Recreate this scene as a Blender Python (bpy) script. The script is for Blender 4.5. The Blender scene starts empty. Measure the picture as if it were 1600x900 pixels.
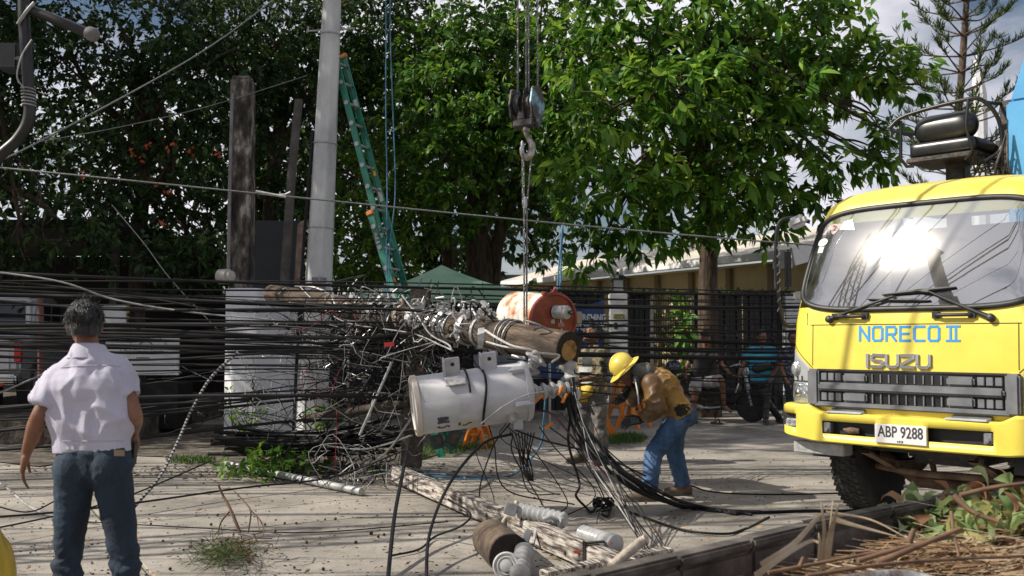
import bpy, bmesh, math, random
import numpy as np
from mathutils import Vector, Matrix, Quaternion, noise as mnoise
V = Vector
R = math.radians
random.seed(7)
SC = bpy.context.scene
COL = SC.collection
# ------------------------------------------------------------------ camera
PITCH = math.atan(77 / 1555)
CAMZ = 1.5
cam_d = bpy.data.cameras.new('camera')
cam = bpy.data.objects.new('camera', cam_d)
COL.objects.link(cam)
cam.location = (0, 0, CAMZ)
cam.rotation_euler = (R(90) + PITCH, 0, 0)
cam_d.sensor_width = 36
cam_d.lens = 35
cam_d.clip_start = 0.05
cam_d.clip_end = 3000
cam_d.dof.use_dof = True
cam_d.dof.focus_distance = 9.0
cam_d.dof.aperture_fstop = 4.0
SC.camera = cam
# ------------------------------------------------------------------ light
SUN = V((-.759, -.088, .644)).normalized()
sun_d = bpy.data.lights.new('sun', 'SUN')
sun_d.energy = 5.0
sun_d.angle = R(.5)
sun_d.color = (1, .93, .82)
sun = bpy.data.objects.new('sun', sun_d)
COL.objects.link(sun)
sun.location = (-30, -4, 26)
sun.rotation_euler = (-SUN).to_track_quat('-Z', 'Y').to_euler()
world = bpy.data.worlds.new('World')
SC.world = world
world.use_nodes = True
wn = world.node_tree.nodes
wl = world.node_tree.links
wn.clear()
w_out = wn.new('ShaderNodeOutputWorld')
w_bg = wn.new('ShaderNodeBackground')
w_sky = wn.new('ShaderNodeTexSky')
w_sky.sky_type = 'NISHITA'
w_sky.sun_disc = False
w_sky.sun_elevation = math.asin(SUN.z)
w_sky.sun_rotation = math.atan2(SUN.x, SUN.y)
w_sky.air_density = 1.0
w_sky.dust_density = .6
w_tc = wn.new('ShaderNodeTexCoord')
w_map = wn.new('ShaderNodeMapping')
w_map.inputs['Scale'].default_value = (1, 1, 2.4)
w_no = wn.new('ShaderNodeTexNoise')
w_no.inputs['Scale'].default_value = 2.3
w_no.inputs['Detail'].default_value = 7
w_no.inputs['Roughness'].default_value = .55
w_rp = wn.new('ShaderNodeValToRGB')
w_rp.color_ramp.elements[0].position = .41
w_rp.color_ramp.elements[1].position = .58
w_mx = wn.new('ShaderNodeMix')
w_mx.data_type = 'RGBA'
w_mx.inputs[7].default_value = (15, 14.7, 15.8, 1)
w_bg.inputs['Strength'].default_value = .05
wl.new(w_tc.outputs['Generated'], w_map.inputs['Vector'])
wl.new(w_map.outputs[0], w_no.inputs['Vector'])
wl.new(w_no.outputs['Fac'], w_rp.inputs['Fac'])
wl.new(w_rp.outputs['Color'], w_mx.inputs[0])
wl.new(w_sky.outputs['Color'], w_mx.inputs[6])
wl.new(w_mx.outputs[2], w_bg.inputs['Color'])
wl.new(w_bg.outputs[0], w_out.inputs[0])
SC.view_settings.view_transform = 'Standard'
SC.view_settings.look = 'None'
SC.view_settings.exposure = 0.34
SC.view_settings.gamma = 1.0
SC.view_settings.use_curve_mapping = False

# ------------------------------------------------------------------ helpers
FPX = 1555.0
_cp, _sp = math.cos(PITCH), math.sin(PITCH)
def ray(u, v):
    a = (u - 800) / FPX
    b = (450 - v) / FPX
    return V((a, _cp - b * _sp, _sp + b * _cp))
def P(u, v, Y):                         # world point seen at pixel (u, v) at depth Y
    d = ray(u, v)
    return V((0, 0, CAMZ)) + d * (Y / d.y)
def G(u, v, z=0.0):                     # world point at height z seen at pixel
    d = ray(u, v)
    return V((0, 0, CAMZ)) + d * ((z - CAMZ) / d.z)
def lerp(a, b, t): return a + (b - a) * t

ORG = {}
def tag(o, label=None, cat=None, group=None, kind=None):
    if label: o['label'] = label
    if cat: o['category'] = cat
    if group: o['group'] = group
    if kind: o['kind'] = kind
    return o
def thing(name, label, cat, loc=(0, 0, 0), rotz=0.0, group=None):
    o = bpy.data.objects.new(name, None)
    o.empty_display_size = .2
    COL.objects.link(o)
    o.location = loc
    o.rotation_euler = (0, 0, rotz)
    ORG[o.name] = V(loc) if not rotz else V((0, 0, 0))
    return tag(o, label, cat, group)
def copy_tree(o, parent=None):
    c = o.copy()
    COL.objects.link(c)
    if parent: c.parent = parent
    for ch in list(o.children): copy_tree(ch, c)
    return c
def link_mesh(name, me, parent=None, smooth=False, origin=None):
    o = bpy.data.objects.new(name, me)
    COL.objects.link(o)
    if parent is not None:
        o.parent = parent
        org = ORG.get(parent.name, V((0, 0, 0)))
        ORG[o.name] = org
        if org.length > 0: me.transform(Matrix.Translation(-org))
    elif origin is not None:
        me.transform(Matrix.Translation(-V(origin)))
        o.location = origin
        ORG[o.name] = V(origin)
    if smooth:
        me.polygons.foreach_set('use_smooth', [True] * len(me.polygons))
    me.update()
    return o

def frame(d, up=V((0, 0, 1))):
    d = V(d).normalized()
    if abs(d.dot(up)) > .98: up = V((0, 1, 0))
    x = up.cross(d).normalized()
    y = d.cross(x)
    return x, y, d

class MB:
    def __init__(s): s.v = []; s.f = []
    def add(s, vs, fs):
        n = len(s.v)
        s.v.extend(V(p) for p in vs)
        s.f.extend(tuple(i + n for i in f) for f in fs)
        return s
    def box(s, c, size, rot=None):
        c = V(c); h = V(size) * .5
        vs = []
        for k in range(8):
            p = V((h.x if k & 1 else -h.x, h.y if k & 2 else -h.y, h.z if k & 4 else -h.z))
            if rot is not None: p = rot @ p
            vs.append(c + p)
        return s.add(vs, [(0, 2, 3, 1), (4, 5, 7, 6), (0, 1, 5, 4), (2, 6, 7, 3), (0, 4, 6, 2), (1, 3, 7, 5)])
    def bar(s, a, b, w, h, up=V((0, 0, 1))):      # box from a to b, width w, height h (along up)
        a = V(a); b = V(b)
        x, y, d = frame(b - a, up)
        vs = [p + x * sx * w / 2 + y * sy * h / 2 for p in (a, b) for sx, sy in ((-1, -1), (1, -1), (1, 1), (-1, 1))]
        return s.add(vs, [(3, 2, 1, 0), (4, 5, 6, 7), (0, 1, 5, 4), (1, 2, 6, 5), (2, 3, 7, 6), (3, 0, 4, 7)])
    def tube(s, pts, r, n=8, cap=True, closed=False):
        pts = [V(p) for p in pts]
        m = len(pts)
        rs = list(r) if hasattr(r, '__len__') else [r] * m
        vs = []; fs = []
        px = None
        for i in range(m):
            if closed: t = pts[(i + 1) % m] - pts[i - 1]
            elif i == 0: t = pts[1] - pts[0]
            elif i == m - 1: t = pts[-1] - pts[-2]
            else: t = pts[i + 1] - pts[i - 1]
            if t.length < 1e-9: t = V((0, 0, 1))
            t.normalize()
            if px is None: px = frame(t)[0]
            else:
                px = px - t * px.dot(t)
                px = px.normalized() if px.length > 1e-6 else frame(t)[0]
            py = t.cross(px)
            for k in range(n):
                a = 2 * math.pi * k / n
                vs.append(pts[i] + (px * math.cos(a) + py * math.sin(a)) * rs[i])
        for i in range(m - (0 if closed else 1)):
            j = (i + 1) % m
            for k in range(n):
                k2 = (k + 1) % n
                fs.append((i * n + k, i * n + k2, j * n + k2, j * n + k))
        if cap and not closed:
            fs.append(tuple(range(n - 1, -1, -1)))
            fs.append(tuple((m - 1) * n + k for k in range(n)))
        return s.add(vs, fs)
    def lathe(s, prof, o, d, n=20, up=V((0, 0, 1)), arc=None):   # prof: list of (radius, along)
        o = V(o)
        x, y, d = frame(d, up)
        vs = []; fs = []
        m = len(prof)
        for r, t in prof:
            for k in range(n):
                a = 2 * math.pi * k / n
                vs.append(o + d * t + (x * math.cos(a) + y * math.sin(a)) * max(r, 1e-4))
        for i in range(m - 1):
            for k in range(n):
                k2 = (k + 1) % n
                fs.append((i * n + k, i * n + k2, (i + 1) * n + k2, (i + 1) * n + k))
        fs.append(tuple(range(n - 1, -1, -1)))
        fs.append(tuple((m - 1) * n + k for k in range(n)))
        return s.add(vs, fs)
    def prism(s, poly, o, x, y, depth):           # 2-d polygon in frame x,y at o, thickened both sides of the plane
        o = V(o); x = V(x); y = V(y); z = x.cross(y).normalized()
        n = len(poly)
        vs = [o + x * a + y * b - z * depth / 2 for a, b in poly] + [o + x * a + y * b + z * depth / 2 for a, b in poly]
        fs = [tuple(range(n - 1, -1, -1)), tuple(range(n, 2 * n))]
        fs += [(i, (i + 1) % n, n + (i + 1) % n, n + i) for i in range(n)]
        return s.add(vs, fs)
    def grid(s, rows):                            # rows of points -> quads
        n = len(rows[0]); vs = [p for r in rows for p in r]
        fs = [(i * n + k, i * n + k + 1, (i + 1) * n + k + 1, (i + 1) * n + k) for i in range(len(rows) - 1) for k in range(n - 1)]
        return s.add(vs, fs)
    def ell(s, c, rad, rot=None, n=14, m=9):
        c = V(c); vs = []; fs = []
        for i in range(m + 1):
            th = math.pi * i / m
            for k in range(n):
                a = 2 * math.pi * k / n
                p = V((rad[0] * math.sin(th) * math.cos(a), rad[1] * math.sin(th) * math.sin(a), rad[2] * math.cos(th)))
                if rot is not None: p = rot @ p
                vs.append(c + p)
        for i in range(m):
            for k in range(n):
                k2 = (k + 1) % n
                fs.append((i * n + k, (i + 1) * n + k, (i + 1) * n + k2, i * n + k2))
        return s.add(vs, fs)
    def mesh(s, name, mat, bevel=0.0, seg=2, weld=True):
        me = bpy.data.meshes.new(name)
        me.from_pydata([tuple(p) for p in s.v], [], s.f)
        bm = bmesh.new(); bm.from_mesh(me)
        if weld: bmesh.ops.remove_doubles(bm, verts=bm.verts, dist=2e-5)
        bmesh.ops.recalc_face_normals(bm, faces=bm.faces)
        if bevel > 0:
            es = [e for e in bm.edges if len(e.link_faces) == 2 and e.calc_face_angle(0) > .5]
            bmesh.ops.bevel(bm, geom=es, offset=bevel, segments=seg, affect='EDGES', clamp_overlap=True)
        bm.to_mesh(me); bm.free()
        if mat is not None: me.materials.append(mat)
        return me
    def build(s, name, mat, parent=None, smooth=False, bevel=0.0, origin=None, seg=2, weld=True):
        me = s.mesh(name, mat, bevel, seg, weld)
        if parent is None and origin is None:
            c = sum((v.co for v in me.vertices), V()) / max(1, len(me.vertices)); origin = c
        o = link_mesh(name, me, parent, False, origin)
        if smooth:
            me.polygons.foreach_set('use_smooth', [True] * len(me.polygons))
            try: me.set_sharp_from_angle(angle=R(smooth if smooth > 1 else 40))
            except Exception: pass
        return o

def spline(pts, n=8):                              # Catmull-Rom through pts
    pts = [V(p) for p in pts]
    if len(pts) < 3: return [lerp(pts[0], pts[-1], i / n) for i in range(n + 1)]
    q = [pts[0] * 2 - pts[1]] + pts + [pts[-1] * 2 - pts[-2]]
    out = []
    for i in range(1, len(q) - 2):
        a, b, c, d = q[i - 1], q[i], q[i + 1], q[i + 2]
        for k in range(n):
            t = k / n
            out.append(.5 * ((2 * b) + (c - a) * t + (2 * a - 5 * b + 4 * c - d) * t * t + (3 * b - a - 3 * c + d) * t ** 3))
    out.append(pts[-1])
    return out
def sag(a, b, s, n=24):
    a = V(a); b = V(b)
    return [lerp(a, b, i / n) - V((0, 0, s * 4 * (i / n) * (1 - i / n))) for i in range(n + 1)]

def np_mesh(name, verts, faces, mat, attr=None, smooth=False):
    me = bpy.data.meshes.new(name)
    nv, (nf, k) = len(verts), faces.shape
    me.vertices.add(nv); me.vertices.foreach_set('co', np.ascontiguousarray(verts, dtype=np.float32).ravel())
    me.loops.add(nf * k); me.loops.foreach_set('vertex_index', np.ascontiguousarray(faces, dtype=np.int32).ravel())
    me.polygons.add(nf); me.polygons.foreach_set('loop_start', np.arange(0, nf * k, k, dtype=np.int32))
    me.update(calc_edges=True)
    if attr is not None:
        at = me.attributes.new('shade', 'FLOAT', 'POINT'); at.data.foreach_set('value', np.ascontiguousarray(attr, dtype=np.float32))
    if smooth: me.polygons.foreach_set('use_smooth', [True] * nf)
    me.materials.append(mat)
    return me

# ------------------------------------------------------------------ materials
def mat(name, cols, rough=.6, metal=0.0, scale=6.0, bump=0.0, bscale=None, stretch=(1, 1, 1), detail=6, spec=.5,
        pos=None, coat=0.0, rvar=0.0, rot=0.0, sub=0.0):
    m = bpy.data.materials.new(name)
    m.use_nodes = True
    nt = m.node_tree; nd = nt.nodes; ln = nt.links
    b = nd['Principled BSDF']
    b.inputs['Roughness'].default_value = rough
    b.inputs['Metallic'].default_value = metal
    b.inputs['Specular IOR Level'].default_value = spec
    if coat: b.inputs['Coat Weight'].default_value = coat; b.inputs['Coat Roughness'].default_value = .08
    if sub: b.inputs['Subsurface Weight'].default_value = sub; b.inputs['Subsurface Radius'].default_value = (.012, .005, .003); b.inputs['Subsurface Scale'].default_value = 1
    if not isinstance(cols[0], (tuple, list)): cols = [cols]
    tc = nd.new('ShaderNodeTexCoord'); mp = nd.new('ShaderNodeMapping'); mp.inputs['Scale'].default_value = [1 / q for q in stretch]; mp.inputs['Rotation'].default_value = (0, 0, rot); mp.vector_type = 'TEXTURE'
    ln.new(tc.outputs['Object'], mp.inputs['Vector'])
    m['_'] = 0
    if len(cols) > 1 or rvar:
        no = nd.new('ShaderNodeTexNoise'); no.inputs['Scale'].default_value = scale; no.inputs['Detail'].default_value = detail; no.inputs['Roughness'].default_value = .62
        ln.new(mp.outputs[0], no.inputs['Vector'])
    if len(cols) > 1:
        rp = nd.new('ShaderNodeValToRGB'); e = rp.color_ramp.elements
        n = len(cols); ps = pos or [.34 + .32 * i / (n - 1) for i in range(n)]
        while len(e) < n: e.new(.5)
        for i, c in enumerate(cols): e[i].position = ps[i]; e[i].color = (*c, 1)
        ln.new(no.outputs['Fac'], rp.inputs['Fac']); ln.new(rp.outputs['Color'], b.inputs['Base Color'])
    else:
        b.inputs['Base Color'].default_value = (*cols[0], 1)
    if rvar:
        mr = nd.new('ShaderNodeMapRange'); mr.inputs[1].default_value = .3; mr.inputs[2].default_value = .7
        mr.inputs[3].default_value = max(.02, rough - rvar); mr.inputs[4].default_value = min(1, rough + rvar)
        ln.new(no.outputs['Fac'], mr.inputs[0]); ln.new(mr.outputs[0], b.inputs['Roughness'])
    if bump:
        n2 = nd.new('ShaderNodeTexNoise'); n2.inputs['Scale'].default_value = bscale or scale * 4; n2.inputs['Detail'].default_value = 5
        ln.new(mp.outputs[0], n2.inputs['Vector'])
        bp = nd.new('ShaderNodeBump'); bp.inputs['Strength'].default_value = min(1, bump); bp.inputs['Distance'].default_value = .02
        ln.new(n2.outputs['Fac'], bp.inputs['Height']); ln.new(bp.outputs[0], b.inputs['Normal'])
    return m

def leaf_mat(name, dark, mid, light, rough=.45, trans=.35, obj=False):
    m = bpy.data.materials.new(name); m.use_nodes = True
    nt = m.node_tree; nd = nt.nodes; ln = nt.links
    b = nd['Principled BSDF']; out = nd['Material Output']
    b.inputs['Roughness'].default_value = rough + .08; b.inputs['Specular IOR Level'].default_value = .3
    if obj: at = nd.new('ShaderNodeObjectInfo'); src = at.outputs['Random']
    else: at = nd.new('ShaderNodeAttribute'); at.attribute_name = 'shade'; src = at.outputs['Fac']
    rp = nd.new('ShaderNodeValToRGB'); e = rp.color_ramp.elements; e.new(.5)
    for i, (p, c) in enumerate(((0, dark), (.6, mid), (1, light))): e[i].position = p; e[i].color = (*c, 1)
    ln.new(src, rp.inputs['Fac']); ln.new(rp.outputs['Color'], b.inputs['Base Color'])
    tr = nd.new('ShaderNodeBsdfTranslucent'); mx = nd.new('ShaderNodeMixShader'); mx.inputs[0].default_value = trans
    hs = nd.new('ShaderNodeHueSaturation'); hs.inputs['Hue'].default_value = .475; hs.inputs['Value'].default_value = 1.7
    ln.new(rp.outputs['Color'], hs.inputs['Color']); ln.new(hs.outputs[0], tr.inputs['Color'])
    ln.new(b.outputs[0], mx.inputs[1]); ln.new(tr.outputs[0], mx.inputs[2]); ln.new(mx.outputs[0], out.inputs[0])
    return m

M = {}
M['black_cable'] = mat('black_cable', [(.003, .003, .0035), (.009, .009, .01)], .5, scale=3, spec=.3)
M['grey_cable'] = mat('grey_cable', [(.16, .16, .16), (.42, .41, .4)], .4, scale=5)
M['bare_wire'] = mat('bare_wire', [(.16, .155, .15), (.34, .33, .32)], .35, .6, scale=5)
M['red_cable'] = mat('red_cable', (.35, .03, .03), .4)
M['blue_rope'] = mat('blue_rope', [(.04, .13, .24), (.09, .22, .34)], .7, scale=30)
M['steel'] = mat('steel', [(.32, .33, .34), (.5, .51, .52)], .42, .7, scale=12, rvar=.12)
M['galv'] = mat('galv', [(.3, .31, .31), (.47, .47, .46)], .5, .35, scale=18, rvar=.1)
M['dark_steel'] = mat('dark_steel', [(.012, .012, .013), (.04, .038, .036), (.09, .06, .045)], .5, .3, scale=9, bump=.25)
M['black_paint'] = mat('black_paint', [(.006, .006, .007), (.016, .016, .016)], .4, scale=8)
M['rubber'] = mat('rubber', [(.014, .014, .015), (.035, .034, .032), (.075, .07, .062)], .85, scale=7, bump=.3, pos=[.3, .55, .75])
M['porcelain'] = mat('porcelain', [(.28, .28, .28), (.43, .43, .42)], .28, scale=9, coat=.4, rvar=.1)
M['white_paint'] = mat('white_paint', [(.6, .6, .6), (.75, .75, .74)], .55, scale=4, bump=.1)
# ================================================================== setting
def ground_mat():
    m = mat('concrete_ground', [(.16, .145, .125), (.32, .292, .252), (.44, .405, .35)], .9, scale=.9, detail=10, pos=[.3, .52, .72])
    nt = m.node_tree; nd = nt.nodes; ln = nt.links; b = nd['Principled BSDF']
    tc = nd.new('ShaderNodeTexCoord')
    mp = nd.new('ShaderNodeMapping'); mp.inputs['Rotation'].default_value = (0, 0, R(60))
    wv = nd.new('ShaderNodeTexWave'); wv.inputs['Scale'].default_value = 14; wv.inputs['Distortion'].default_value = 2.2; wv.inputs['Detail'].default_value = 3; wv.inputs['Detail Scale'].default_value = 1.2
    no = nd.new('ShaderNodeTexNoise'); no.inputs['Scale'].default_value = 60; no.inputs['Detail'].default_value = 6
    ad = nd.new('ShaderNodeMath'); ad.operation = 'ADD'
    bp = nd.new('ShaderNodeBump'); bp.inputs['Strength'].default_value = .55; bp.inputs['Distance'].default_value = .012
    ln.new(tc.outputs['Object'], mp.inputs[0]); ln.new(mp.outputs[0], wv.inputs['Vector']); ln.new(tc.outputs['Object'], no.inputs['Vector'])
    ln.new(wv.outputs['Fac'], ad.inputs[0]); ln.new(no.outputs['Fac'], ad.inputs[1]); ln.new(ad.outputs[0], bp.inputs['Height']); ln.new(bp.outputs[0], b.inputs['Normal'])
    # dirt speckle over the large stains
    old = b.inputs['Base Color'].links[0].from_socket
    n3 = nd.new('ShaderNodeTexNoise'); n3.inputs['Scale'].default_value = 9; n3.inputs['Detail'].default_value = 12; n3.inputs['Roughness'].default_value = .75
    rp = nd.new('ShaderNodeValToRGB'); rp.color_ramp.elements[0].position = .33; rp.color_ramp.elements[0].color = (.5, .48, .45, 1); rp.color_ramp.elements[1].position = .5
    mx = nd.new('ShaderNodeMix'); mx.data_type = 'RGBA'; mx.blend_type = 'MULTIPLY'; mx.inputs[0].default_value = .8
    ln.new(tc.outputs['Object'], n3.inputs['Vector']); ln.new(n3.outputs['Fac'], rp.inputs[0]); ln.new(old, mx.inputs[6]); ln.new(rp.outputs[0], mx.inputs[7]); ln.new(mx.outputs[2], b.inputs['Base Color'])
    return m
M['concrete_ground'] = ground_mat()
M['earth'] = mat('earth', [(.03, .025, .02), (.08, .066, .05), (.16, .14, .11)], .95, scale=5, bump=.6, bscale=25)
g = MB(); g.add([(-900, -300, -.16), (900, -300, -.16), (900, 1800, -.16), (-900, 1800, -.16)], [(0, 1, 2, 3)])
tag(g.build('ground', M['earth'], None, origin=(0, 0, 0)), kind='structure')
# concrete road laid as slabs, joints recessed; grid turned as the one visible joint runs
road = bpy.data.objects.new('road', None); COL.objects.link(road); tag(road, kind='structure'); ORG['road'] = V()
ja = math.atan2(7.7, -4.4)                       # joint direction
jd = V((math.cos(ja), math.sin(ja), 0)); jn = V((jd.y, -jd.x, 0)); j0 = V((-2.3, 6.4, 0))
for i in range(-3, 6):
    for k in range(-4, 4):
        a = j0 + jn * (i * 5.2 + .011) + jd * (k * 6.6 + .011 + 1.2)
        s1, s2 = 5.2 - .022, 6.6 - .022
        q = [a, a + jn * s1, a + jn * s1 + jd * s2, a + jd * s2]
        c = sum(q, V()) / 4
        if c.y < -7 or c.y > 33 or abs(c.x) > 22: continue
        dz = random.uniform(-.002, .002)
        mb = MB(); mb.add([p + V((0, 0, dz)) for p in q] + [p - V((0, 0, .14)) for p in q], [(0, 1, 2, 3), (0, 4, 5, 1), (1, 5, 6, 2), (2, 6, 7, 3), (3, 7, 4, 0)])
        mb.build('slab', M['concrete_ground'], road, bevel=.006, seg=1)
# dirt verge on the left where the walk meets the road
pts = [G(-60, 716), G(60, 730), G(180, 712), G(300, 716), G(380, 742), G(470, 750), G(560, 742), G(650, 722), G(720, 700), G(760, 684), G(720, 668), G(560, 664), G(300, 664), G(0, 664), G(-60, 668)]
mb = MB(); mb.add([p + V((0, 0, .012)) for p in pts], [tuple(range(len(pts)))])
tag(mb.build('verge', M['earth'], None, origin=(0, 0, 0)), kind='structure')

# ---- foliage machinery
rng = np.random.default_rng(11)
def nrm(a): return a / np.maximum(np.linalg.norm(a, axis=-1, keepdims=True), 1e-9)
def leaves_np(base, dirs, L, W, up=None, fold=.25, bend=.25):
    n = len(base)
    dirs = nrm(dirs)
    rnd = nrm(rng.normal(size=(n, 3)) + np.array([0, 0, 1.6]))
    side = nrm(np.cross(dirs, rnd)); nor = np.cross(side, dirs)
    L = L[:, None]; W = W[:, None]
    tip = base + dirs * L - np.array([0, 0, 1]) * L * bend * .8
    c1 = base + dirs * L * .5 - np.array([0, 0, 1]) * L * bend * .15
    l = c1 + side * W + nor * W * fold; r = c1 - side * W + nor * W * fold
    v = np.stack([base, l, tip, r, c1], 1).reshape(-1, 3)
    o = (np.arange(n) * 5)[:, None, None]
    f = (np.array([[0, 4, 1], [1, 4, 2], [2, 4, 3], [3, 4, 0]])[None] + o).reshape(-1, 3)
    return v, f
def crown_pts(lobes, dens, shell=.55):
    cs = []; outs = []
    for c, r in lobes:
        rr = V(r) if hasattr(r, '__len__') else V((r, r, r * .8))
        n = max(4, int(dens * (rr.x * rr.y + rr.y * rr.z + rr.x * rr.z) / 3))
        d = nrm(rng.normal(size=(n, 3)))
        rad = shell + (1.03 - shell) * rng.random((n, 1)) ** .6
        lump = 1 + .22 * np.sin(d[:, :1] * 7 + c.x * 3) * np.cos(d[:, 1:2] * 6 + c.z * 5) + .1 * rng.normal(size=(n, 1))
        cs.append(np.array(c)[None] + d * rad * lump * np.array(rr)[None]); outs.append(d)
    return np.concatenate(cs), np.concatenate(outs)
def whorls(cs, outs, k, L, W, droop):
    n = len(cs)
    ax = nrm(outs + .5 * rng.normal(size=(n, 3)) + np.array([0, 0, .35]))
    a = np.repeat(ax, k, 0)
    rd = nrm(rng.normal(size=(n * k, 3))); rd = nrm(rd - a * (rd * a).sum(1, keepdims=True))
    t = rng.uniform(.25, 1.15, (n * k, 1))
    d = nrm(a * (1.1 - t) * .9 + rd * t - np.array([0, 0, droop]) * rng.uniform(.3, 1.2, (n * k, 1)))
    b = np.repeat(cs, k, 0) + rd * .02 - a * rng.uniform(0, .12, (n * k, 1))
    Ls = L * rng.uniform(.65, 1.2, n * k)
    sh = np.clip(np.repeat(rng.normal(.5, .2, n), k) + rng.normal(0, .16, n * k), 0, 1)
    return b, d, Ls, W * Ls / L, sh
def big_leaf_mesh(name, m, L=1.0, W=.16):
    mb = MB(); st = [(0, .1), (.18, .62), (.42, 1), (.66, .86), (.86, .45), (1, .02)]
    rows = []
    for t, w in st:
        z = -.28 * t * t * L
        rows.append([V((-W * w, t * L, z + W * w * .3)), V((0, t * L, z)), V((W * w, t * L, z + W * w * .3))])
    mb.grid(rows)
    me = mb.mesh(name, m); me.polygons.foreach_set('use_smooth', [True] * len(me.polygons))
    return me
M['bark'] = mat('bark', [(.022, .016, .011), (.06, .04, .027), (.12, .085, .058)], .95, scale=7, bump=.9, bscale=16, stretch=(2, 2, .5))
def limb(mb, a, b, r0, r1, n=7, wob=.12):
    a = V(a); b = V(b); L = (b - a).length
    m = lerp(a, b, .5) + V((random.uniform(-1, 1), random.uniform(-1, 1), random.uniform(0, 1.2))) * L * wob
    q = spline([a, m, b], 6); k = len(q)
    mb.tube(q, [lerp(r0, r1, i / (k - 1)) for i in range(k)], n)
    return q
def tree(name, label, lobes, trunk, m_leaf, m_one=None, dens=60, k=9, L=.25, W=.04, droop=.5, group=None, r_trunk=.2, nbig=0, limbs=14, fork=None, shell=.55):
    lobes = [(P(*q[:3]) if len(q) == 4 else V(q[0]), q[3] if len(q) == 4 else q[1]) for q in lobes]
    base = V((trunk[0].x, trunk[0].y, 0)) if trunk else lobes[0][0]
    t = thing(name, label, 'tree', base, 0, group)
    if trunk:
        mb = MB(); q = spline(trunk, 6); kk = len(q)
        mb.tube(q, [r_trunk * lerp(1.15, .55, i / (kk - 1)) * (1.25 if i == 0 else 1) for i in range(kk)], 10)
        mb.build('trunk', M['bark'], t, smooth=60)
        fk = fork or q[int(kk * .6):]
        mb = MB()
        for i, (c, r) in enumerate(lobes[:limbs]):
            f = fk[i % len(fk)]
            qq = limb(mb, f, c, r_trunk * .42, .02)
            for _ in range(4):
                s = random.choice(qq[len(qq) // 2:]); rr = r if not hasattr(r, '__len__') else r[0]
                limb(mb, s, c + V((random.uniform(-1, 1), random.uniform(-1, 1), random.uniform(-.8, .8))) * rr * .85, .028, .007, 4)
        mb.build('limbs', M['bark'], t, smooth=60)
    cs, outs = crown_pts(lobes, dens, shell)
    b, d, Ls, Ws, sh = whorls(cs, outs, k, L, W, droop)
    if nbig:
        # the leaves that show largest: nearest the camera and inside the frame
        rel = b - np.array([0, 0, CAMZ]); u = 800 + FPX * rel[:, 0] / rel[:, 1]; zz = rel[:, 2] / rel[:, 1]
        s = rel[:, 1] + np.where((u < 0) | (u > 1600) | (zz > .345), 50, 0) - 2.2 * Ls / L
        idx = np.argsort(s)[:nbig]
        me = big_leaf_mesh('leaf', m_one, 1.0, W / L)
        org = ORG[t.name]
        for i in idx:
            o = bpy.data.objects.new('leaf', me); COL.objects.link(o); o.parent = t
            x, y, z = frame(V(d[i]), V((random.gauss(0, .4), random.gauss(0, .4), 1)))
            mt = Matrix((x, z, y)).transposed()      # leaf runs along local y
            o.matrix_local = Matrix.Translation(V(b[i]) - org) @ mt.to_4x4() @ Matrix.Scale(float(Ls[i]) * 1.05, 4)
        keep = np.ones(len(b), bool); keep[idx] = False
        b, d, Ls, Ws, sh = b[keep], d[keep], Ls[keep], Ws[keep], sh[keep]
    v, f = leaves_np(b, d, Ls, Ws)
    me = np_mesh('crown', v, f, m_leaf, np.repeat(sh, 5))
    o = link_mesh('crown', me, t); o['kind'] = 'stuff'
    return t
M['leaf_a'] = leaf_mat('leaf_a', (.016, .056, .008), (.07, .185, .018), (.24, .38, .045), .4)
M['leaf_a1'] = leaf_mat('leaf_a1', (.04, .12, .014), (.095, .225, .024), (.22, .37, .05), .36, obj=True)
M['leaf_b'] = leaf_mat('leaf_b', (.012, .045, .008), (.055, .15, .018), (.2, .34, .045), .42)
M['leaf_b1'] = leaf_mat('leaf_b1', (.03, .09, .012), (.075, .19, .022), (.18, .32, .05), .4, obj=True)
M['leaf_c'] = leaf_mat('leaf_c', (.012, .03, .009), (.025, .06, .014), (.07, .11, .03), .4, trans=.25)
M['leaf_d'] = leaf_mat('leaf_d', (.04, .1, .012), (.085, .18, .02), (.17, .26, .035), .42)
M['needle'] = leaf_mat('needle', (.02, .04, .014), (.045, .075, .02), (.10, .13, .03), .5, trans=.2)

tree('broadleaf_tree', 'big bright green tree with long drooping leaves, right of the hoist hook', [
    (920, 85, 18.6, 1.15), (1000, 30, 18, 1.3), (1110, 10, 18, 1.5), (1210, 25, 18, 1.35), (1290, 60, 18, 1.1), (1365, 105, 17.8, .75), (1425, 132, 17.6, .42),
    (1245, 130, 17.5, .95), (1060, 140, 17, 1.15), (955, 170, 17.2, .95), (1160, 160, 17.4, 1.1), (915, 285, 17, .75), (985, 320, 17, .85), (1065, 290, 17.5, 1.05),
    (1150, 280, 17.5, 1.05), (1225, 255, 17.5, .95), (1305, 258, 17.5, .62), (1385, 205, 17.6, .38), (1375, 255, 17.6, .38), (925, 405, 17, .42), (1010, 385, 17, .38),
    (1205, 335, 18, .6), (1275, 318, 18, .45), (1055, 372, 18, .42), (1130, 352, 18.2, .5), (1000, 200, 20.2, 1.7), (1150, 130, 20.5, 1.9), (1100, 290, 20, 1.2), (1290, 130, 19.5, .9), (900, 200, 19.5, .9)],
    [V((3.73, 19.0, 0)), P(1106, 470, 19), P(1107, 360, 18.9), P(1100, 200, 18.8), P(1120, 60, 18.8)], M['leaf_a'], M['leaf_a1'], dens=78, k=9, L=.27, W=.054, droop=.42, r_trunk=.19, nbig=300, limbs=20)
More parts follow.
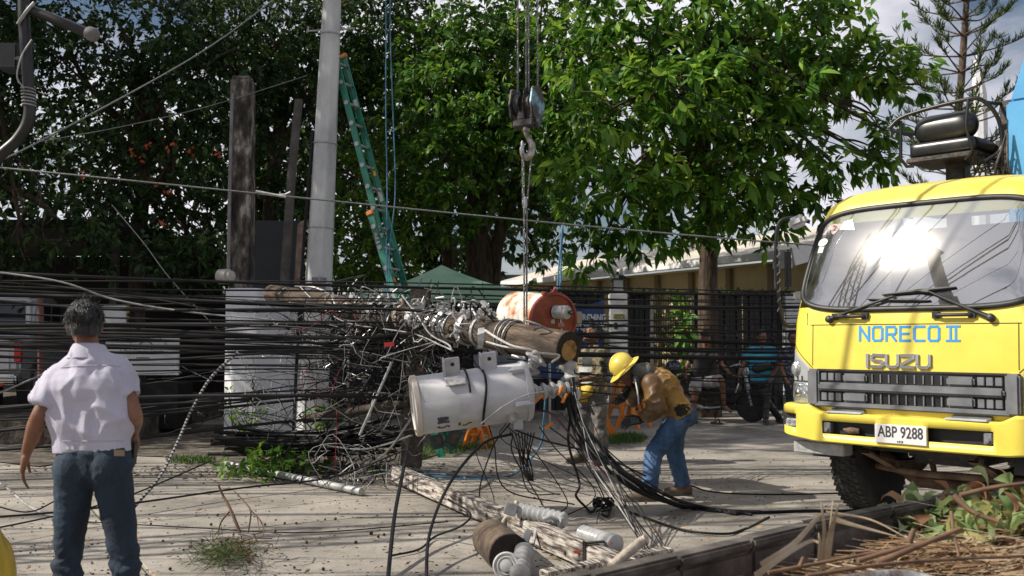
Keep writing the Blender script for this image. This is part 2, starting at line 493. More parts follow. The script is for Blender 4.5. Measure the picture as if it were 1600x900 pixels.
tree('shade_tree', 'dense dark green tree with several brown trunks behind the hoist hook', [
    (705, 95, 21, 1.35), (775, 30, 21, 1.3), (820, 90, 21, 1.5), (860, 20, 22, 1.5), (720, 170, 20.5, 1.5), (800, 200, 20.5, 1.4), (690, 260, 20.5, 1.1), (850, 160, 21, 1.2),
    (760, 130, 22.5, 2), (830, 300, 21.5, 1.0), (880, 350, 22, .9), (845, 400, 23, .6), (640, 120, 22, 1.7), (660, 330, 21.5, .9), (715, 345, 20.3, .55), (700, 290, 20, .6), (770, 270, 22.5, 1.4)],
    [V((-.72, 22, 0)), P(750, 420, 22), P(742, 330, 22), P(770, 240, 21.8), P(760, 120, 21.6)], M['leaf_b'], M['leaf_b1'], dens=95, k=10, L=.19, W=.042, droop=.35, r_trunk=.3, nbig=240, limbs=14)
mb = MB()
mb.tube(spline([V((-1.42, 22.3, 0)), P(700, 420, 22.3), P(697, 330, 22.3), P(715, 240, 22.2)], 5), .13, 8); mb.tube(spline([V((-.45, 22.1, 0)), P(772, 430, 22.1), P(785, 350, 22), P(815, 270, 21.8)], 5), .15, 8)
mb.build('trunk', M['bark'], bpy.data.objects['shade_tree'], smooth=60)
tree('bushy_tree', 'low bushy yellow-green tree lit by the sun behind the ladder', [
    (560, 270, 21, .9), (600, 330, 20.5, .95), (545, 350, 21, .8), (620, 410, 20.5, .8), (560, 410, 20.5, .8), (640, 280, 21.5, .8), (585, 235, 22, .7), (530, 430, 20, .5)],
    [V((-3.0, 21.4, 0)), P(580, 430, 21.4), P(590, 330, 21.4)], M['leaf_d'], None, dens=150, k=9, L=.15, W=.032, droop=.35, r_trunk=.12, limbs=8)
# the dark mass at the left, three crowns
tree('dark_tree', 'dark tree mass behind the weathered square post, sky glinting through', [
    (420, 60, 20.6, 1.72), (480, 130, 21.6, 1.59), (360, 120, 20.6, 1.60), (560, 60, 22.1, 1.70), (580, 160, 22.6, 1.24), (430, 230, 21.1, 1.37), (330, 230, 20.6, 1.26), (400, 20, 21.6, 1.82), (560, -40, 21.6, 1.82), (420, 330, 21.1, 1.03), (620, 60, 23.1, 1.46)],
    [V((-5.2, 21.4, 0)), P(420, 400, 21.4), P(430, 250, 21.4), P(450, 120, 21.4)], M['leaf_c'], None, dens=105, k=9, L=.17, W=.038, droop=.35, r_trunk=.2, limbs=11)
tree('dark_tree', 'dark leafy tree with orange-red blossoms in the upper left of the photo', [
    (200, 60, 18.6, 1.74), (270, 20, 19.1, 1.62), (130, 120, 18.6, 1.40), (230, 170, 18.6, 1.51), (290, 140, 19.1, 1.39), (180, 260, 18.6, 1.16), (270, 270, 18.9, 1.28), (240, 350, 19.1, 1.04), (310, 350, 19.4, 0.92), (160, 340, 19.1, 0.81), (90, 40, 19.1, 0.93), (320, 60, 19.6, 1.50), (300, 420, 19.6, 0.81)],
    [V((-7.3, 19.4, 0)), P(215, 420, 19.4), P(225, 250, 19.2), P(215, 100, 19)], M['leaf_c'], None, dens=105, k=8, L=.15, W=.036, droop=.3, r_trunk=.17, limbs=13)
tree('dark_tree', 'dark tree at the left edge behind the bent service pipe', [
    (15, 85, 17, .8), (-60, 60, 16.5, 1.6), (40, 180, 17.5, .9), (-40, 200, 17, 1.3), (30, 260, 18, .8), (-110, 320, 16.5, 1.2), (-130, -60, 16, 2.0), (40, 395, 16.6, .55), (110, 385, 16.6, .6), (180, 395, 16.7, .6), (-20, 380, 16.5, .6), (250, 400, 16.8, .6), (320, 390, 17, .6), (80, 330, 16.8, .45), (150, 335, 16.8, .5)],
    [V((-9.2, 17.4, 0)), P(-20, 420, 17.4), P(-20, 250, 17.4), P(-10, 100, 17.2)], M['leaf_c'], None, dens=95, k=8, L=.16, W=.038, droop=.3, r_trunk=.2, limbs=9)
tree('street_tree', 'very tall tree past the left edge throwing dappled shade across the street', [
    ((-11.5, 14.6, 10.5), 2.2), ((-12, 16.8, 11), 2.3), ((-11, 18.6, 9.5), 2.1), ((-13.5, 15.6, 12.5), 2.2), ((-10.6, 13.6, 8.6), 1.5), ((-10.8, 16.2, 8.2), 1.8), ((-11.2, 14.2, 6.2), 1.5), ((-14, 18, 12), 2.2), ((-11.5, 12.9, 13), 1.7), ((-11, 13.6, 15.2), 1.8), ((-12.5, 13.2, 11), 1.6), ((-11.8, 14.4, 12.6), 1.7), ((-13, 13.4, 16.4), 1.9), ((-11.4, 14.9, 14.6), 1.6)],
    [V((-12.4, 16.2, 0)), V((-12.4, 16.2, 3)), V((-12.2, 16.2, 6)), V((-12, 16, 9))], M['leaf_c'], None, dens=70, k=8, L=.26, W=.06, droop=.4, r_trunk=.34, limbs=8, shell=.3)
tree('street_tree', 'tall tree past the left edge shading the parked pickup', [
    ((-12.5, 14.8, 5.2), 2.2), ((-14.5, 16, 6), 2.4), ((-11, 16.5, 6.5), 2.0), ((-13, 17, 8), 2.2), ((-16, 14.8, 4.5), 2.0), ((-11, 15, 3.6), 1.4), ((-10.5, 18, 8), 2), ((-15, 18, 9), 2.4), ((-10.4, 14.6, 7.4), 1.3)],
    [V((-13.2, 15.6, 0)), V((-13.1, 15.6, 2)), V((-13.2, 15.8, 4.5)), V((-13, 16, 7))], M['leaf_c'], None, dens=60, k=8, L=.26, W=.06, droop=.4, r_trunk=.3, limbs=9, shell=.3)
# wooded backdrop: separate trees further off
for lab, lobes, x, y in (
    ('far tree behind the dark carport at the left', [((-15, 27, 4), 3.0), ((-12.5, 28, 6.5), 2.6), ((-17, 28, 7), 2.8), ((-14, 27, 2), 2.4)], -14.6, 27.5),
    ('far tree filling the gap behind the weathered square post', [((-9, 27, 3), 2.6), ((-7, 28, 6), 2.4), ((-10, 28, 7), 2.4), ((-6.5, 27, 2.5), 2.2), ((-8, 28.5, 9), 2)], -8.6, 27.8),
    ('far tree behind the green canopy', [((-3, 28, 3.5), 2.2), ((-1, 29, 5.5), 2.6), ((-4, 29, 6.5), 2.2), ((1.0, 30, 7.5), 2.4), ((-2, 29, 8.5), 2.4)], -2.4, 28.8),
    ('far tree behind the leaning octagonal pole', [((-5.4, 26, 3.2), 1.7), ((-5.6, 27, 6), 1.9), ((-4.6, 27, 8.5), 2)], -5.4, 26.8)):
    tree('backdrop_tree', lab, lobes, [V((x, y, 0)), V((x + .1, y, 2)), V((x, y + .1, 5))], M['leaf_c'], None, dens=38, k=8, L=.34, W=.09, droop=.3, group='trees closing the view behind the fence', r_trunk=.22, limbs=4, shell=.3)
# blossoms in the dark tree
mb = MB()
for u, v in ((210, 240), (225, 248), (268, 228), (240, 285), (130, 275), (258, 352), (338, 240), (300, 236), (262, 300), (232, 225)):
    for _ in range(5):
        c = P(u + random.gauss(0, 4), v + random.gauss(0, 4), 17.6 + random.uniform(-.1, .3)); a = V((random.gauss(0, 1), random.gauss(0, 1), random.gauss(0, 1))).normalized() * .05; e = a.cross(V((0, 1, .3))).normalized() * .025
        mb.add([c - a, c + e, c + a, c - e], [(0, 1, 2, 3)])
o = mb.build('blossoms', mat('blossom', [(.35, .02, .015), (.5, .12, .03)], .6, scale=20), bpy.data.objects['dark_tree.001']); o['kind'] = 'stuff'

# ---- norfolk-type pine at the right, far off
def pine():
    Y = 36; t = thing('pine_tree', 'tall thin conifer with upswept tufted branches against the sky', 'tree', V((P(1500, 300, Y).x, Y, 0)))
    trunk = [V((P(1490, 300, Y).x, Y, 0)), P(1494, 250, Y), P(1503, 110, Y), P(1510, 0, Y), P(1518, -120, Y)]
    mb = MB(); q = spline(trunk, 6); mb.tube(q, [lerp(.18, .08, i / (len(q) - 1)) for i in range(len(q))], 9)
    mb.build('trunk', M['bark'], t, smooth=60)
    br = MB(); bs = []; ds = []
    v = 330
    while v > -110:
        v -= random.uniform(24, 34)
        hub = P(lerp(1490, 1512, (300 - v) / 400), v, Y)
        for a in range(6):
            an = a * math.pi / 3 + random.uniform(-.5, .5)
            Ln = random.uniform(1.5, 2.7) * lerp(1.1, .8, (300 - v) / 400)
            dv = V((math.cos(an), math.sin(an), 0))
            pts = spline([hub, hub + dv * Ln * .45 + V((0, 0, .1 + random.uniform(-.05, .25))), hub + dv * Ln * .8 + V((0, 0, .4 + random.uniform(-.1, .3))), hub + dv * Ln + V((0, 0, .8 + random.uniform(-.2, .4)))], 5)
            br.tube(pts, [lerp(.035, .012, i / (len(pts) - 1)) for i in range(len(pts))], 5)
            for i in range(7, len(pts)):
                if random.random() < .12: continue
                dd = (pts[i] - pts[i - 1]).normalized()
                for _ in range(10):
                    bs.append(lerp(pts[i - 1], pts[i], random.random())); e = V((random.gauss(0, .6), random.gauss(0, .6), random.uniform(-.1, 1.1)))
                    ds.append((dd * .7 + e).normalized())
    br.build('branches', M['bark'], t)
    n = len(bs); Ls = rng.uniform(.16, .42, n)
    v_, f_ = leaves_np(np.array([tuple(b) for b in bs]), np.array([tuple(d) for d in ds]), Ls, np.full(n, .02), bend=-.25)
    o = link_mesh('needles', np_mesh('needles', v_, f_, M['needle'], np.repeat(rng.random(n), 5)), t); o['kind'] = 'stuff'
pine()

# ---- pale mast far behind the pine
mb = MB(); a = P(1530, 200, 60); mb.tube([V((a.x, 60, 0)), P(1530, 150, 60), P(1526, 95, 60)], [.5, .45, .2], 8); mb.tube([P(1526, 95, 60), P(1526, 72, 60)], .05, 6)
tag(mb.build('mast', M['white_paint']), 'pale far mast showing behind the conifer branches', 'mast')

# ---- low house behind the fence
hs = thing('house', 'long low cream house with pale sheet roof behind the dark fence', 'house', (3, 27, 0))
A = V((-.5, 34.5, 0)); B = V((6.05, 21.6, 0)); dA = (B - A).normalized(); nA = V((dA.y, -dA.x, 0)); nA = nA if nA.y > 0 else -nA    # nA points away from the camera
M['cream'] = mat('cream', [(.42, .34, .17), (.52, .43, .24)], .8, scale=2, bump=.1)
M['roof_sheet'] = mat('roof_sheet', [(.42, .38, .31), (.56, .52, .44)], .6, scale=1.5)
mb = MB(); w0 = A + nA * .9; w1 = B + nA * .9; L = (w1 - w0).length
mb.bar(w0 + V((0, 0, 1.6)), w1 + V((0, 0, 1.6)), .2, 3.2); mb.bar(w1 + V((0, 0, 1.6)), w1 + nA * 6 + V((0, 0, 1.6)), .2, 3.199)
mb.build('wall', M['cream'], hs)
for i in range(9):
    p = lerp(w0, w1, .06 + i * .105) - nA * .13
    mb = MB(); mb.box(p + V((0, 0, 1.6)), (.16, .16, 3.18), Matrix.Rotation(math.atan2(dA.y, dA.x), 3, 'Z')); mb.build('pilaster', mat('pilaster', (.2, .15, .08), .8) if i == 0 else bpy.data.materials['pilaster'], hs)
for i in range(14):
    a0 = lerp(A, B, i / 14) + dA * .004; a1 = lerp(A, B, (i + 1) / 14) - dA * .004
    mb = MB(); rows = []
    for q in (a0, a1): rows.append([q + V((0, 0, 3.42)), q + nA * 3.5 + V((0, 0, 4.35)), q + nA * 3.5 + V((0, 0, 4.29)), q + V((0, 0, 3.36)), q + V((0, 0, 3.42))])
    mb.grid(rows); mb.build('roof_sheet', M['roof_sheet'], hs)
mb = MB(); mb.bar(A + V((0, 0, 3.31)) - nA * .05, B + V((0, 0, 3.31)) - nA * .05, .12, .17); mb.build('gutter', M['white_paint'], hs, bevel=.02)
mb = MB(); mb.bar(B + nA * .02 + dA * .06 + V((0, 0, 3.25)), B + nA * 3.4 + dA * .06 + V((0, 0, 4.1)), .06, .4); mb.bar(B - dA * .5 + nA * .0 + V((0, 0, 3.12)), B + dA * .02 + V((0, 0, 3.12)), .1, .22); mb.build('bargeboard', M['white_paint'], hs)
mb = MB(); mb.tube([B - dA * .45 + V((0, 0, 3.0)), B - dA * .45 + V((0, 0, 0))], .045, 8); mb.build('downpipe', M['white_paint'], hs)
mb = MB(); mb.bar(w0 + V((0, 0, 3.22)), w1 + V((0, 0, 3.22)), .9, .03); mb.build('soffit', M['cream'], hs)
dh = thing('house', 'distant house with dark eaves seen beside the crane line', 'house', (1, 44, 0))
mb = MB(); mb.box((.6, 45, 1.95), (3.4, 4, 3.9)); mb.build('wall', M['cream'], dh)
mb = MB(); mb.box((.6, 45, 4.05), (4.2, 5, .25)); mb.build('roof', mat('dark_roof', (.03, .04, .06), .6), dh, bevel=.03)

# ---- dark sheet fence, white gate posts, lantern
M['fence'] = mat('fence', [(.006, .007, .009), (.015, .017, .02)], .55, scale=3, rvar=.1)
M['post_white'] = mat('post_white', [(.45, .45, .45), (.6, .6, .6), (.68, .68, .67)], .7, scale=3, bump=.15)
def sheet(mb, x0, x1, y, z0, z1, pitch=.24):
    n = max(1, int(round((x1 - x0) / pitch))); p = (x1 - x0) / n; q = []
    for i in range(n):
        x = x0 + i * p
        q += [(x, 0), (x + p * .45, 0), (x + p * .55, -.035), (x + p * .9, -.035)]
    q.append((x1, 0))
    mb.grid([[V((a, y + b, z0)) for a, b in q], [V((a, y + b, z1)) for a, b in q]])
fn = thing('fence', 'tall dark ribbed sheet-metal fence across the back', 'fence', (2, 19.5, 0))
YF = 19.5
for u0, u1 in ((470, 560), (560, 650), (650, 740), (740, 830), (830, 945), (982, 1016), (1084, 1160), (1160, 1234)):
    x0, x1 = P(u0, 500, YF).x, P(u1, 500, YF).x
    mb = MB(); sheet(mb, x0 + .01, x1 - .01, YF, .08, 2.33); mb.build('fence_sheet', M['fence'], fn)
mb = MB(); x0, x1 = P(470, 500, YF).x, P(1234, 500, YF).x
mb.box(((x0 + x1) / 2, YF - .05, 2.36), (x1 - x0, .12, .06)); mb.build('top_rail', M['fence'], fn)
for u in (1018, 1082):
    mb = MB(); mb.box((P(u, 500, YF).x, YF - .03, 1.15), (.05, .06, 2.34)); mb.build('gate_stile', M['galv'], fn)
mb = MB()
for i in range(16): mb.tube([V((lerp(P(1020, 500, YF).x, P(1080, 500, YF).x, (i + .5) / 16), YF, .1)), V((lerp(P(1020, 500, YF).x, P(1080, 500, YF).x, (i + .5) / 16), YF, 2.3))], .006, 4)
o = mb.build('mesh_grille', M['dark_steel'], fn)
# ragged growth along the fence top
def patch(name, label, cat, boxes, n, L, W, m, droop=.3, kind=None, parent=None, k=6):
    cs = []
    for lo, hi, cnt in boxes:
        cs.append(rng.uniform(np.array(lo), np.array(hi), (cnt, 3)))
    cs = np.concatenate(cs); outs = nrm(rng.normal(size=cs.shape) + np.array([0, -.4, .5]))
    b, d, Ls, Ws, sh = whorls(cs, outs, k, L, W, droop)
    v, f = leaves_np(b, d, Ls, Ws)
    me = np_mesh(name, v, f, m, np.repeat(sh, 5)); c = cs.mean(0)
    o = link_mesh(name, me, parent, origin=None if parent else V(c))
    return tag(o, label, cat, None, kind)
patch('creeper', 'thin dark creeper growing along the fence top', 'plant', [((-4, 19.3, 2.38), (5.4, 19.6, 2.44), 420)], 0, .07, .018, M['leaf_c'])
patch('shrub', 'pale sunlit shrub seen through the wire gate panel', 'plant', [((P(1016, 500, 20.4).x, 20.2, .1), (P(1084, 500, 20.4).x, 20.9, 2.4), 240)], 0, .13, .03, leaf_mat('leaf_pale', (.1, .13, .04), (.2, .24, .09), (.36, .38, .2), .6))
cl = thing('climber', 'bright green climbing plant hanging on the wire gate edge', 'plant', P(1068, 560, 19.3))
lm = big_leaf_mesh('leaf', M['leaf_a1'], .26, .045)
for i in range(64):
    c = P(random.gauss(1068, 7), random.uniform(458, 572), 19.3 + random.uniform(-.12, .05))
    o = bpy.data.objects.new('leaf', lm); COL.objects.link(o); o.parent = cl
    x, y, z = frame(V((random.uniform(-1, .6), random.uniform(-.8, .1), random.uniform(-1.2, .1))), V((random.gauss(0, .5), -1, .6)))
    o.matrix_local = Matrix.Translation(c - cl.location) @ Matrix((x, z, y)).transposed().to_4x4() @ Matrix.Scale(random.uniform(.7, 1.3), 4)
mb = MB(); mb.tube(spline([P(1070, 610, 19.35), P(1066, 540, 19.32), P(1071, 500, 19.35), P(1068, 455, 19.35)], 6), .015, 5); mb.build('stem', M['bark'], cl)

gp = thing('gate_post', 'white square gate post with a black lantern on top', 'post', V((P(966, 500, 19.2).x, 19.2, 0)))
mb = MB(); x = P(966, 500, 19.2).x; mb.box((x, 19.25, 1.17), (.34, .34, 2.34)); mb.build('shaft', M['post_white'], gp, bevel=.012)
mb = MB(); mb.box((x, 19.07, 1.9), (.22, .012, .09)); mb.build('name_plate', mat('name_plate', [(.03, .03, .02), (.4, .33, .06)], .4, scale=28), gp)
mb = MB(); mb.box((x - .06, 19.065, 1.72), (.07, .03, .13)); mb.build('doorbell', M['black_paint'], gp, bevel=.01)
ln_ = thing('lantern', 'black box lantern with frosted panes on the white gate post', 'lantern', (x, 19.25, 2.34))
mb = MB(); mb.box((x, 19.25, 2.365), (.26, .26, .05)); mb.box((x, 19.25, 2.62), (.28, .28, .03)); mb.lathe([(.2, 0), (.13, .06), (.03, .1), (.02, .14)], (x, 19.25, 2.635), (0, 0, 1), 4)
for sx in (-1, 1):
    for sy in (-1, 1): mb.box((x + sx * .11, 19.25 + sy * .11, 2.5), (.025, .025, .23))
mb.build('lantern_frame', M['black_paint'], ln_)
for dx, dy in ((0, -.1), (.1, 0), (-.1, 0), (0, .1)):
    mb = MB(); mb.box((x + dx, 19.25 + dy, 2.5), (.19 if dx == 0 else .008, .008 if dx == 0 else .19, .21)); mb.build('pane', mat('frosted', (.5, .52, .52), .4), ln_)
x = P(1240, 500, 19.4).x
mb = MB(); mb.box((x, 19.4, 1.17), (.4, .34, 2.34)); tag(mb.build('gate_post', M['post_white'], bevel=.012), 'plain white fence post showing past the truck mirror', 'post')

# ---- blue banner on the fence
M['banner_blue'] = mat('banner_blue', [(.02, .05, .16), (.03, .08, .24)], .5, scale=3)
M['banner_pale'] = mat('banner_pale', [(.2, .23, .3), (.34, .37, .44)], .55, scale=3)
M['print_white'] = mat('print_white', (.6, .62, .65), .6)
def text_mesh(s, size, m, ext=.002, name='lettering', bold=0):
    cu = bpy.data.curves.new(name, 'FONT'); cu.body = s; cu.size = size; cu.align_x = 'CENTER'; cu.align_y = 'CENTER'; cu.extrude = ext; cu.offset = bold; cu.resolution_u = 3
    o = bpy.data.objects.new('tmp', cu); COL.objects.link(o)
    dg = bpy.context.evaluated_depsgraph_get(); me = bpy.data.meshes.new_from_object(o.evaluated_get(dg)); me.name = name
    bpy.data.objects.remove(o); bpy.data.curves.remove(cu)
    me.materials.clear(); me.materials.append(m)
    return me
def text(s, size, m, c, x, y, parent, ext=.002, sx=1.0, bold=0, name='lettering'):
    me = text_mesh(s, size, m, ext, name, bold)
    x = V(x).normalized(); y = V(y).normalized(); z = x.cross(y)
    me.transform(Matrix.Translation(V(c)) @ Matrix((x, y, z)).transposed().to_4x4() @ Matrix.Diagonal((sx, 1, 1, 1)))
    return link_mesh(name, me, parent)
bn = thing('banner', 'blue and white printed banner tied along the dark fence', 'banner', (0.5, 19.3, 0))
YB = 19.36
def bpt(u, v): return P(u, v, YB)
def cloth(mb, uv, n=18, m=8, amp=.025):
    (a, b, c, d) = uv; rows = []
    for j in range(m + 1):
        row = []
        for i in range(n + 1):
            s, t = i / n, j / m
            p = lerp(lerp(bpt(*a), bpt(*b), s), lerp(bpt(*d), bpt(*c), s), t)
            p.y += amp * math.sin(s * 9 + t * 4) * math.sin(t * 3.1 + 1) + .012 * math.sin(s * 25 + t * 9); p.z -= .05 * math.sin(s * math.pi) * (1 - t)
            row.append(p)
        rows.append(row)
    mb.grid(rows)
mb = MB(); cloth(mb, ((740, 468), (900, 474), (900, 592), (740, 592)), 24); mb.build('cloth', M['banner_pale'], bn, smooth=60)
mb = MB(); cloth(mb, ((900, 474), (944, 468), (942, 592), (900, 592)), 10); mb.build('cloth', M['banner_blue'], bn, smooth=60)
mb = MB(); mb.add([bpt(872, 500) - V((0, .06, 0)), bpt(905, 476) - V((0, .06, 0)), bpt(905, 590) - V((0, .06, 0)), bpt(850, 590) - V((0, .06, 0)), bpt(820, 556) - V((0, .06, 0))], [(0, 1, 2, 3, 4)]); mb.build('printed_field', M['banner_blue'], bn)
text('DURCHING', .19, M['print_white'], bpt(921, 497) - V((0, .09, 0)), (1, 0, 0), (0, 0, 1), bn, sx=.62, bold=.006)
text('WORKING', .2, M['print_white'], bpt(921, 511) - V((0, .09, 0)), (1, 0, 0), (0, 0, 1), bn, sx=.7, bold=.008)
text('22 418', .16, M['print_white'], bpt(886, 578) - V((0, .09, 0)), (1, 0, 0), (0, 0, 1), bn, bold=.004)

# ---- green canopy tent
tt = thing('canopy_tent', 'green peaked canopy tent behind the ladder', 'tent', (-1.4, 18, 0))
pk = P(690, 414, 18.2); z0 = P(690, 459, 17).z
cn = [V((P(548, 458, 16.9).x, 16.7, z0)), V((P(858, 460, 16.9).x, 16.7, z0)), V((P(858, 460, 16.9).x + .25, 19.6, z0)), V((P(560, 458, 16.9).x - .1, 19.6, z0))]
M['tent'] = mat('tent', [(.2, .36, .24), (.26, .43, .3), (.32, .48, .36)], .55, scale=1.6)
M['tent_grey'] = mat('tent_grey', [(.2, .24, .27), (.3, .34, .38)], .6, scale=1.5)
for i in range(4):
    a, b = cn[i], cn[(i + 1) % 4]; rows = []
    for j in range(9):
        t = j / 8; rows.append([lerp(lerp(a, b, s / 10), pk, t) - V((0, 0, .10 * math.sin(math.pi * t) * 1)) for s in range(11)])
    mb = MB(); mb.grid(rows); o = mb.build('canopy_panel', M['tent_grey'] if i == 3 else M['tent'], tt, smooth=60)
    mb = MB(); mb.grid([[a, b], [a - V((0, 0, .16)), b - V((0, 0, .16))]]); mb.build('valance', M['tent'], tt)
for c in cn:
    mb = MB(); mb.tube([V((c.x, c.y, 0)), c - V((0, 0, .02))], .022, 8); mb.build('leg', M['galv'], tt)

mb = MB(); mb.box((-10.2, 17.6, .17), (9.4, 7.2, .34)); tag(mb.build('driveway', M['earth'], bevel=.02), kind='structure')
# ---- dark carport at the left with the silver pickup beneath
cp = thing('carport', 'dark open carport shed at the left edge behind the pickup', 'shed', (-9, 20, 0))
M['dark_board'] = mat('dark_board', [(.003, .003, .0035), (.009, .009, .009)], .85, scale=4)
zt = P(50, 350, 17.4).z
mb = MB(); mb.box((-10.2, 20.4, zt), (6.8, 6.2, .14)); mb.build('roof', M['dark_board'], cp, bevel=.02)
mb = MB(); mb.box((-10.2, 23.3, zt / 2 - .05), (6.8, .15, zt - .1)); mb.build('back_wall', M['dark_board'], cp)
for x in (-7.0, -9.0, -11, -13): 
    mb = MB(); mb.box((x, 17.5, zt / 2 - .05), (.12, .12, zt - .14)); mb.build('post', M['dark_steel'], cp)
mb = MB(); mb.box((-4.6, 22.3, 1.2), (4.5, .14, 2.4)); mb.box((-6.8, 22.35, 1.15), (.2, .2, 2.6)); tag(mb.build('wall', M['dark_board']), 'dark low boundary wall behind the octagonal pole', 'wall')
mb = MB(); mb.add([P(392, 346, 17), P(470, 352, 17), P(470, 440, 17), P(392, 440, 17)], [(0, 1, 2, 3)]); c = P(430, 345, 17); mb2 = MB(); mb2.box((c.x, 17, c.z / 2), (.95, .06, c.z)); tag(mb2.build('sheet_panel', mat('dark_sheet', [(.01, .013, .016), (.02, .025, .03)], .6, scale=2)), 'dark upright sheet panel between the square post and octagonal pole', 'panel')
# ================================================================== poles, columns, ladder, fallen pole
M['conc_pole'] = mat('conc_pole', [(.36, .37, .38), (.5, .51, .51), (.6, .61, .61)], .85, scale=3, bump=.2, bscale=30, stretch=(1, 1, .35))
M['old_conc'] = mat('old_conc', [(.012, .011, .01), (.04, .034, .029), (.13, .115, .098), (.34, .31, .27)], .95, scale=4.2, bump=.5, bscale=14, stretch=(1.4, 1.4, .6), pos=[.34, .46, .56, .64])
op = thing('utility_pole', 'tall pale octagonal concrete pole leaning to the right, ladder against it', 'pole', G(486, 697))
YO = G(486, 697).y
ax0 = V((G(486, 697).x, YO, 0)); ax1 = P(521, -40, YO)
d = (ax1 - ax0).normalized()
mb = MB(); mb.lathe([(.225, 0), (.125, (ax1 - ax0).length)], ax0, d, 8, up=V((.38, .92, 0))); mb.build('shaft', M['conc_pole'], op, bevel=.008, seg=1)
for v in (55, 226, 357):
    t = (690 - v) / 730; c = lerp(ax0, ax1, t); r = lerp(.22, .135, t) * 1.03
    mb = MB(); mb.lathe([(r, -.012), (r + .006, -.008), (r + .006, .008), (r, .012)], c, d, 8, up=V((.38, .92, 0))); mb.build('strap', M['galv'], op)
mb = MB(); mb.tube(spline([lerp(ax0, ax1, .02) + V((-.24, -.06, 0)), lerp(ax0, ax1, .25) + V((-.23, -.1, 0)), lerp(ax0, ax1, .5) + V((-.2, -.1, 0)), lerp(ax0, ax1, .66) + V((-.17, -.06, 0))], 6), .022, 6); mb.build('service_cable', M['black_cable'], op, smooth=60)
mb = MB(); c = lerp(ax0, ax1, .88); mb.tube([c + V((-.34, 0, -.02)), c + V((.34, 0, .02))], .012, 6); mb.build('step_bolt', M['galv'], op)
def poster(u, v, w, h, Y, lines, size, m, cat, label, ink):
    c = P(u, v, Y); t = thing('poster', label, cat, c)
    mb = MB(); mb.box(c, (w, .006, h)); mb.build('sheet', m, t)
    for i, s in enumerate(lines):
        text(s, size, ink, c + V((0, -.005, h * (.5 - (i + .5) / len(lines)))), (1, 0, 0), (0, 0, 1), t, ext=.0008, sx=.85, bold=.003)
M['paper'] = mat('paper', [(.5, .5, .5), (.66, .66, .66)], .8, scale=6)
M['paper_grey'] = mat('paper_grey', [(.34, .34, .35), (.44, .44, .45)], .8, scale=14)
M['ink'] = mat('ink', (.012, .015, .035), .7); M['ink_pale'] = mat('ink_pale', (.13, .13, .14), .8)
poster(499, 443, .2, .18, YO - .225, ['PTIC TAN', 'PHOROX', 'CLOGGI'], .052, M['paper_grey'], 'poster', 'faded grey handbill high on the octagonal pole', M['ink_pale'])
poster(485, 552, .31, .24, YO - .28, ['39-2437', '0917488917'], .078, M['paper'], 'poster', 'white handbill with bold dark digits on the pole', M['ink'])

wp = thing('concrete_column', 'broad pale grey many-sided concrete column behind the cables', 'column', G(405, 690))
YW = G(405, 690).y; x0 = P(352, 500, YW).x; x1 = P(408, 500, YW).x; x2 = P(462, 500, YW).x; zt = P(400, 451, YW).z
mb = MB(); mb.add([V((x0, YW, 0)), V((x0 + .16, YW - .18, 0)), V((x1, YW - .2, 0)), V((x2, YW + .1, 0)), V((x2 + .02, YW + .6, 0)), V((x0, YW + .6, 0))] + [V((x0, YW, zt)), V((x0 + .16, YW - .18, zt)), V((x1, YW - .2, zt)), V((x2 - .1, YW + .1, zt - .05)), V((x2 - .1, YW + .6, zt)), V((x0, YW + .6, zt))],
    [(5, 4, 3, 2, 1, 0), (6, 7, 8, 9, 10, 11)] + [(i, (i + 1) % 6, 6 + (i + 1) % 6, 6 + i) for i in range(6)])
mb.build('shaft', mat('pale_conc', [(.5, .51, .54), (.62, .63, .66), (.7, .71, .74)], .85, scale=2.2, bump=.15), wp, bevel=.012)
M['outrigger_grey'] = mat('conduit_grey', [(.14, .13, .13), (.24, .23, .23)], .7, scale=6)
oq = thing('old_post', 'weathered dark square concrete post with peeling pale patches', 'post', V((P(377, 440, 14.6).x, 14.6, 0)))
a = V((P(374, 690, 14.7).x, 14.8, 0)); b = P(380, 126, 14.8)
mb = MB(); mb.bar(a, b, .31, .29, V((0, 1, 0))); mb.build('shaft', M['old_conc'], oq, bevel=.02)
mb = MB(); mb.box(b + V((0, 0, .02)), (.27, .26, .06)); mb.build('cap', M['old_conc'], oq, bevel=.02)
mb = MB(); mb.tube([P(357, 424, 14.55), P(359, 300, 14.6), P(363, 152, 14.65), P(366, 143, 14.7)], .027, 8); mb.build('conduit', M['outrigger_grey'], oq, smooth=60)
mb = MB(); c = P(354, 432, 14.5); mb.lathe([(.07, -.13), (.11, -.12), (.11, .04), (.085, .06), (.085, .1), (.06, .12)], c, (1, -.4, 0), 16); mb.build('electric_meter', mat('meter', [(.3, .28, .25), (.5, .48, .44)], .5, scale=8), oq, smooth=40, bevel=.004)
sp = MB(); sp.tube([V((P(432, 690, 16.6).x, 16.6, 0)), P(446, 420, 16.6), P(456, 270, 16.6), P(467, 156, 16.6)], [.085, .08, .075, .07], 9)
tag(sp.build('utility_pole', mat('grey_pole', [(.06, .055, .05), (.13, .12, .11)], .9, scale=5, bump=.3), None, smooth=50), 'thin slanting grey pole between the square post and octagonal pole', 'pole')
mb = MB(); mb.tube([P(470, 350, 15.4), P(467, 400, 15.4), P(463, 470, 15.4)], .05, 8); mb.tube([P(480, 347, 15.4), P(470, 352, 15.4)], .05, 8)
tag(mb.build('pipe', mat('rusty_pipe', [(.16, .1, .075), (.3, .22, .18)], .8, scale=9), None, smooth=50), 'rusty pipe stub beside the octagonal pole', 'pipe')
mb = MB(); mb.tube([P(508, 446, 13.9), P(552, 435, 14.5)], .03, 8); tag(mb.build('pipe', M['black_paint'], None), 'short dark pipe sticking out right of the octagonal pole', 'pipe')

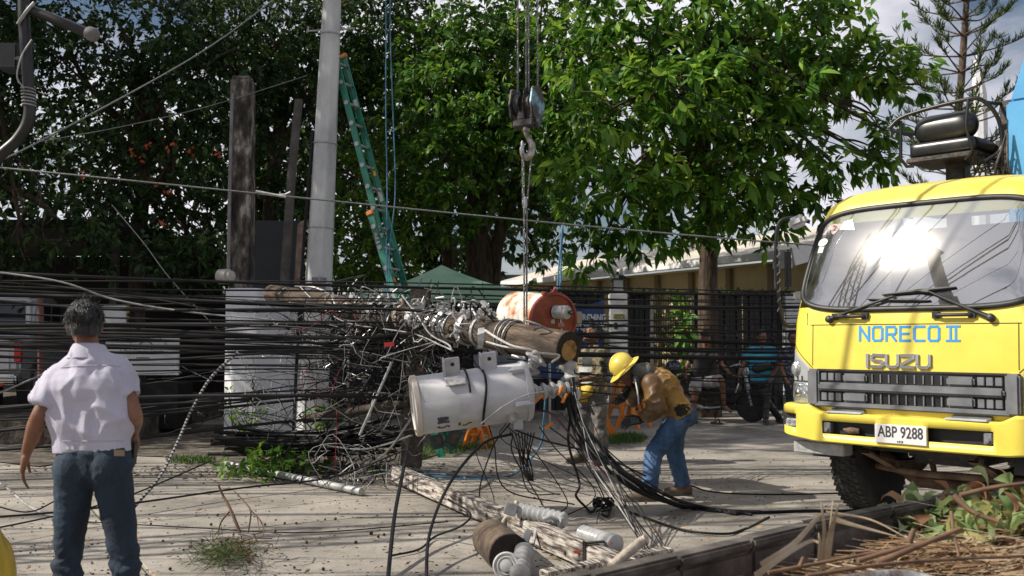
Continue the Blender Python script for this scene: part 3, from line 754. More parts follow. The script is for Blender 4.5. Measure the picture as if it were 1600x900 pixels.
# ---- bent service pipe at the upper left
mp_ = thing('service_pipe', 'dark bent service mast pipe with a capped side arm, upper left', 'pipe', P(38, 100, 8))
mb = MB(); mb.tube(spline([P(-60, 300, 8), P(0, 243, 8), P(30, 215, 8), P(46, 180, 8), P(44, 120, 8), P(38, 30, 8), P(38, -60, 8)], 8), .046, 12); mb.build('mast', M['black_paint'], mp_, smooth=60)
mb = MB(); mb.tube([P(44, 14, 7.98), P(80, 28, 7.96), P(136, 51, 7.93)], .04, 12); mb.build('side_arm', M['black_paint'], mp_, smooth=60)
mb = MB(); c = P(134, 50, 7.93); dd = (P(155, 57, 7.92) - c).normalized(); mb.lathe([(.03, 0), (.045, .01), (.056, .03), (.056, .08), (.04, .105), (.01, .11)], c, dd, 16); mb.build('end_cap', M['outrigger_grey'], mp_, smooth=50)
mb = MB(); pts = []
for i in range(70):
    a = i * .55; c = lerp(P(44, 135, 8), P(46, 166, 8), i / 69); pts.append(c + V((math.cos(a) * .053, math.sin(a) * .053, 0)))
mb.tube(pts, .006, 5); mb.tube(spline([P(50, 62, 7.94), P(34, 88, 7.94), P(27, 120, 7.94), P(38, 138, 7.94)], 6), .007, 5)
mb.tube(spline([P(28, 38, 7.94), P(40, 20, 7.93), P(54, 4, 7.94)], 6), .014, 6)
mb.build('wire_wrap', M['grey_cable'], mp_)
mb = MB(); mb.box(P(20, 92, 8.3), (.16, .2, .22)); mb.bar(P(20, 92, 8.3), P(44, 92, 8), .04, .04); mb.build('junction_box', M['black_paint'], mp_, bevel=.01)

# ---- green extension ladder
M['frp_green'] = mat('frp_green', [(.008, .12, .075), (.012, .17, .11), (.02, .2, .13)], .42, scale=4, stretch=(1, 1, .4))
M['orange_plastic'] = mat('orange_plastic', [(.55, .16, .02), (.75, .24, .03)], .45, scale=4)
ld = thing('ladder', 'green fibreglass extension ladder leaning on the octagonal pole', 'ladder', G(690, 690))
F0, F1 = P(521, 80, 14.0), P(613, 440, 13.3)           # fly section, near rail
H0, H1 = P(537, 88, 14.38), P(633, 446, 13.68)         # fly section, far rail
B0, B1 = P(578, 333, 13.36), G(690, 715)               # base section, near rail
B0b, B1b = P(602, 338, 13.74), G(690, 715) + (H1 - F1)
def channel(mb, a, b, lat):
    dr = (V(b) - V(a)).normalized(); dep = dr.cross(lat).normalized()
    mb.bar(a, b, .008, .085, dep)
    for s in (-1, 1): mb.bar(V(a) + dep * s * .04 + lat * .014, V(b) + dep * s * .04 + lat * .014, .034, .007, dep)
lat = (H1 - F1).normalized()
for a, b, s in ((F0, F1, 1), (H0, H1, -1), (B0, B1, 1), (B0b, B1b, -1)):
    mb = MB(); channel(mb, a, b, lat * s); mb.build('rail', M['frp_green'], ld)
def rungs(a, b, a2, b2, n, t0, t1):
    for i in range(n):
        t = lerp(t0, t1, i / (n - 1)); mb = MB(); mb.tube([lerp(V(a), V(b), t) - lat * .008, lerp(V(a2), V(b2), t) + lat * .008], .019, 10)
        o = mb.build('rung', M['steel'], ld, smooth=50)
        for p, sgn in ((lerp(V(a), V(b), t), -1),):
            m2 = MB(); m2.lathe([(.021, 0), (.033, 0), (.033, .012), (.021, .012)], p - lat * .018, lat, 12); m2.build('rung_ferrule', M['galv'], o)
            m3 = MB(); m3.lathe([(.001, 0), (.021, 0), (.021, .004), (.001, .004)], p - lat * .0165, lat, 10); m3.build('rung_hole', M['black_paint'], o)
rungs(F0, F1, H0, H1, 11, .05, .97); rungs(B0, B1, B0b, B1b, 11, .06, .95)
for p, dr in ((F0, F0 - F1), (H0, H0 - H1), (F1, F1 - F0), (H1, H1 - H0), (B0, B0 - B1)):
    mb = MB(); mb.bar(p - dr.normalized() * .03, p + dr.normalized() * .035, .05, .1, lat.cross(dr)); mb.build('end_cap', M['orange_plastic'], ld, bevel=.008)
mb = MB(); c = lerp(B0, B1, .1); mb.bar(c + V((0, -.05, 0)) - lat * .03, c + lat * .22 + V((0, -.05, .04)), .006, .06); mb.build('latch', M['galv'], ld)
for k, (c, w, h, m) in enumerate(((lerp(H0, H1, .22), .07, .15, M['paper']), (lerp(H0, H1, .52), .05, .13, mat('sticker_yellow', (.6, .45, .03), .5)), (lerp(H0, H1, .62), .07, .2, M['paper']), (lerp(B0, B1, .12), .06, .08, M['paper']))):
    mb = MB(); dr = (H1 - H0).normalized(); side = -lat; q = dr.cross(lat).normalized()
    cc = c - lat * .013; mb.add([cc + q * sx * w / 2 * .95 + dr * sy * h / 2 for sx, sy in ((-1, -1), (1, -1), (1, 1), (-1, 1))], [(0, 1, 2, 3)]); mb.build('sticker', m, ld)
text('28', .05, M['ink'], lerp(B0, B1, .12) - lat * .016, dr.cross(lat), -dr, ld)

# ---- the fallen wooden pole in its slings
def wood_round(name):
    m = bpy.data.materials.new(name); m.use_nodes = True; nt = m.node_tree; nd = nt.nodes; ln = nt.links; b = nd['Principled BSDF']
    tc = nd.new('ShaderNodeTexCoord'); mp = nd.new('ShaderNodeMapping'); mp.inputs['Scale'].default_value = (2.2, 2.2, 1)
    dirv = (V(PA) - V(PB)).normalized(); q = dirv.to_track_quat('X', 'Z').inverted().to_euler(); mp.vector_type = 'POINT'; mp.inputs['Rotation'].default_value = q
    m2 = nd.new('ShaderNodeMapping'); m2.inputs['Scale'].default_value = (.35, 2.2, 2.2)
    n1 = nd.new('ShaderNodeTexNoise'); n1.inputs['Scale'].default_value = 7; n1.inputs['Detail'].default_value = 9; n1.inputs['Roughness'].default_value = .72
    rp = nd.new('ShaderNodeValToRGB'); e = rp.color_ramp.elements; e.new(.5); e.new(.6)
    for i, (p, c) in enumerate(((.3, (.012, .009, .007)), (.48, (.055, .038, .026)), (.6, (.13, .095, .065)), (.75, (.32, .25, .19)))): e[i].position = p; e[i].color = (*c, 1)
    bp = nd.new('ShaderNodeBump'); bp.inputs['Strength'].default_value = 1; bp.inputs['Distance'].default_value = .025
    mp.inputs['Scale'].default_value = (1, 1, 1)
    ln.new(tc.outputs['Object'], mp.inputs[0]); ln.new(mp.outputs[0], m2.inputs[0]); ln.new(m2.outputs[0], n1.inputs['Vector']); ln.new(n1.outputs['Fac'], rp.inputs[0]); ln.new(rp.outputs[0], b.inputs['Base Color']); ln.new(n1.outputs['Fac'], bp.inputs['Height']); ln.new(bp.outputs[0], b.inputs['Normal'])
    b.inputs['Roughness'].default_value = .9
    return m
PA = P(889, 544, 8.9); PB = P(425, 459, 13.2); PD = (PA - PB).normalized()
M['pole_wood'] = wood_round('pole_wood')
M['end_grain'] = mat('end_grain', [(.1, .05, .018), (.28, .15, .05), (.42, .26, .09)], .85, scale=9, bump=.5, bscale=40)
M['creosote'] = mat('creosote', [(.006, .005, .004), (.025, .017, .011)], .85, scale=20, bump=.4)
fp = thing('fallen_pole', 'thick brown wooden utility pole hanging level in the crane sling', 'pole', PA)
mb = MB(); rows = []; NL = 60
x_, y_, _ = frame(PD)
for i in range(NL + 1):
    t = i / NL; c = lerp(PB, PA, t); r = lerp(.122, .152, t); row = []
    for k in range(25):
        a = 2 * math.pi * (k % 24) / 24; rr = r * (1 + .035 * mnoise.noise(V((math.cos(a) * 2, math.sin(a) * 2, t * 16))) + .015 * mnoise.noise(V((math.cos(a) * 6, math.sin(a) * 6, t * 9))))
        row.append(c + (x_ * math.cos(a) + y_ * math.sin(a)) * rr)
    rows.append(row)
mb.grid(rows); mb.add(rows[0][:24], [tuple(range(24))]); mb.build('shaft', M['pole_wood'], fp, smooth=60)
mb = MB(); mb.lathe([(.15, -.004), (.15, .004), (.1, .006)], PA, PD, 28); mb.build('sapwood_ring', M['creosote'], fp)
mb = MB(); ring = [(.094, .0072), (.08, .011), (.05, .009), (.03, .012), (.002, .011)]; mb.lathe(ring, PA, PD, 24); o = mb.build('heartwood', M['end_grain'], fp, smooth=60)
for v in o.data.vertices: v.co += (x_ * .8 + y_ * .6) * .012 * mnoise.noise(v.co * 30) + (x_ * -.0 + y_ * -.02)
# galvanised bands and clamps crowding the shaft
for i in range(16):
    t = random.choice((.47, .53, .56, .61, .64, .69, .73, .77)) + random.uniform(-.02, .02); c = lerp(PB, PA, t); r = lerp(.122, .152, t) * 1.05
    tl = (PD + V((random.gauss(0, .12), random.gauss(0, .12), random.gauss(0, .12)))).normalized(); w = random.uniform(.016, .032)
    mb = MB(); mb.lathe([(r, -w), (r + .008, -w), (r + .008, w), (r, w)], c, tl, 22)
    a = random.uniform(-.6, 2.6); xx, yy, _ = frame(tl); rd = xx * math.cos(a) + yy * math.sin(a)
    mb.box(c + rd * (r + .035), (.05, .03, .07), Matrix((tl, tl.cross(rd), rd)).transposed()); mb.tube([c + rd * (r + .04) - tl.cross(rd) * .06, c + rd * (r + .04) + tl.cross(rd) * .06], .009, 6)
    mb.build('pole_band', M['steel'] if i % 5 else mat('primer_band', (.4, .33, .26), .6) if i == 0 else M['galv'], fp)
mb = MB()
for i in range(170):
    t = random.uniform(.3, .8); c = lerp(PB, PA, t); a = random.uniform(-1.4, 3.4); rd = x_ * math.cos(a) + y_ * math.sin(a); r = random.uniform(.13, .3)
    c = c + rd * r; dv = V((random.gauss(0, 1), random.gauss(0, 1), random.gauss(0, 1))).normalized()
    k = random.random()
    if k < .4: mb.tube([c - dv * .06, c + dv * .06], random.uniform(.006, .012), 6)
    elif k < .75: mb.box(c, (random.uniform(.02, .05), random.uniform(.01, .03), random.uniform(.04, .13)), dv.to_track_quat('Z', 'Y').to_matrix())
    else:
        e = frame(dv); mb.tube([c + (e[0] * math.cos(q * .5) + e[1] * math.sin(q * .5)) * .045 for q in range(10)], .009, 5)
o = mb.build('line_clamps', M['galv'], fp); o['kind'] = 'stuff'
mb = MB(); c = lerp(PB, PA, .79) + V((0, -.14, 0)); q = P(752, 523, 9.3)
mb.grid([[q + V((-.03, .02, .06)), q + V((.03, .02, .07))], [q + V((-.035, -.04, 0)), q + V((.03, -.04, .02))], [q + V((-.03, -.035, -.06)), q + V((.028, -.035, -.05))], [q + V((-.035, 0, -.13)), q + V((.015, 0, -.12))]]); mb.build('torn_strap', M['galv'], fp)
mb = MB(); q = P(879, 518, 8.95) ; mb.tube([q - V((.0, 0, .02)), q + V((-.01, 0, .11))], .012, 7); mb.box(q + V((-.01, 0, .06)), (.05, .03, .035)); mb.box(q, (.09, .06, .015)); mb.build('through_bolt', mat('rust', [(.12, .07, .05), (.24, .16, .12)], .8, scale=20), fp)

# ---- crane hook block, ropes and slings
hb = thing('hook_block', 'black crane hook block with worn blue cheek plate and steel hook', 'hook block', P(822, 170, 9.1))
YH = 9.1
def cheek(c, dep, m, nm):
    pr = [(-.075, .17), (.05, .19), (.095, .13), (.125, .02), (.10, -.08), (.05, -.19), (.02, -.2), (-.02, -.15), (-.085, -.1), (-.11, .02)]
    mb = MB(); mb.prism(pr, c, V((.55, .83, 0)).normalized(), V((0, 0, 1)), dep); return mb.build(nm, m, hb, bevel=.008)
xa = V((.83, -.55, 0)).normalized()
hc = P(822, 168, YH)
M['cheek_blue'] = mat('cheek_blue', [(.02, .02, .022), (.06, .05, .045), (.12, .25, .32), (.3, .42, .45)], .5, .2, scale=9, bump=.3, pos=[.36, .5, .58, .68])
cheek(hc + xa * .115, .03, M['cheek_blue'], 'cheek_plate'); cheek(hc - xa * .115, .03, M['dark_steel'], 'cheek_plate'); cheek(hc + xa * .03, .014, M['dark_steel'], 'divider_plate')
mb = MB()
for s in (-.055, .055): mb.lathe([(.05, -.03), (.1, -.03), (.085, -.008), (.085, .008), (.1, .03), (.05, .03)], hc + xa * s + V((0, 0, .03)), xa, 20)
mb.build('sheave', M['dark_steel'], hb)
mb = MB(); mb.box(hc + V((0, -.05, -.02)), (.19, .03, .2), Matrix.Rotation(math.atan2(xa.y, xa.x), 3, 'Z')); mb.box(hc + V((0, 0, -.15)), (.22, .13, .07), Matrix.Rotation(math.atan2(xa.y, xa.x), 3, 'Z')); mb.build('yoke', M['dark_steel'], hb, bevel=.01)
M['hook_steel'] = mat('hook_steel', [(.12, .11, .1), (.3, .27, .24), (.45, .42, .4)], .38, .8, scale=14)
mb = MB(); hp = [(822, 200), (822, 208), (826, 216), (831, 227), (830, 239), (824, 246), (818, 243), (815, 234), (816, 226)]
mb.tube(spline([P(u, v, YH - .02) for u, v in hp], 5), [lerp(.02, .034, min(1, i / 20)) if i < 26 else lerp(.034, .012, (i - 26) / 14) for i in range(41)], 12); mb.build('hook', M['hook_steel'], hb, smooth=60)
mb = MB(); mb.lathe([(.03, 0), (.035, .015), (.03, .05), (.022, .06)], P(822, 206, YH - .02), (0, 0, 1), 14); mb.build('hook_collar', M['hook_steel'], hb, smooth=50)
# boom tip above the picture, carried by the blue crane on the truck
TIP = V((.12, 9.15, 8.2))
M['rope_steel'] = mat('rope_steel', [(.1, .1, .1), (.3, .3, .29)], .5, .6, scale=60)
def twisted(mb, a, b, r, pitch=.05, n=3):
    a = V(a); b = V(b); L = (b - a).length; d = (b - a).normalized(); x, y, _ = frame(d); m = max(6, int(L / pitch * 5))
    for k in range(n):
        mb.tube([lerp(a, b, i / m) + (x * math.cos(i / 5 * 2 * math.pi / 1.6 + k * 2 * math.pi / n) + y * math.sin(i / 5 * 2 * math.pi / 1.6 + k * 2 * math.pi / n)) * r * .55 for i in range(m + 1)], r * .55, 4)
for u, ys, off in ((809, -.04, -.095), (822, .02, -.03), (826, -.03, .02), (840, .03, .1)):
    a = P(u, 146, YH + ys); b = V((TIP.x + off, TIP.y + ys, TIP.z)); b.x = a.x
    mb = MB(); twisted(mb, a, b, .009); tag(mb.build('hoist_rope', M['rope_steel']), 'thin steel hoist rope running up from the hook block', 'rope', 'parallel hoist ropes above the hook block')
sl = thing('wire_sling', 'steel wire sling from the hook down round the wooden pole', 'sling', P(822, 330, 9.05))
mb = MB(); twisted(mb, P(818, 240, YH - .02), P(819, 322, 9.08), .008); twisted(mb, P(830, 246, YH - .02), P(823, 322, 9.08), .008); twisted(mb, P(816, 232, YH - .05), P(817, 322, 9.05), .008)
mb.build('upper_legs', M['rope_steel'], sl)
mb = MB(); mb.lathe([(.016, 0), (.02, .01), (.02, .1), (.016, .11)], P(820, 326, 9.06), (0, 0, 1), 10); mb.lathe([(.012, 0), (.018, .02), (.014, .1), (.006, .12)], P(816, 240, YH - .05), (0, 0, 1), 10); mb.build('ferrule', M['steel'], sl, smooth=50)
cS = lerp(PB, PA, .86)
mb = MB(); twisted(mb, P(819, 326, 9.06), P(819, 505, 9.1), .009); twisted(mb, P(823, 326, 9.06), P(823, 505, 9.12), .009); mb.build('lower_legs', M['rope_steel'], sl)
for k, off in enumerate((-.04, .0, .05)):
    mb = MB(); c = cS + PD * off; tl = (PD + V((.1 * (k - 1), 0, .12 * (1 - k)))).normalized(); xx, yy, _ = frame(tl); mb.tube([c + (xx * math.cos(a * math.pi / 12) + yy * math.sin(a * math.pi / 12)) * .17 for a in range(24)], .011, 6, closed=True); mb.build('sling_loop', M['rope_steel'], sl, smooth=60)
mb = MB(); q = P(818, 500, 9.0); mb.tube(spline([q, q + V((.1, -.05, -.03)), P(855, 514, 8.95), P(868, 521, 8.95)], 6), .011, 6); mb.build('sling_tail', M['rope_steel'], sl, smooth=60)

# ---- transformers
M['tank_grey'] = mat('tank_grey', [(.2, .18, .165), (.38, .375, .38), (.46, .46, .475), (.52, .52, .53)], .45, scale=3.4, rvar=.12, bump=.06, bscale=5, detail=11, pos=[.27, .36, .48, .66])
M['tank_base'] = mat('tank_base', [(.45, .4, .34), (.58, .52, .45)], .6, scale=3)
def insulator(mb, o, d, L, r, n, core=.55, cap=True):
    prof = [(r * core * .8, 0)]
    for i in range(n):
        t0 = L * (i + .1) / n; t1 = L * (i + .5) / n; t2 = L * (i + .9) / n
        prof += [(r * core, t0), (r, t0 + (t1 - t0) * .5), (r * .98, t1), (r * core, t2)]
    prof += [(r * core * .8, L)]
    mb.lathe(prof, o, d, 20)
    return V(o) + V(d).normalized() * L
T0 = P(649, 634, 8.45); T1 = P(818, 611, 8.62); TD = (T1 - T0).normalized()
gt = thing('transformer', 'large pale grey pole transformer hanging on its side', 'transformer', (T0 + T1) / 2)
rT = .248
TL = (T1 - T0).length
mb = MB(); mb.lathe([(rT * .97, -.01), (rT, 0), (rT, TL - .02), (rT * 1.0, TL)], T0, TD, 48); mb.build('tank', M['tank_grey'], gt, smooth=40)
mb = MB(); mb.lathe([(rT * 1.02, .03), (rT * 1.045, .025), (rT * 1.045, -.012), (rT * 1.0, -.022), (rT * .93, -.02), (rT * .9, -.004), (rT * .4, -.002), (.002, -.001)], T0, TD, 40); mb.build('base_rim', M['tank_base'], gt, smooth=40)
mb = MB(); mb.lathe([(rT * 1.0, -.015), (rT * 1.06, -.012), (rT * 1.06, .015), (rT * .98, .04), (rT * .5, .075), (.01, .08)], T0 + TD * TL, TD, 40); mb.build('lid', M['tank_grey'], gt, smooth=40)
xu = V((0, 0, 1)); xu = (xu - TD * xu.dot(TD)).normalized(); xf = TD.cross(xu); xf = xf if xf.y < 0 else -xf        # up and toward the camera, square to the axis
def on_tank(t, ang, r=None): return T0 + TD * (t * TL) + (xf * math.cos(ang) + xu * math.sin(ang)) * (r or rT)
for t, ang in ((.36, 1.22), (.70, 1.27)):
    mb = MB(); c = on_tank(t, ang, rT + .062); rd = (xf * math.cos(ang) + xu * math.sin(ang)); rt = Matrix((TD, rd.cross(TD) * -1, rd)).transposed()
    mb.box(c, (.125, .04, .16), rt); mb.box(c - TD * .07, (.018, .1, .16), rt); mb.build('hanger_bracket', M['tank_grey'], gt, bevel=.006)
    mb = MB(); mb.lathe([(.001, 0), (.017, 0), (.017, .004), (.001, .004)], c + rd * .03 + rd.cross(TD) * (.024 if (rd.cross(TD)).y < 0 else -.024), rd.cross(TD), 10); mb.build('bolt_hole', M['black_paint'], gt)
c = on_tank(.36, .72, rT + .02); rd = (xf * math.cos(.72) + xu * math.sin(.72)); rt = Matrix((TD, rd.cross(TD) * -1, rd)).transposed()
mb = MB(); mb.box(c, (.17, .09, .012), rt)
for s in (-1, 1): mb.box(c + TD * s * .06 - rd * .015, (.02, .06, .035), rt)
mb.build('rating_plate', mat('rating_plate', [(.22, .21, .2), (.5, .49, .47), (.62, .61, .6)], .5, .3, scale=22, bump=.3), gt, bevel=.002)
c = on_tank(.93, .8, rT + .03); mb = MB(); mb.box(c, (.1, .045, .05), rt); mb.box(c + TD * -.05, (.05, .02, .03), rt); mb.build('lid_clamp', M['tank_grey'], gt, bevel=.004)
c = on_tank(.93, -.35, rT + .02); mb = MB(); mb.box(c, (.13, .05, .045), rt); mb.tube([c - TD * .03 + xf * .01, c + TD * .09 + xf * .01], .016, 8); mb.build('ground_lug', M['tank_grey'], gt, bevel=.004)
c = on_tank(.83, -.8); rd = (xf * math.cos(-.8) + xu * math.sin(-.8)); mb = MB(); mb.lathe([(.05, -.01), (.05, .015), (.035, .02), (.035, .055), (.02, .07)], c, rd, 16); mb.build('drain_valve', M['galv'], gt, smooth=40)
c = on_tank(.9, -1.25); mb = MB(); mb.box(c - xu * .03, (.08, .05, .09)); mb.build('drain_lug', M['tank_grey'], gt, bevel=.005)
mb = MB(); e = T0 + TD * (TL + .06) - xu * .02 + xf * .05; e2 = insulator(mb, e, TD, .3, .075, 4, .62); mb.build('bushing', M['porcelain'], gt, smooth=40)
mb = MB(); mb.lathe([(.05, 0), (.055, .01), (.055, .03), (.02, .04)], e2, TD, 14); mb.build('bushing_cap', M['galv'], gt, smooth=40)
for k, (t, s) in enumerate(((-.10, -.14), (-.02, -.19))):
    mb = MB(); e = T0 + TD * (TL + .04) + xu * t + xf * s; insulator(mb, e, TD + xu * .1, .11, .04, 2); mb.build('bushing', M['porcelain'], gt, smooth=40)
# painted marks curve with the tank
M['paint_mark'] = mat('paint_mark', [(.02, .025, .04), (.1, .1, .11)], .7, scale=14)
def tank_stroke(mb, pts, w=.011):           # pts in (along m, angle) on the tank
    q = [on_tank(a / TL, b, rT + .0025) for a, b in pts]; rows = []
    for i, p in enumerate(q):
        tdir = (q[min(i + 1, len(q) - 1)] - q[max(i - 1, 0)]).normalized(); n = (p - (T0 + TD * (p - T0).dot(TD))).normalized(); sd = n.cross(tdir) * w
        rows.append([p - sd, p + sd])
    mb.grid(rows)
mb = MB()
tank_stroke(mb, [(.15, -.48), (.2, -.47), (.245, -.49)]); tank_stroke(mb, [(.245, -.5), (.2, -.54), (.155, -.58)]); tank_stroke(mb, [(.155, -.585), (.2, -.62), (.25, -.64)]); tank_stroke(mb, [(.15, -.66), (.2, -.65), (.25, -.66)])
tank_stroke(mb, [(.17, -.84), (.15, -.87), (.17, -.92), (.2, -.93), (.215, -.88), (.23, -.84), (.25, -.88), (.24, -.93)], .009)
mb.build('paint_mark', M['paint_mark'], gt)
mb = MB(); mb.grid([[on_tank(a / TL, b, rT + .0015) for a in (.33, .37, .41, .45)] for b in (-.74, -.82, -.9, -.98)]); mb.build('yellow_sticker', mat('cream_sticker', [(.42, .4, .25), (.55, .53, .36)], .6, scale=8), gt)
mb = MB(); tank_stroke(mb, [(.335, -.76), (.335, -.85), (.335, -.93)], .009); tank_stroke(mb, [(.36, -.93), (.385, -.96), (.4, -.9), (.42, -.84), (.44, -.86)], .009); mb.build('paint_mark', M['paint_mark'], gt)
for t, dx in ((.47, .01), (.6, .04)):
    mb = MB(); mb.tube([on_tank(t + dx * math.sin(a * 2) * .8, a, rT + .012) for a in [1.7 - .18 * k for k in range(16 if t > .5 else 9)]], .008 if t < .5 else .0105, 6); mb.build('hanging_cable', M['black_cable'], gt, smooth=60)

# second transformer, rust-red end
Q1 = P(865, 499, 9.75); Q0 = P(806, 492, 10.35); QD = (Q1 - Q0).normalized(); QL = (Q1 - Q0).length
rt_ = thing('transformer', 'rust-streaked white transformer with dark red end behind the pole', 'transformer', (Q0 + Q1) / 2)
rQ = .245
M['white_rust'] = mat('white_rust', [(.34, .11, .03), (.62, .52, .4), (.7, .69, .66)], .55, scale=3.4, detail=8, pos=[.36, .45, .52])
M['rust_red'] = mat('rust_red', [(.11, .016, .01), (.19, .03, .018), (.28, .06, .03)], .5, scale=6, rvar=.1)
mb = MB(); mb.lathe([(rQ * .9, -.02), (rQ * .97, 0), (rQ, .04), (rQ, QL)], Q0, QD, 40); mb.build('tank', M['white_rust'], rt_, smooth=40)
mb = MB(); mb.lathe([(rQ, -.06), (rQ * 1.05, -.05), (rQ * 1.05, -.015), (rQ * 1.09, -.01), (rQ * 1.09, .02), (rQ * .99, .03), (rQ * .96, .012), (rQ * .5, .016), (.01, .016)], Q1, QD, 44); mb.build('end_cover', M['rust_red'], rt_, smooth=35)
qx, qy, _ = frame(QD)
uu = V((0, 0, 1)); uu = (uu - QD * uu.dot(QD)).normalized(); ss = QD.cross(uu)
ss = ss if ss.x > 0 else -ss
mb = MB(); e = Q1 + uu * .075 + ss * .0 + QD * .012; bd = (QD + ss * .35 + uu * .02).normalized(); e2 = insulator(mb, e, bd, .17, .068, 5, .8); mb.build('bushing', M['porcelain'], rt_, smooth=40)
mb = MB(); mb.tube([e2, e2 + bd * .05], .014, 8); mb.box(e2 + bd * .03, (.03, .03, .05)); mb.build('terminal', M['dark_steel'], rt_)
mb = MB(); mb.box(Q1 + uu * .27 + QD * -.02, (.06, .05, .05)); mb.tube([Q1 + uu * .25 - ss * .03, Q1 + uu * .31, Q1 + uu * .25 + ss * .03], .014, 6); mb.tube([Q1 + uu * .235 - ss * .12 , Q1 + uu * .27 - ss * .12], .03, 8); mb.build('lifting_lug', M['rust_red'], rt_)
mb = MB(); c = Q1 - uu * .02 + QD * .02 - ss * .02; mb.box(c, (.035, .012, .04)); mb.build('tag_plate', M['galv'], rt_)
mb = MB(); mb.box(Q1 + ss * .3 + uu * .02, (.06, .06, .12)); mb.build('side_terminal', mat('terminal_box', (.3, .27, .2), .6), rt_, bevel=.006)

# ---- dead-end insulator string hanging under the pole end, and a spare under the shaft
di = thing('insulator', 'grey porcelain insulator with steel shackle hanging below the pole end', 'insulator', P(885, 580, 8.95))
mb = MB(); insulator(mb, P(886, 562, 8.95), P(893, 604, 8.95) - P(886, 562, 8.95), .24, .085, 2, .5); mb.build('porcelain_body', M['porcelain'], di, smooth=40)
mb = MB(); mb.tube(spline([P(882, 598, 8.95), P(876, 615, 8.93), P(888, 628, 8.9), P(899, 622, 8.9), P(900, 606, 8.92)], 6), .014, 8); mb.build('shackle', M['galv'], di, smooth=60)
mb = MB(); c = P(897, 615, 8.88); mb.lathe([(.02, -.03), (.055, -.03), (.055, -.018), (.035, 0), (.055, .018), (.055, .03), (.02, .03)], c, (.25, -1, 0), 20); mb.build('pulley', M['steel'], di, smooth=40)
mb = MB(); mb.tube([c + V((0, -.02, 0)), P(871, 672, 8.75)], .013, 7); mb.tube([c, P(884, 592, 8.9)], .012, 6); mb.build('rod', M['bare_wire'], di)
si = thing('insulator', 'squat grey insulator jammed beneath the wooden pole', 'insulator', P(833, 568, 8.9))
mb = MB(); mb.lathe([(.03, -.1), (.05, -.09), (.09, -.05), (.095, -.03), (.05, -.02), (.06, .02), (.11, .04), (.11, .055), (.06, .08), (.03, .09)], P(833, 568, 8.9), (.5, -.1, .75), 20); mb.build('porcelain_body', M['porcelain'], si, smooth=40)
mb = MB(); mb.tube([P(820, 560, 8.9), P(800, 556, 9.0)], .015, 7); mb.box(P(822, 572, 8.85), (.1, .04, .04)); mb.build('bracket', M['galv'], si)

# ---- cross-arm on the road with its insulators, sawn-off stump
M['old_board'] = mat('old_board', [(.03, .024, .02), (.17, .145, .12), (.42, .38, .34), (.55, .51, .47)], .9, scale=11, bump=.4, bscale=22, stretch=(.5, 4, 4), pos=[.36, .47, .55, .7], rot=math.atan2(G(985, 893, .1).y - G(618, 742, .1).y, G(985, 893, .1).x - G(618, 742, .1).x))
C0 = G(618, 742, .1); C1 = G(985, 893, .1)
ca = thing('crossarm', 'weathered white-flaked timber crossarm lying on the road', 'crossarm', C0)
cd = (C1 - C0).normalized(); cz = V((0, 0, 1))
mb = MB(); mb.bar(C0 + V((0, 0, .02)), C1 + V((0, 0, -.005)), .115, .15); mb.build('beam', M['old_board'], ca, bevel=.008)
for t in (.28, .55, .62, .84):
    mb = MB(); c = lerp(C0, C1, t); n = V((cd.y, -cd.x, 0)); n = n if n.y < 0 else -n; mb.lathe([(.001, 0), (.014, 0), (.014, .006), (.001, .006)], c + n * .0575 + V((0, 0, random.uniform(-.03, .04))), n, 8); mb.build('bolt_hole', M['creosote'], ca)
for t in (.9,):
    mb = MB(); c = lerp(C0, C1, t); mb.bar(c + n * .062 - V((0, 0, .09)), c + n * .062 + V((0, 0, .1)), .035, .01, n); mb.bar(c + n * .06 + V((0, 0, .087)), c - n * .08 + V((0, 0, .087)), .035, .01); mb.build('strap', M['dark_steel'], ca)
mb = MB(); c = lerp(C0, C1, .63); mb.tube(spline([c + n * .07 - V((0, 0, .08)), c + n * .075 + V((0, 0, .02)), c + n * .03 + V((.03, 0, .1)), c + V((.03, .02, .16))], 6), .017, 8); mb.build('clamp_rod', mat('clamp_tan', [(.3, .24, .18), (.5, .42, .34)], .7, scale=15), ca, smooth=60)
mb = MB(); c = C0 - cd * .03; mb.tube([c, c - cd * .1 - V((0, 0, .03))], .022, 8); mb.lathe([(.05, 0), (.05, .05), (.03, .08)], c - cd * .05, -cd, 12); mb.build('end_insulator', M['porcelain'], ca, smooth=40)
i1 = thing('insulator', 'ribbed grey cut-out insulator bolted above the crossarm', 'insulator', P(850, 805, 7.3))
def Pg(u, v, z): return G(u, v, z)
a = P(812, 797, 7.35); b = P(884, 814, 7.15)
mb = MB(); insulator(mb, a, b - a, (b - a).length, .062, 9, .79); mb.build('porcelain_body', M['porcelain'], i1, smooth=40)
mb = MB(); mb.box(P(798, 795, 7.3), (.09, .05, .09), Matrix.Rotation(.3, 3, 'Y')); mb.tube([P(800, 797, 7.35), a], .02, 8); mb.build('terminal_block', M['galv'], i1, bevel=.006)
mb = MB(); q = P(871, 813, 7.1); mb.tube([q, q + V((-.05, -.02, .03)), q + V((-.1, -.02, .01))], .018, 8); mb.tube([q + V((.03, 0, .02)), q + V((.0, 0, -.1)), P(840, 826, 7.1)], .022, 8); mb.tube([P(838, 826, 7.1), P(833, 850, 7.0)], .012, 6); mb.build('bracket', M['galv'], i1, smooth=50)
i2 = thing('insulator', 'ribbed pale insulator lying on the road right of the crossarm', 'insulator', P(930, 840, 6.75))
a = P(910, 834, 6.8); b = P(953, 848, 6.55)
mb = MB(); e2 = insulator(mb, a, b - a, (b - a).length * .8, .064, 6, .8); mb.lathe([(.06, 0), (.066, .02), (.066, .12), (.05, .13)], e2, b - a, 18); mb.build('porcelain_body', M['porcelain'], i2, smooth=40)
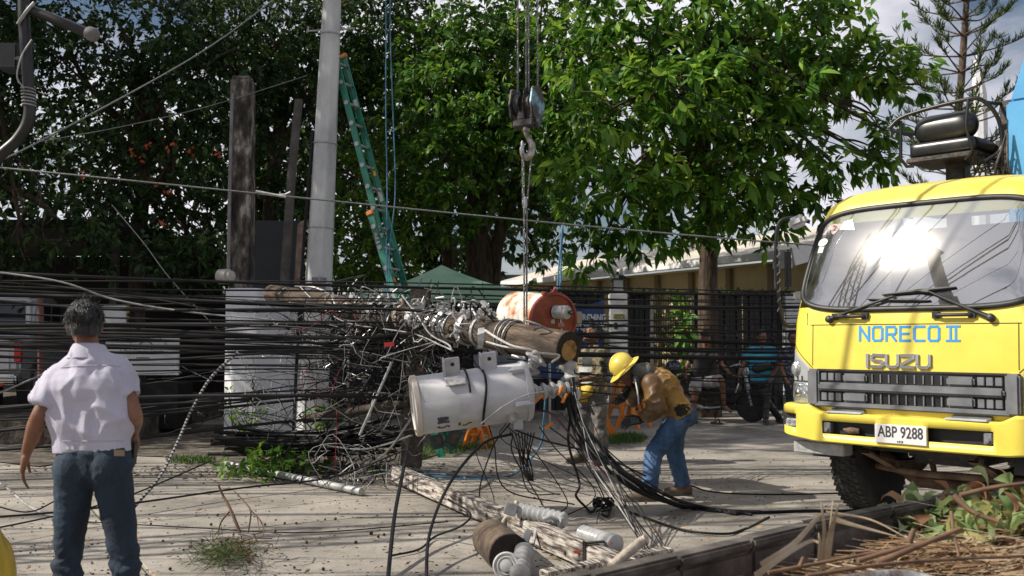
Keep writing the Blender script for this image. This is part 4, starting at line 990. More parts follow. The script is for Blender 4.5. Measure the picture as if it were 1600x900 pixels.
mb = MB(); mb.tube([a, a - (b - a).normalized() * .04], .016, 8); mb.build('stud', M['dark_steel'], i2)
mb = MB(); q = P(935, 862, 6.5); mb.bar(q + V((-.16, 0, .0)), q + V((.06, -.02, .0)), .03, .02); mb.bar(q + V((.05, 0, 0)), q + V((.08, -.02, .07)), .035, .03); mb.build('fuse_tab', mat('fuse_red', [(.5, .09, .03), (.62, .16, .06)], .6, scale=12), i2, bevel=.004)
# insulators beside the stump
S0 = G(757, 842, .13); S1 = G(783, 862, .16)
ps = thing('pole_stump', 'short sawn piece of dark wooden pole on the road by the crossarm', 'stump', S0)
sd = V((.22, -1, .02)).normalized(); s1 = P(797, 868, 6.45); s0 = s1 - sd * .62
mb = MB(); rows = []; fx, fy, _ = frame(sd)
for i in range(13):
    t = i / 12; c = lerp(s0, s1, t); row = []
    for k in range(25):
        aa = 2 * math.pi * (k % 24) / 24; rr = .135 * (1 + .05 * mnoise.noise(V((math.cos(aa) * 2, math.sin(aa) * 2, t * 3 + 9)))); row.append(c + (fx * math.cos(aa) + fy * math.sin(aa)) * rr)
    rows.append(row)
mb.grid(rows); mb.add(rows[0][:24], [tuple(range(24))]); mb.build('bark_side', mat('stump_side', [(.025, .017, .012), (.07, .048, .032), (.13, .095, .065)], .9, scale=8, bump=.6, bscale=26), ps, smooth=60)
mb = MB(); mb.lathe([(.134, -.002), (.13, .004), (.07, .0), (.03, .006), (.001, .002)], s1, sd, 24); mb.build('cut_face', M['creosote'], ps)
i3 = thing('insulator', 'white bell insulator standing by the near end of the stump', 'insulator', P(788, 890, 6.1))
mb = MB(); a = P(791, 884, 6.25); mb.lathe([(.04, -.1), (.045, -.05), (.082, -.025), (.086, 0), (.076, .01), (.062, .0), (.054, .01), (.042, 0), (.036, .016), (.015, .022), (.001, .022)], a, (-.1, -1, .25), 28); mb.build('porcelain_body', M['porcelain'], i3, smooth=35)
i4 = thing('insulator', 'ribbed grey insulator lying between stump and crossarm', 'insulator', P(820, 880, 6.3))
a = P(812, 898, 6.2); b = P(822, 848, 6.55)
mb = MB(); insulator(mb, a, b - a, .3, .066, 6, .72); mb.build('porcelain_body', M['porcelain'], i4, smooth=40)
mb = MB(); mb.box(b + V((0, 0, .03)), (.05, .03, .12), Matrix.Rotation(.35, 3, 'Y')); mb.build('cap', M['galv'], i4, bevel=.008)
mb = MB(); a = G(850, 905, .06); b = G(905, 872, .06); mb.bar(a - V((.0, 0, 0)), b + V((.6, .1, 0)), .1, .1); tag(mb.build('timber', M['old_board'], bevel=.006), 'pale sawn timber lying under the crossarm by the wall', 'timber')
# loose pipe on the ground
mb = MB(); mb.tube([G(352, 724, .05), G(450, 744, .05), G(565, 768, .045)], .036, 10); tag(mb.build('pipe', M['galv'], None, smooth=60), 'long galvanised pipe lying across the roadside verge', 'pipe')
mb = MB(); mb.tube([P(512, 700, 11.9), P(524, 735, 11.9)], .05, 8); mb.lathe([(.05, 0), (.08, .01), (.08, .05), (.04, .06)], P(524, 735, 11.9), (.2, 0, -1), 10); tag(mb.build('pipe', mat('red_pipe', [(.3, .09, .06), (.42, .16, .11)], .6, scale=10)), 'short red painted pipe standing in the tangled wires', 'pipe')

# ---- two more cranes work beyond the left edge: they show in the windscreen and shade the road
lc = thing('lattice_boom', 'lattice crane boom standing past the left edge of the road', 'crane boom', (-9, 5.4, 0))
a, b = V((-9, 5.4, 0)), V((-8.2, 8.2, 12.5)); dx, dy, _ = frame(b - a)
mb = MB(); cs = [(-.24, -.24), (.24, -.24), (.24, .24), (-.24, .24)]
pt = lambda i, t: lerp(a, b, t) + (dx * cs[i % 4][0] + dy * cs[i % 4][1]) * (1 if t < .8 else 1 - (t - .8) * 3)
for i in range(4):
    mb.tube([pt(i, 0), pt(i, .8), pt(i, 1)], .035, 6)
    for k in range(22): mb.tube([pt(i + k % 2, k / 22), pt(i + 1 - k % 2, (k + 1) / 22)], .018, 4)
mb.build('lattice', M['black_paint'], lc)
bb = thing('box_boom', 'dark box crane boom standing past the left edge nearer the camera', 'crane boom', (-6.6, .6, 0))
mb = MB(); mb.bar(V((-6.6, .6, 0)), V((-7.2, 3.6, 8)), .5, .6); mb.build('boom_section', M['black_paint'], bb, bevel=.03)
mb = MB(); mb.bar(V((-7.15, 3.4, 7.4)), V((-7.5, 5.0, 11.3)), .38, .46); mb.build('boom_section', M['black_paint'], bb, bevel=.03)
mb = MB(); mb.box((-7.3, 5.2, 11.2), (.5, 1.0, .6), Matrix.Rotation(.5, 3, 'X')); mb.build('boom_head', M['black_paint'], bb, bevel=.05)
mb = MB()
for k in range(3): mb.tube([V((-7.3 + k * .1, 5.6, 11)), V((-7.3 + k * .1, 5.6, 3))], .02, 5)
mb.build('hoist_ropes', M['rope_steel'], bb)
# ================================================================== people
M['skin'] = mat('skin', [(.13, .055, .03), (.19, .082, .045), (.235, .108, .062)], .5, scale=9, sub=.15, bump=.06, bscale=60)
M['skin_dark'] = mat('skin_dark', [(.09, .04, .024), (.14, .064, .038)], .5, scale=9, sub=.12)
def cap_mesh(mb, p0, p1, r0, r1, fl=None, n=16, flat=False):     # tapered capsule; fl = (axis, factor) squashes across axis
    p0 = V(p0); p1 = V(p1); d = p1 - p0; L = d.length
    x, y, z = frame(d)
    prof = []
    if not flat: prof += [(r0 * math.sin(a), -r0 * math.cos(a)) for a in (.12, .5, .9, 1.25)]
    prof += [(r0, 0), (lerp(r0, r1, .5), L * .5), (r1, L)]
    if not flat: prof += [(r1 * math.cos(a), L + r1 * math.sin(a)) for a in (.35, .7, 1.1, 1.45)]
    s = len(mb.v); mb.lathe(prof, p0, d, n)
    if fl:
        ax = V(fl[0]).normalized(); ax = (ax - z * ax.dot(z)).normalized()
        for i in range(s, len(mb.v)):
            q = mb.v[i] - p0; mb.v[i] = p0 + q - ax * q.dot(ax) * (1 - fl[1])
def solid(name, build, m, parent, voxel=.012, smooth=4, wrinkle=None, keep=None):
    mb = MB(); build(mb)
    me = mb.mesh(name + '_raw', None)
    o = bpy.data.objects.new('tmp', me); COL.objects.link(o)
    md = o.modifiers.new('r', 'REMESH'); md.mode = 'VOXEL'; md.voxel_size = voxel; md.adaptivity = 0
    if smooth: sm_ = o.modifiers.new('s', 'SMOOTH'); sm_.factor = .5; sm_.iterations = smooth
    dg = bpy.context.evaluated_depsgraph_get(); dg.update()
    m2 = bpy.data.meshes.new_from_object(o.evaluated_get(dg)); m2.name = name
    bpy.data.objects.remove(o); bpy.data.meshes.remove(me)
    if wrinkle or keep:
        bm = bmesh.new(); bm.from_mesh(m2)
        if wrinkle:
            bm.normal_update()
            mv = [(v, wrinkle(v.co, v.normal)) for v in bm.verts]
            for v, a in mv: v.co += v.normal * a
        if keep: bmesh.ops.delete(bm, geom=[f for f in bm.faces if not keep(f.calc_center_median())], context='FACES')
        bm.to_mesh(m2); bm.free()
    m2.materials.clear(); m2.materials.append(m)
    return link_mesh(name, m2, parent, True)
def finger_set(mb, wr, d, nrm_, side, s, curl=(.5, .55, .5, .45), thumb=1, spread=.12):
    """hand: wr wrist, d hand direction, nrm_ palm normal, side = direction towards the thumb"""
    d = V(d).normalized(); nrm_ = V(nrm_); nrm_ = (nrm_ - d * nrm_.dot(d)).normalized(); sd = V(side); sd = (sd - d * sd.dot(d) - nrm_ * sd.dot(nrm_)).normalized()
    k0 = wr + d * .085 * s
    cap_mesh(mb, wr, wr + d * .03 * s, .026 * s, .03 * s, (nrm_, .7))
    for t in (-.024, -.008, .010, .026): cap_mesh(mb, wr + d * .025 * s + sd * t * .75 * s, k0 + sd * t * s, .0165 * s, .0135 * s)
    lens = ((.034, .7), (.042, .85), (.046, .95), (.042, .9))
    for i, (t, (l1, q)) in enumerate(zip((-.031, -.010, .011, .031), ((.032, 1), (.042, 1), (.046, 1), (.041, 1)))):
        c = curl[i]; p = k0 + sd * t * s; dr = (d + sd * t * spread * 30 * .3).normalized(); r = (.0085 if i else .0075) * s
        for j in range(3):
            ang = c * (.55 if j == 0 else .9); ax = nrm_
            dr = (dr * math.cos(ang) + ax * math.sin(ang)).normalized(); ax2 = nrm_
            nrm_l = (nrm_ - dr * nrm_.dot(dr)).normalized() if j else nrm_
            q = p + dr * l1 * s * (1, .68, .52)[j]; cap_mesh(mb, p, q, r * (1, .95, .85)[j], r * (.95, .85, .75)[j], n=10); p = q
    # thumb leaves the side of the palm near its base
    p = wr + d * .03 * s + sd * .024 * s; td = (d * .75 + sd * .75 + nrm_ * .25).normalized()
    for j, (l, r) in enumerate(((.042, .013), (.032, .0105), (.026, .009))):
        q = p + td * l * s; cap_mesh(mb, p, q, r * s, r * .9 * s, n=10); p = q; td = (td * .9 + d * .35 - sd * .2 + nrm_ * .12).normalized()
def head_shape(mb, c, fwd, up, s):
    f = V(fwd).normalized(); u = V(up); u = (u - f * u.dot(f)).normalized(); r = f.cross(u); rt = Matrix((r, f, u)).transposed()
    E = lambda p, q: mb.ell(c + rt @ (V(p) * s), V(q) * s, rt, 18, 12)
    E((0, -.012, .035), (.076, .095, .088)); E((0, .012, -.02), (.066, .075, .085)); cap_mesh(mb, c + rt @ (V((0, .045, -.085)) * s), c + rt @ (V((0, .02, -.06)) * s), .036 * s, .05 * s)
    cap_mesh(mb, c + rt @ (V((0, .088, .022)) * s), c + rt @ (V((0, .108, -.018)) * s), .009 * s, .016 * s)               # nose
    cap_mesh(mb, c + rt @ (V((-.035, .078, .034)) * s), c + rt @ (V((.035, .078, .034)) * s), .011 * s, .011 * s)          # brow
    cap_mesh(mb, c + rt @ (V((-.018, .083, -.052)) * s), c + rt @ (V((.018, .083, -.052)) * s), .008 * s, .008 * s); cap_mesh(mb, c + rt @ (V((-.015, .081, -.064)) * s), c + rt @ (V((.015, .081, -.064)) * s), .009 * s, .009 * s)
    for sx in (-1, 1):
        E((sx * .078, -.01, -.005), (.011, .02, .033)); E((sx * .083, -.016, .012), (.008, .017, .016)); E((sx * .04, .06, -.02), (.024, .022, .024))
    return rt
def eyes(c, rt, s, root):
    for sx in (-1, 1):
        mb = MB(); mb.ell(c + rt @ (V((sx * .031, .082, .016)) * s), V((.013, .008, .008)) * s, rt, 10, 6); e = mb.build('eye', mat('eye_white', (.5, .47, .44), .3) if 'eye_white' not in bpy.data.materials else bpy.data.materials['eye_white'], root, smooth=60)
        mb = MB(); mb.ell(c + rt @ (V((sx * .031, .0885, .016)) * s), V((.006, .003, .006)) * s, rt, 8, 5); mb.build('iris', M['ink'], e, smooth=60)
def folds(amp, sc, stretch=(1, 1, .35), seed=0):
    S = V(stretch) * sc
    def w(p, n):
        q = V((p.x * S.x + seed, p.y * S.y, p.z * S.z)); a = mnoise.noise(q); b = mnoise.noise(q * 2.1 + V((5, 1, 3)))
        return amp * ((1 - abs(a) * 2.2) * .8 + .5 * b)
    return w
def creases(amp, sc, stretch=(1, 1, 1), seed=0, lean=.6):
    def w(p, n):
        q = V(((p.x + lean * p.z) * sc * stretch[0] + seed, p.y * sc * stretch[1], (p.z - lean * .4 * p.x) * sc * stretch[2])); q += V((mnoise.noise(q * .6), 0, mnoise.noise(q * .6 + V((9, 2, 4))))) * .8
        a = max(0, 1 - abs(mnoise.noise(q)) * 4.5) ** 2; b = max(0, 1 - abs(mnoise.noise(V((q.x * 1.3 - q.z * .8, q.y, q.z * 1.1 + q.x * .5 + 7)))) * 5) ** 2
        return amp * (a + .7 * b - .35)
    return w
def denim(name, dark, light):
    m = mat(name, [dark, tuple(lerp(a, b, .45) for a, b in zip(dark, light)), light], .85, scale=5, bump=.35, bscale=160, stretch=(1, 1, .45), detail=8, pos=[.36, .54, .7])
    return m
M['denim_dark'] = denim('denim_dark', (.005, .011, .022), (.026, .052, .085)); M['denim_blue'] = denim('denim_blue', (.018, .05, .12), (.1, .19, .34))

def make_person(name, label, J, s, skin, group=None, voxel=.011, facing=None, hands=None, thin=1.0, hide=()):
    """J: joint dict in world space; returns root + frame of the head"""
    root = thing('person', label, 'person', V((J['pelvis'].x, J['pelvis'].y, 0)), 0, group)
    out = {}
    ac = J['across']; fw = J['front']
    def body(mb):
        cap_mesh(mb, J['pelvis'] - ac * .06 * s, J['pelvis'] + ac * .06 * s, .08 * s, .08 * s); cap_mesh(mb, J['pelvis'], J['chest'], .085 * s, .1 * s, (fw, .8)); cap_mesh(mb, J['chest'] - ac * .07 * s, J['chest'] + ac * .07 * s, .1 * s, .1 * s, (fw, .85))
        cap_mesh(mb, J['chest'], J['neck'], .09 * s, .055 * s); cap_mesh(mb, J['neck'], lerp(J['neck'], J['head'], .75), .055 * s, .052 * s)
        cap_mesh(mb, J['neck'] - V((0, 0, .02)), J['shL'], .05 * s, .052 * s); cap_mesh(mb, J['neck'] - V((0, 0, .02)), J['shR'], .05 * s, .052 * s)
        for k in 'LR':
            cap_mesh(mb, J['sh' + k], lerp(J['sh' + k], J['el' + k], .5), .05 * s, .047 * s); cap_mesh(mb, lerp(J['sh' + k], J['el' + k], .5), J['el' + k], .047 * s, .038 * s)
            m = lerp(J['el' + k], J['wr' + k], .3); cap_mesh(mb, J['el' + k], m, .038 * s, .041 * s); cap_mesh(mb, m, J['wr' + k], .041 * s, .026 * s)
            cap_mesh(mb, J['hip' + k], J['kn' + k], .082 * s, .055 * s); m = lerp(J['kn' + k], J['an' + k], .35); cap_mesh(mb, J['kn' + k], m, .053 * s, .056 * s); cap_mesh(mb, m, J['an' + k], .056 * s, .036 * s)
            cap_mesh(mb, J['an' + k], J['an' + k] + J['toe' + k] * .14 * s - V((0, 0, .045 * s)), .036 * s, .03 * s)
            if hands and k in hands:
                h = hands[k]; finger_set(mb, J['wr' + k], h[0], h[1], h[2], s * 1.03, h[3])
        out['rt'] = head_shape(mb, J['head'], J['look'], J.get('headup', V((0, 0, 1))), s * J.get('hs', 1.02))
    solid('body', body, skin, root, voxel, 3)
    eyes(J['head'], out['rt'], s * 1.02, root)
    return root, out['rt']
def shirt_shape(J, s, sleeve=.6, bulk=1.0, hem=.0, belly=0.0, long=False, cuff=None):
    ac = J['across']; fw = J['front']
    def b(mb):
        pv = J['pelvis'] + V((0, 0, hem)); w = .105 * s * bulk
        cap_mesh(mb, pv - ac * .075 * s, J['chest'] - ac * .09 * s, w, w * 1.1, (fw, .85), 18, True); cap_mesh(mb, pv + ac * .075 * s, J['chest'] + ac * .09 * s, w, w * 1.1, (fw, .85), 18, True); cap_mesh(mb, pv, J['chest'], w * 1.1, w * 1.2, (fw, .85), 18, True)
        if belly: mb.ell(lerp(pv, J['chest'], .3) + fw * belly, (.14 * s, .14 * s, .15 * s))
        cap_mesh(mb, J['chest'] - ac * .09 * s, J['chest'] + ac * .09 * s, w * 1.12, w * 1.12, (fw, .9)); nb = J['neck'] - V((0, 0, .015 * s))
        cap_mesh(mb, J['chest'], lerp(J['chest'], nb, .8), w * 1.1, .07 * s)
        for k in 'LR':
            sh = J['sh' + k]; cap_mesh(mb, lerp(nb, sh, .15), sh, .06 * s, .064 * s * bulk); cap_mesh(mb, J['chest'] + (sh - J['neck']) * .3, sh, w * .95, .064 * s * bulk)
            el = J['el' + k]
            if long:
                cap_mesh(mb, sh, el, .067 * s * bulk, .058 * s * bulk); cap_mesh(mb, el, lerp(el, J['wr' + k], cuff or .95), .056 * s * bulk, .046 * s * bulk, None, 16, True); mb.ell(el, [.058 * s * bulk] * 3)
            else:
                e = lerp(sh, el, sleeve); cap_mesh(mb, sh, lerp(sh, el, .1), .066 * s * bulk, .07 * s * bulk); cap_mesh(mb, lerp(sh, el, .02), e, .069 * s * bulk, .076 * s * bulk, None, 18, True)
    return b
def trouser_shape(J, s, bulk=1.0, end=.97, short=None):
    ac = J['across']; fw = J['front']
    def b(mb):
        pv = J['pelvis']; cap_mesh(mb, pv - ac * .075 * s, pv + ac * .075 * s, .118 * s, .118 * s, (fw, .95)); cap_mesh(mb, pv + V((0, 0, .09 * s)), pv, .13 * s, .14 * s, (fw, .8), 18, True); mb.ell(pv - fw * .045 * s - V((0, 0, .03 * s)), (.14 * s, .11 * s, .11 * s))
        for k in 'LR':
            if short is not None: cap_mesh(mb, J['hip' + k], lerp(J['hip' + k], J['kn' + k], short), .1 * s * bulk, .098 * s * bulk, None, 16, True); mb.ell(J['hip' + k], [.1 * s] * 3); continue
            cap_mesh(mb, J['hip' + k], J['kn' + k], .098 * s * bulk, .07 * s * bulk); e = lerp(J['kn' + k], J['an' + k], end); cap_mesh(mb, J['kn' + k], e, .07 * s * bulk, .062 * s * bulk, None, 16, True)
    return b
def shoes(J, s, m, sole, root, nm='shoe'):
    for k in 'LR':
        a = J['an' + k]; t = J['toe' + k]; g = V((a.x, a.y, a.z - .075 * s)); up = t.cross(V((t.y, -t.x, 0))).normalized(); up = up if up.z > 0 else -up
        def b(mb):
            cap_mesh(mb, g - t * .04 * s + up * .045 * s, g + t * .06 * s + up * .05 * s, .045 * s, .046 * s); cap_mesh(mb, g + t * .05 * s + up * .04 * s, g + t * .17 * s + up * .032 * s, .046 * s, .036 * s); cap_mesh(mb, g + up * .04 * s, a + up * .03 * s, .045 * s, .046 * s, None, 14, True)
        o = solid(nm, b, m, root, .01, 2)
        mb = MB(); sdv = t.cross(up); pts = [(-.085, 0), (-.07, .036), (.0, .038), (.1, .046), (.17, .04), (.212, .016), (.212, -.016), (.17, -.04), (.1, -.046), (0, -.038), (-.07, -.036)]
        mb.prism([(x * s, y * s) for x, y in pts], g + up * .012 * s, t, sdv, .026 * s); mb.build('sole', sole, o, bevel=.004)
M['sole'] = mat('sole', [(.05, .045, .04), (.12, .11, .1)], .85, scale=12); M['boot'] = mat('boot', [(.07, .05, .035), (.15, .11, .075)], .75, scale=9, bump=.2); M['shoe_dark'] = mat('shoe_dark', [(.02, .018, .018), (.06, .05, .045)], .7, scale=9)
M['hair_black'] = mat('hair_black', [(.006, .006, .006), (.02, .018, .016)], .5, scale=30, bump=.5, bscale=120)
def hair_cap(c, rt, s, m, root, back=.02, low=-.02, nm='hair', wr=None, voxel=.008, grow=1.0):
    def b(mb):
        mb.ell(c + rt @ (V((0, -.02, .042)) * s), V((.083, .098, .092)) * s * grow, rt, 20, 14); mb.ell(c + rt @ (V((0, -.045, -.01)) * s), V((.074, .07, .085)) * s * grow, rt, 18, 12)
    inv = rt.transposed()
    def keep(p): q = inv @ (p - c + root.location) if False else inv @ (p - c); return q.z / s > low + (.0 if q.y < .03 * s else .055 + (q.y / s - .03) * .9) - (.045 if q.y < -.04 * s else 0) + (.02 if abs(q.x) > .06 * s and q.y > -.03 * s else 0)
    return solid(nm, b, m, root, voxel, 2, wr, keep)

# ---- 1 the man in the pale shirt, back to the camera
def man_shirt():
    Y = 4.78; s = .99; J = {}
    ac = V((1, 0, 0)); fw = V((0, 1, 0)); J['across'] = ac; J['front'] = fw; J['hs'] = .95
    J['head'] = P(133, 510, Y + .02); J['look'] = V((-.32, 1, .0)).normalized(); J['neck'] = P(138, 548, Y + .0); J['chest'] = P(140, 607, Y); J['pelvis'] = P(146, 727, Y)
    J['shL'] = P(99, 587, Y); J['shR'] = P(184, 582, Y + .02); J['elL'] = P(62, 648, Y - .06); J['wrL'] = P(42, 706, Y + .03); J['elR'] = P(211, 650, Y - .02); J['wrR'] = P(206, 688, Y + .13)
    J['wrR'] = P(209, 676, Y + .12)
    J['hipL'] = P(118, 736, Y); J['hipR'] = P(174, 734, Y); J['knL'] = P(106, 872, Y + .03); J['knR'] = P(195, 868, Y - .02); J['anL'] = P(105, 1000, Y + .0); J['anR'] = P(204, 1000, Y - .03)
    J['toeL'] = V((-.25, 1, 0)).normalized(); J['toeR'] = V((.3, 1, 0)).normalized()
    hands = {'L': (V((-.22, .06, -1)), V((.9, .35, -.1)), V((.3, 1, 0)), (.38, .42, .36, .3)), 'R': (V((-.02, .25, -1)), V((-1, .15, 0)), V((.1, 1, .2)), (.75, .8, .8, .6))}
    root, rt = make_person('person', 'man in pale shirt and dark jeans, back turned, radio in hand', J, s, M['skin'], hands=hands, voxel=.007)
    # shirt
    pv = J['pelvis']; c = J['chest']
    gather = folds(.017, 6.5, (1, 1, .42), 3); fine = folds(.003, 16, (1, 1, .5), 8); crs = creases(.012, 5.5, (1, 1, .55), 2)
    zh = P(140, 706, Y).z; band = P(140, 688, Y).z
    def wr(p, n):
        k = min(1, max(0, (p.z - band) / .05)); pull = .010 * math.sin((p.x * 2.2 + p.z * 3.1) * 9 + 2 * mnoise.noise(p * 5)) * max(0, 1 - abs(p.z - (band + .12)) / .22)
        return gather(p, n) * (.15 + .6 * k) + fine(p, n) * (.3 + .7 * k) + crs(p, n) * (.3 + .7 * k) + pull * .7 - .005 * (1 - k)
    def shp(mb):
        hb_ = P(144, 706, Y)
        cap_mesh(mb, hb_ - ac * .075, hb_ + ac * .085 + V((0, 0, .0)), .078, .078, (V((0, 0, 1)), .3)); 
        for dx in (-.078, 0, .08): cap_mesh(mb, V((hb_.x + dx, Y, zh)), V((c.x + dx * 1.15, Y, c.z)), .106, .114, (fw, .92), 20, True)
        cap_mesh(mb, c - ac * .09, c + ac * .09, .118, .118, (fw, .92)); nb = J['neck'] - V((0, 0, .03))
        cap_mesh(mb, c, nb, .12, .075)
        for k, sl in (('L', .78), ('R', .6)):
            sh = J['sh' + k]; el = J['el' + k]; cap_mesh(mb, lerp(nb, sh, .1), sh, .064, .066); cap_mesh(mb, c + (sh - J['neck']) * .35, sh, .105, .068); cap_mesh(mb, sh, lerp(sh, el, .12), .068, .074)
            cap_mesh(mb, lerp(sh, el, -.02), lerp(sh, el, sl), .068, .072, None, 20, True)
    M['shirt_pale'] = mat('shirt_pale', [(.4, .385, .47), (.47, .455, .54)], .8, scale=3, bump=.2, bscale=220)
    st = solid('shirt', shp, M['shirt_pale'], root, .008, 3, wr)
    mb = MB(); nk = J['neck'] + V((0, 0, -.002)); rows = []
    for z, r, o in ((-.04, .105, .0), (-.01, .092, 0), (.024, .077, .0), (.029, .073, 0), (.015, .07, 0)): rows.append([nk + V((r * math.sin(a) * 1.0, -r * math.cos(a) * .92 + .012, z + .012 * math.cos(a) - (.02 if abs(a) > 1.9 else 0))) for a in [-2.5 + 5.0 * i / 24 for i in range(25)]])
    mb.grid(rows); mb.build('collar', M['shirt_pale'], st, smooth=60)
    # yoke seam, sleeve hems, waist tab buttons
    M['seam'] = mat('seam', (.4, .38, .45), .8)
    def on_back(u, v, off=.004):
        p = P(u, v, Y - .35); dep = bpy.context.evaluated_depsgraph_get(); o_ = root.location
        ok, loc, nr, ix = st.ray_cast(V((0, 0, CAMZ)) - o_, (p - V((0, 0, CAMZ))).normalized())
        return (loc + o_ + nr * off) if ok else P(u, v, Y - .12)
    bpy.context.view_layer.update()
    mb = MB(); mb.tube([on_back(u, 571 + .0012 * (u - 140) ** 2 * .9 - (u - 140) * .03, .001) for u in range(96, 190, 4)], .0022, 4); mb.build('seam', M['seam'], st); mb = MB(); mb.tube([on_back(u, 689, .001) for u in range(98, 196, 4)], .002, 4); mb.build('seam', M['seam'], st)
    for u in (106, 114): 
        mb = MB(); q = on_back(u, 700, .003); mb.lathe([(.001, 0), (.009, 0), (.009, .004), (.001, .004)], q, (0, -1, 0), 10); mb.build('button', M['paper'], st)
    # jeans
    fj0 = folds(.008, 8, (1, 1, .6), 1); fj1 = creases(.009, 7, (1, 1, 1.2), 5, 0); fj = lambda p, n: fj0(p, n) + fj1(p, n); 
    def wj(p, n):
        near = max(math.exp(-((p.z - J['knL'].z) / .12) ** 2), .35); return fj(p, n) * near + .007 * math.sin(p.z * 75 + p.x * 20 + 4 * mnoise.noise(p * 6)) * math.exp(-((p.z - J['knL'].z + .02) / .1) ** 2)
    def jn(mb):
        cap_mesh(mb, V((J['pelvis'].x - .065, Y, P(0, 702, Y).z)), J['hipL'] + V((-.0, 0, 0)), .092, .108, (fw, 1.0), 18, True); cap_mesh(mb, V((J['pelvis'].x + .075, Y, P(0, 698, Y).z)), J['hipR'], .092, .108, (fw, 1.0), 18, True)
        mb.ell(J['hipL'] - fw * .022 + V((.005, 0, .01)), (.095, .1, .12)); mb.ell(J['hipR'] - fw * .022 + V((-.005, 0, .01)), (.095, .1, .12)); cap_mesh(mb, J['hipL'] + V((.03, 0, .02)), J['hipR'] + V((-.03, 0, .02)), .095, .095); cap_mesh(mb, V((J['pelvis'].x, Y, P(0, 701, Y).z)), J['pelvis'] + V((0, 0, -.05)), .1, .11, None, 18, True)
        for k in 'LR': cap_mesh(mb, J['hip' + k], J['kn' + k], .095, .064); cap_mesh(mb, J['kn' + k], lerp(J['kn' + k], J['an' + k], .97), .064, .068, None, 18, True)
    je = solid('jeans', jn, M['denim_dark'], root, .009, 3, wj)
    bpy.context.view_layer.update()
    def on_j(u, v, off=.004):
        p = P(u, v, Y - .4); ok, loc, nr, ix = je.ray_cast(V((0, 0, CAMZ)) - root.location, (p - V((0, 0, CAMZ))).normalized()); return (loc + root.location + nr * off) if ok else P(u, v, Y - .12)
    M['denim_pocket'] = denim('denim_pocket', (.006, .012, .022), (.024, .045, .072))
    for cu in (117, 178):
        mb = MB(); rows = []
        for j in range(7):
            rows.append([on_j(cu + (i - 3) * 6.2 * (1 if j < 4 else 1 - (j - 3) * .12 * abs(i - 3) / 3), 719 + j * 6.2 - (0 if j < 5 else abs(i - 3) * 2 * (j - 4)), .0035) for i in range(7)])
        mb.grid(rows); mb.build('back_pocket', M['denim_pocket'], je, smooth=60)
    mb = MB(); mb.grid([[on_j(u, v, .004) for u in range(178, 196, 4)] for v in (703, 708, 713)]); mb.build('belt', mat('belt', (.25, .17, .09), .5), je)
    shoes(J, s, M['shoe_dark'], M['sole'], root)
    # hair: grey, layered tufts
    M['hair_grey'] = mat('hair_grey', [(.008, .008, .009), (.022, .022, .023), (.15, .15, .16)], .45, scale=26, bump=.8, bscale=90, stretch=(1.6, 1.6, .3), pos=[.4, .56, .76])
    h = hair_cap(J['head'], rt, .98, M['hair_grey'], root, low=.0, wr=folds(.006, 30, (1, 1, .25), 2), voxel=.006, grow=1.02)
    mb = MB()
    for i in range(900):
        a = random.uniform(0, 6.283); e = random.uniform(-.35, 1.5); 
        q = V((math.cos(a) * math.cos(e), math.sin(a) * math.cos(e), math.sin(e)))
        if q.y > .35 and e < .7: continue
        b = J['head'] + rt @ (V((q.x * .087, q.y * .101 - .02, q.z * .095 + .042)) * .975); dn = (rt @ (V((q.x, q.y, q.z)) * .35 + V((random.gauss(0, .15), -.25 * math.cos(e) + random.gauss(0, .15), -.8 * math.cos(e) + random.gauss(0, .15))))).normalized(); sdv = dn.cross(V((random.random(), random.random(), random.random()))).normalized() * .0022
        Lh = random.uniform(.02, .038); mb.add([b - sdv, b + sdv, b + dn * Lh], [(0, 1, 2)])
    o = mb.build('hair_strands', M['hair_grey'], h); o['kind'] = 'stuff'
    # radio held in the right hand
    rd = thing('handheld_radio', 'black handheld radio with long antenna held by the man in the pale shirt', 'radio', P(208, 700, Y + .13))
    mb = MB(); mb.box(P(207, 708, Y + .1), (.032, .055, .12), Matrix.Rotation(.06, 3, 'Y')); mb.build('body', M['black_paint'], rd, bevel=.006)
    mb = MB(); mb.tube([P(206, 694, Y + .08), P(203, 668, Y + .05)], .0075, 8); mb.build('antenna', M['black_paint'], rd); mb = MB(); mb.lathe([(.008, 0), (.008, .018), (.004, .02)], P(209, 694, Y + .12), (0, 0, 1), 10); mb.build('knob', M['black_paint'], rd)
man_shirt()

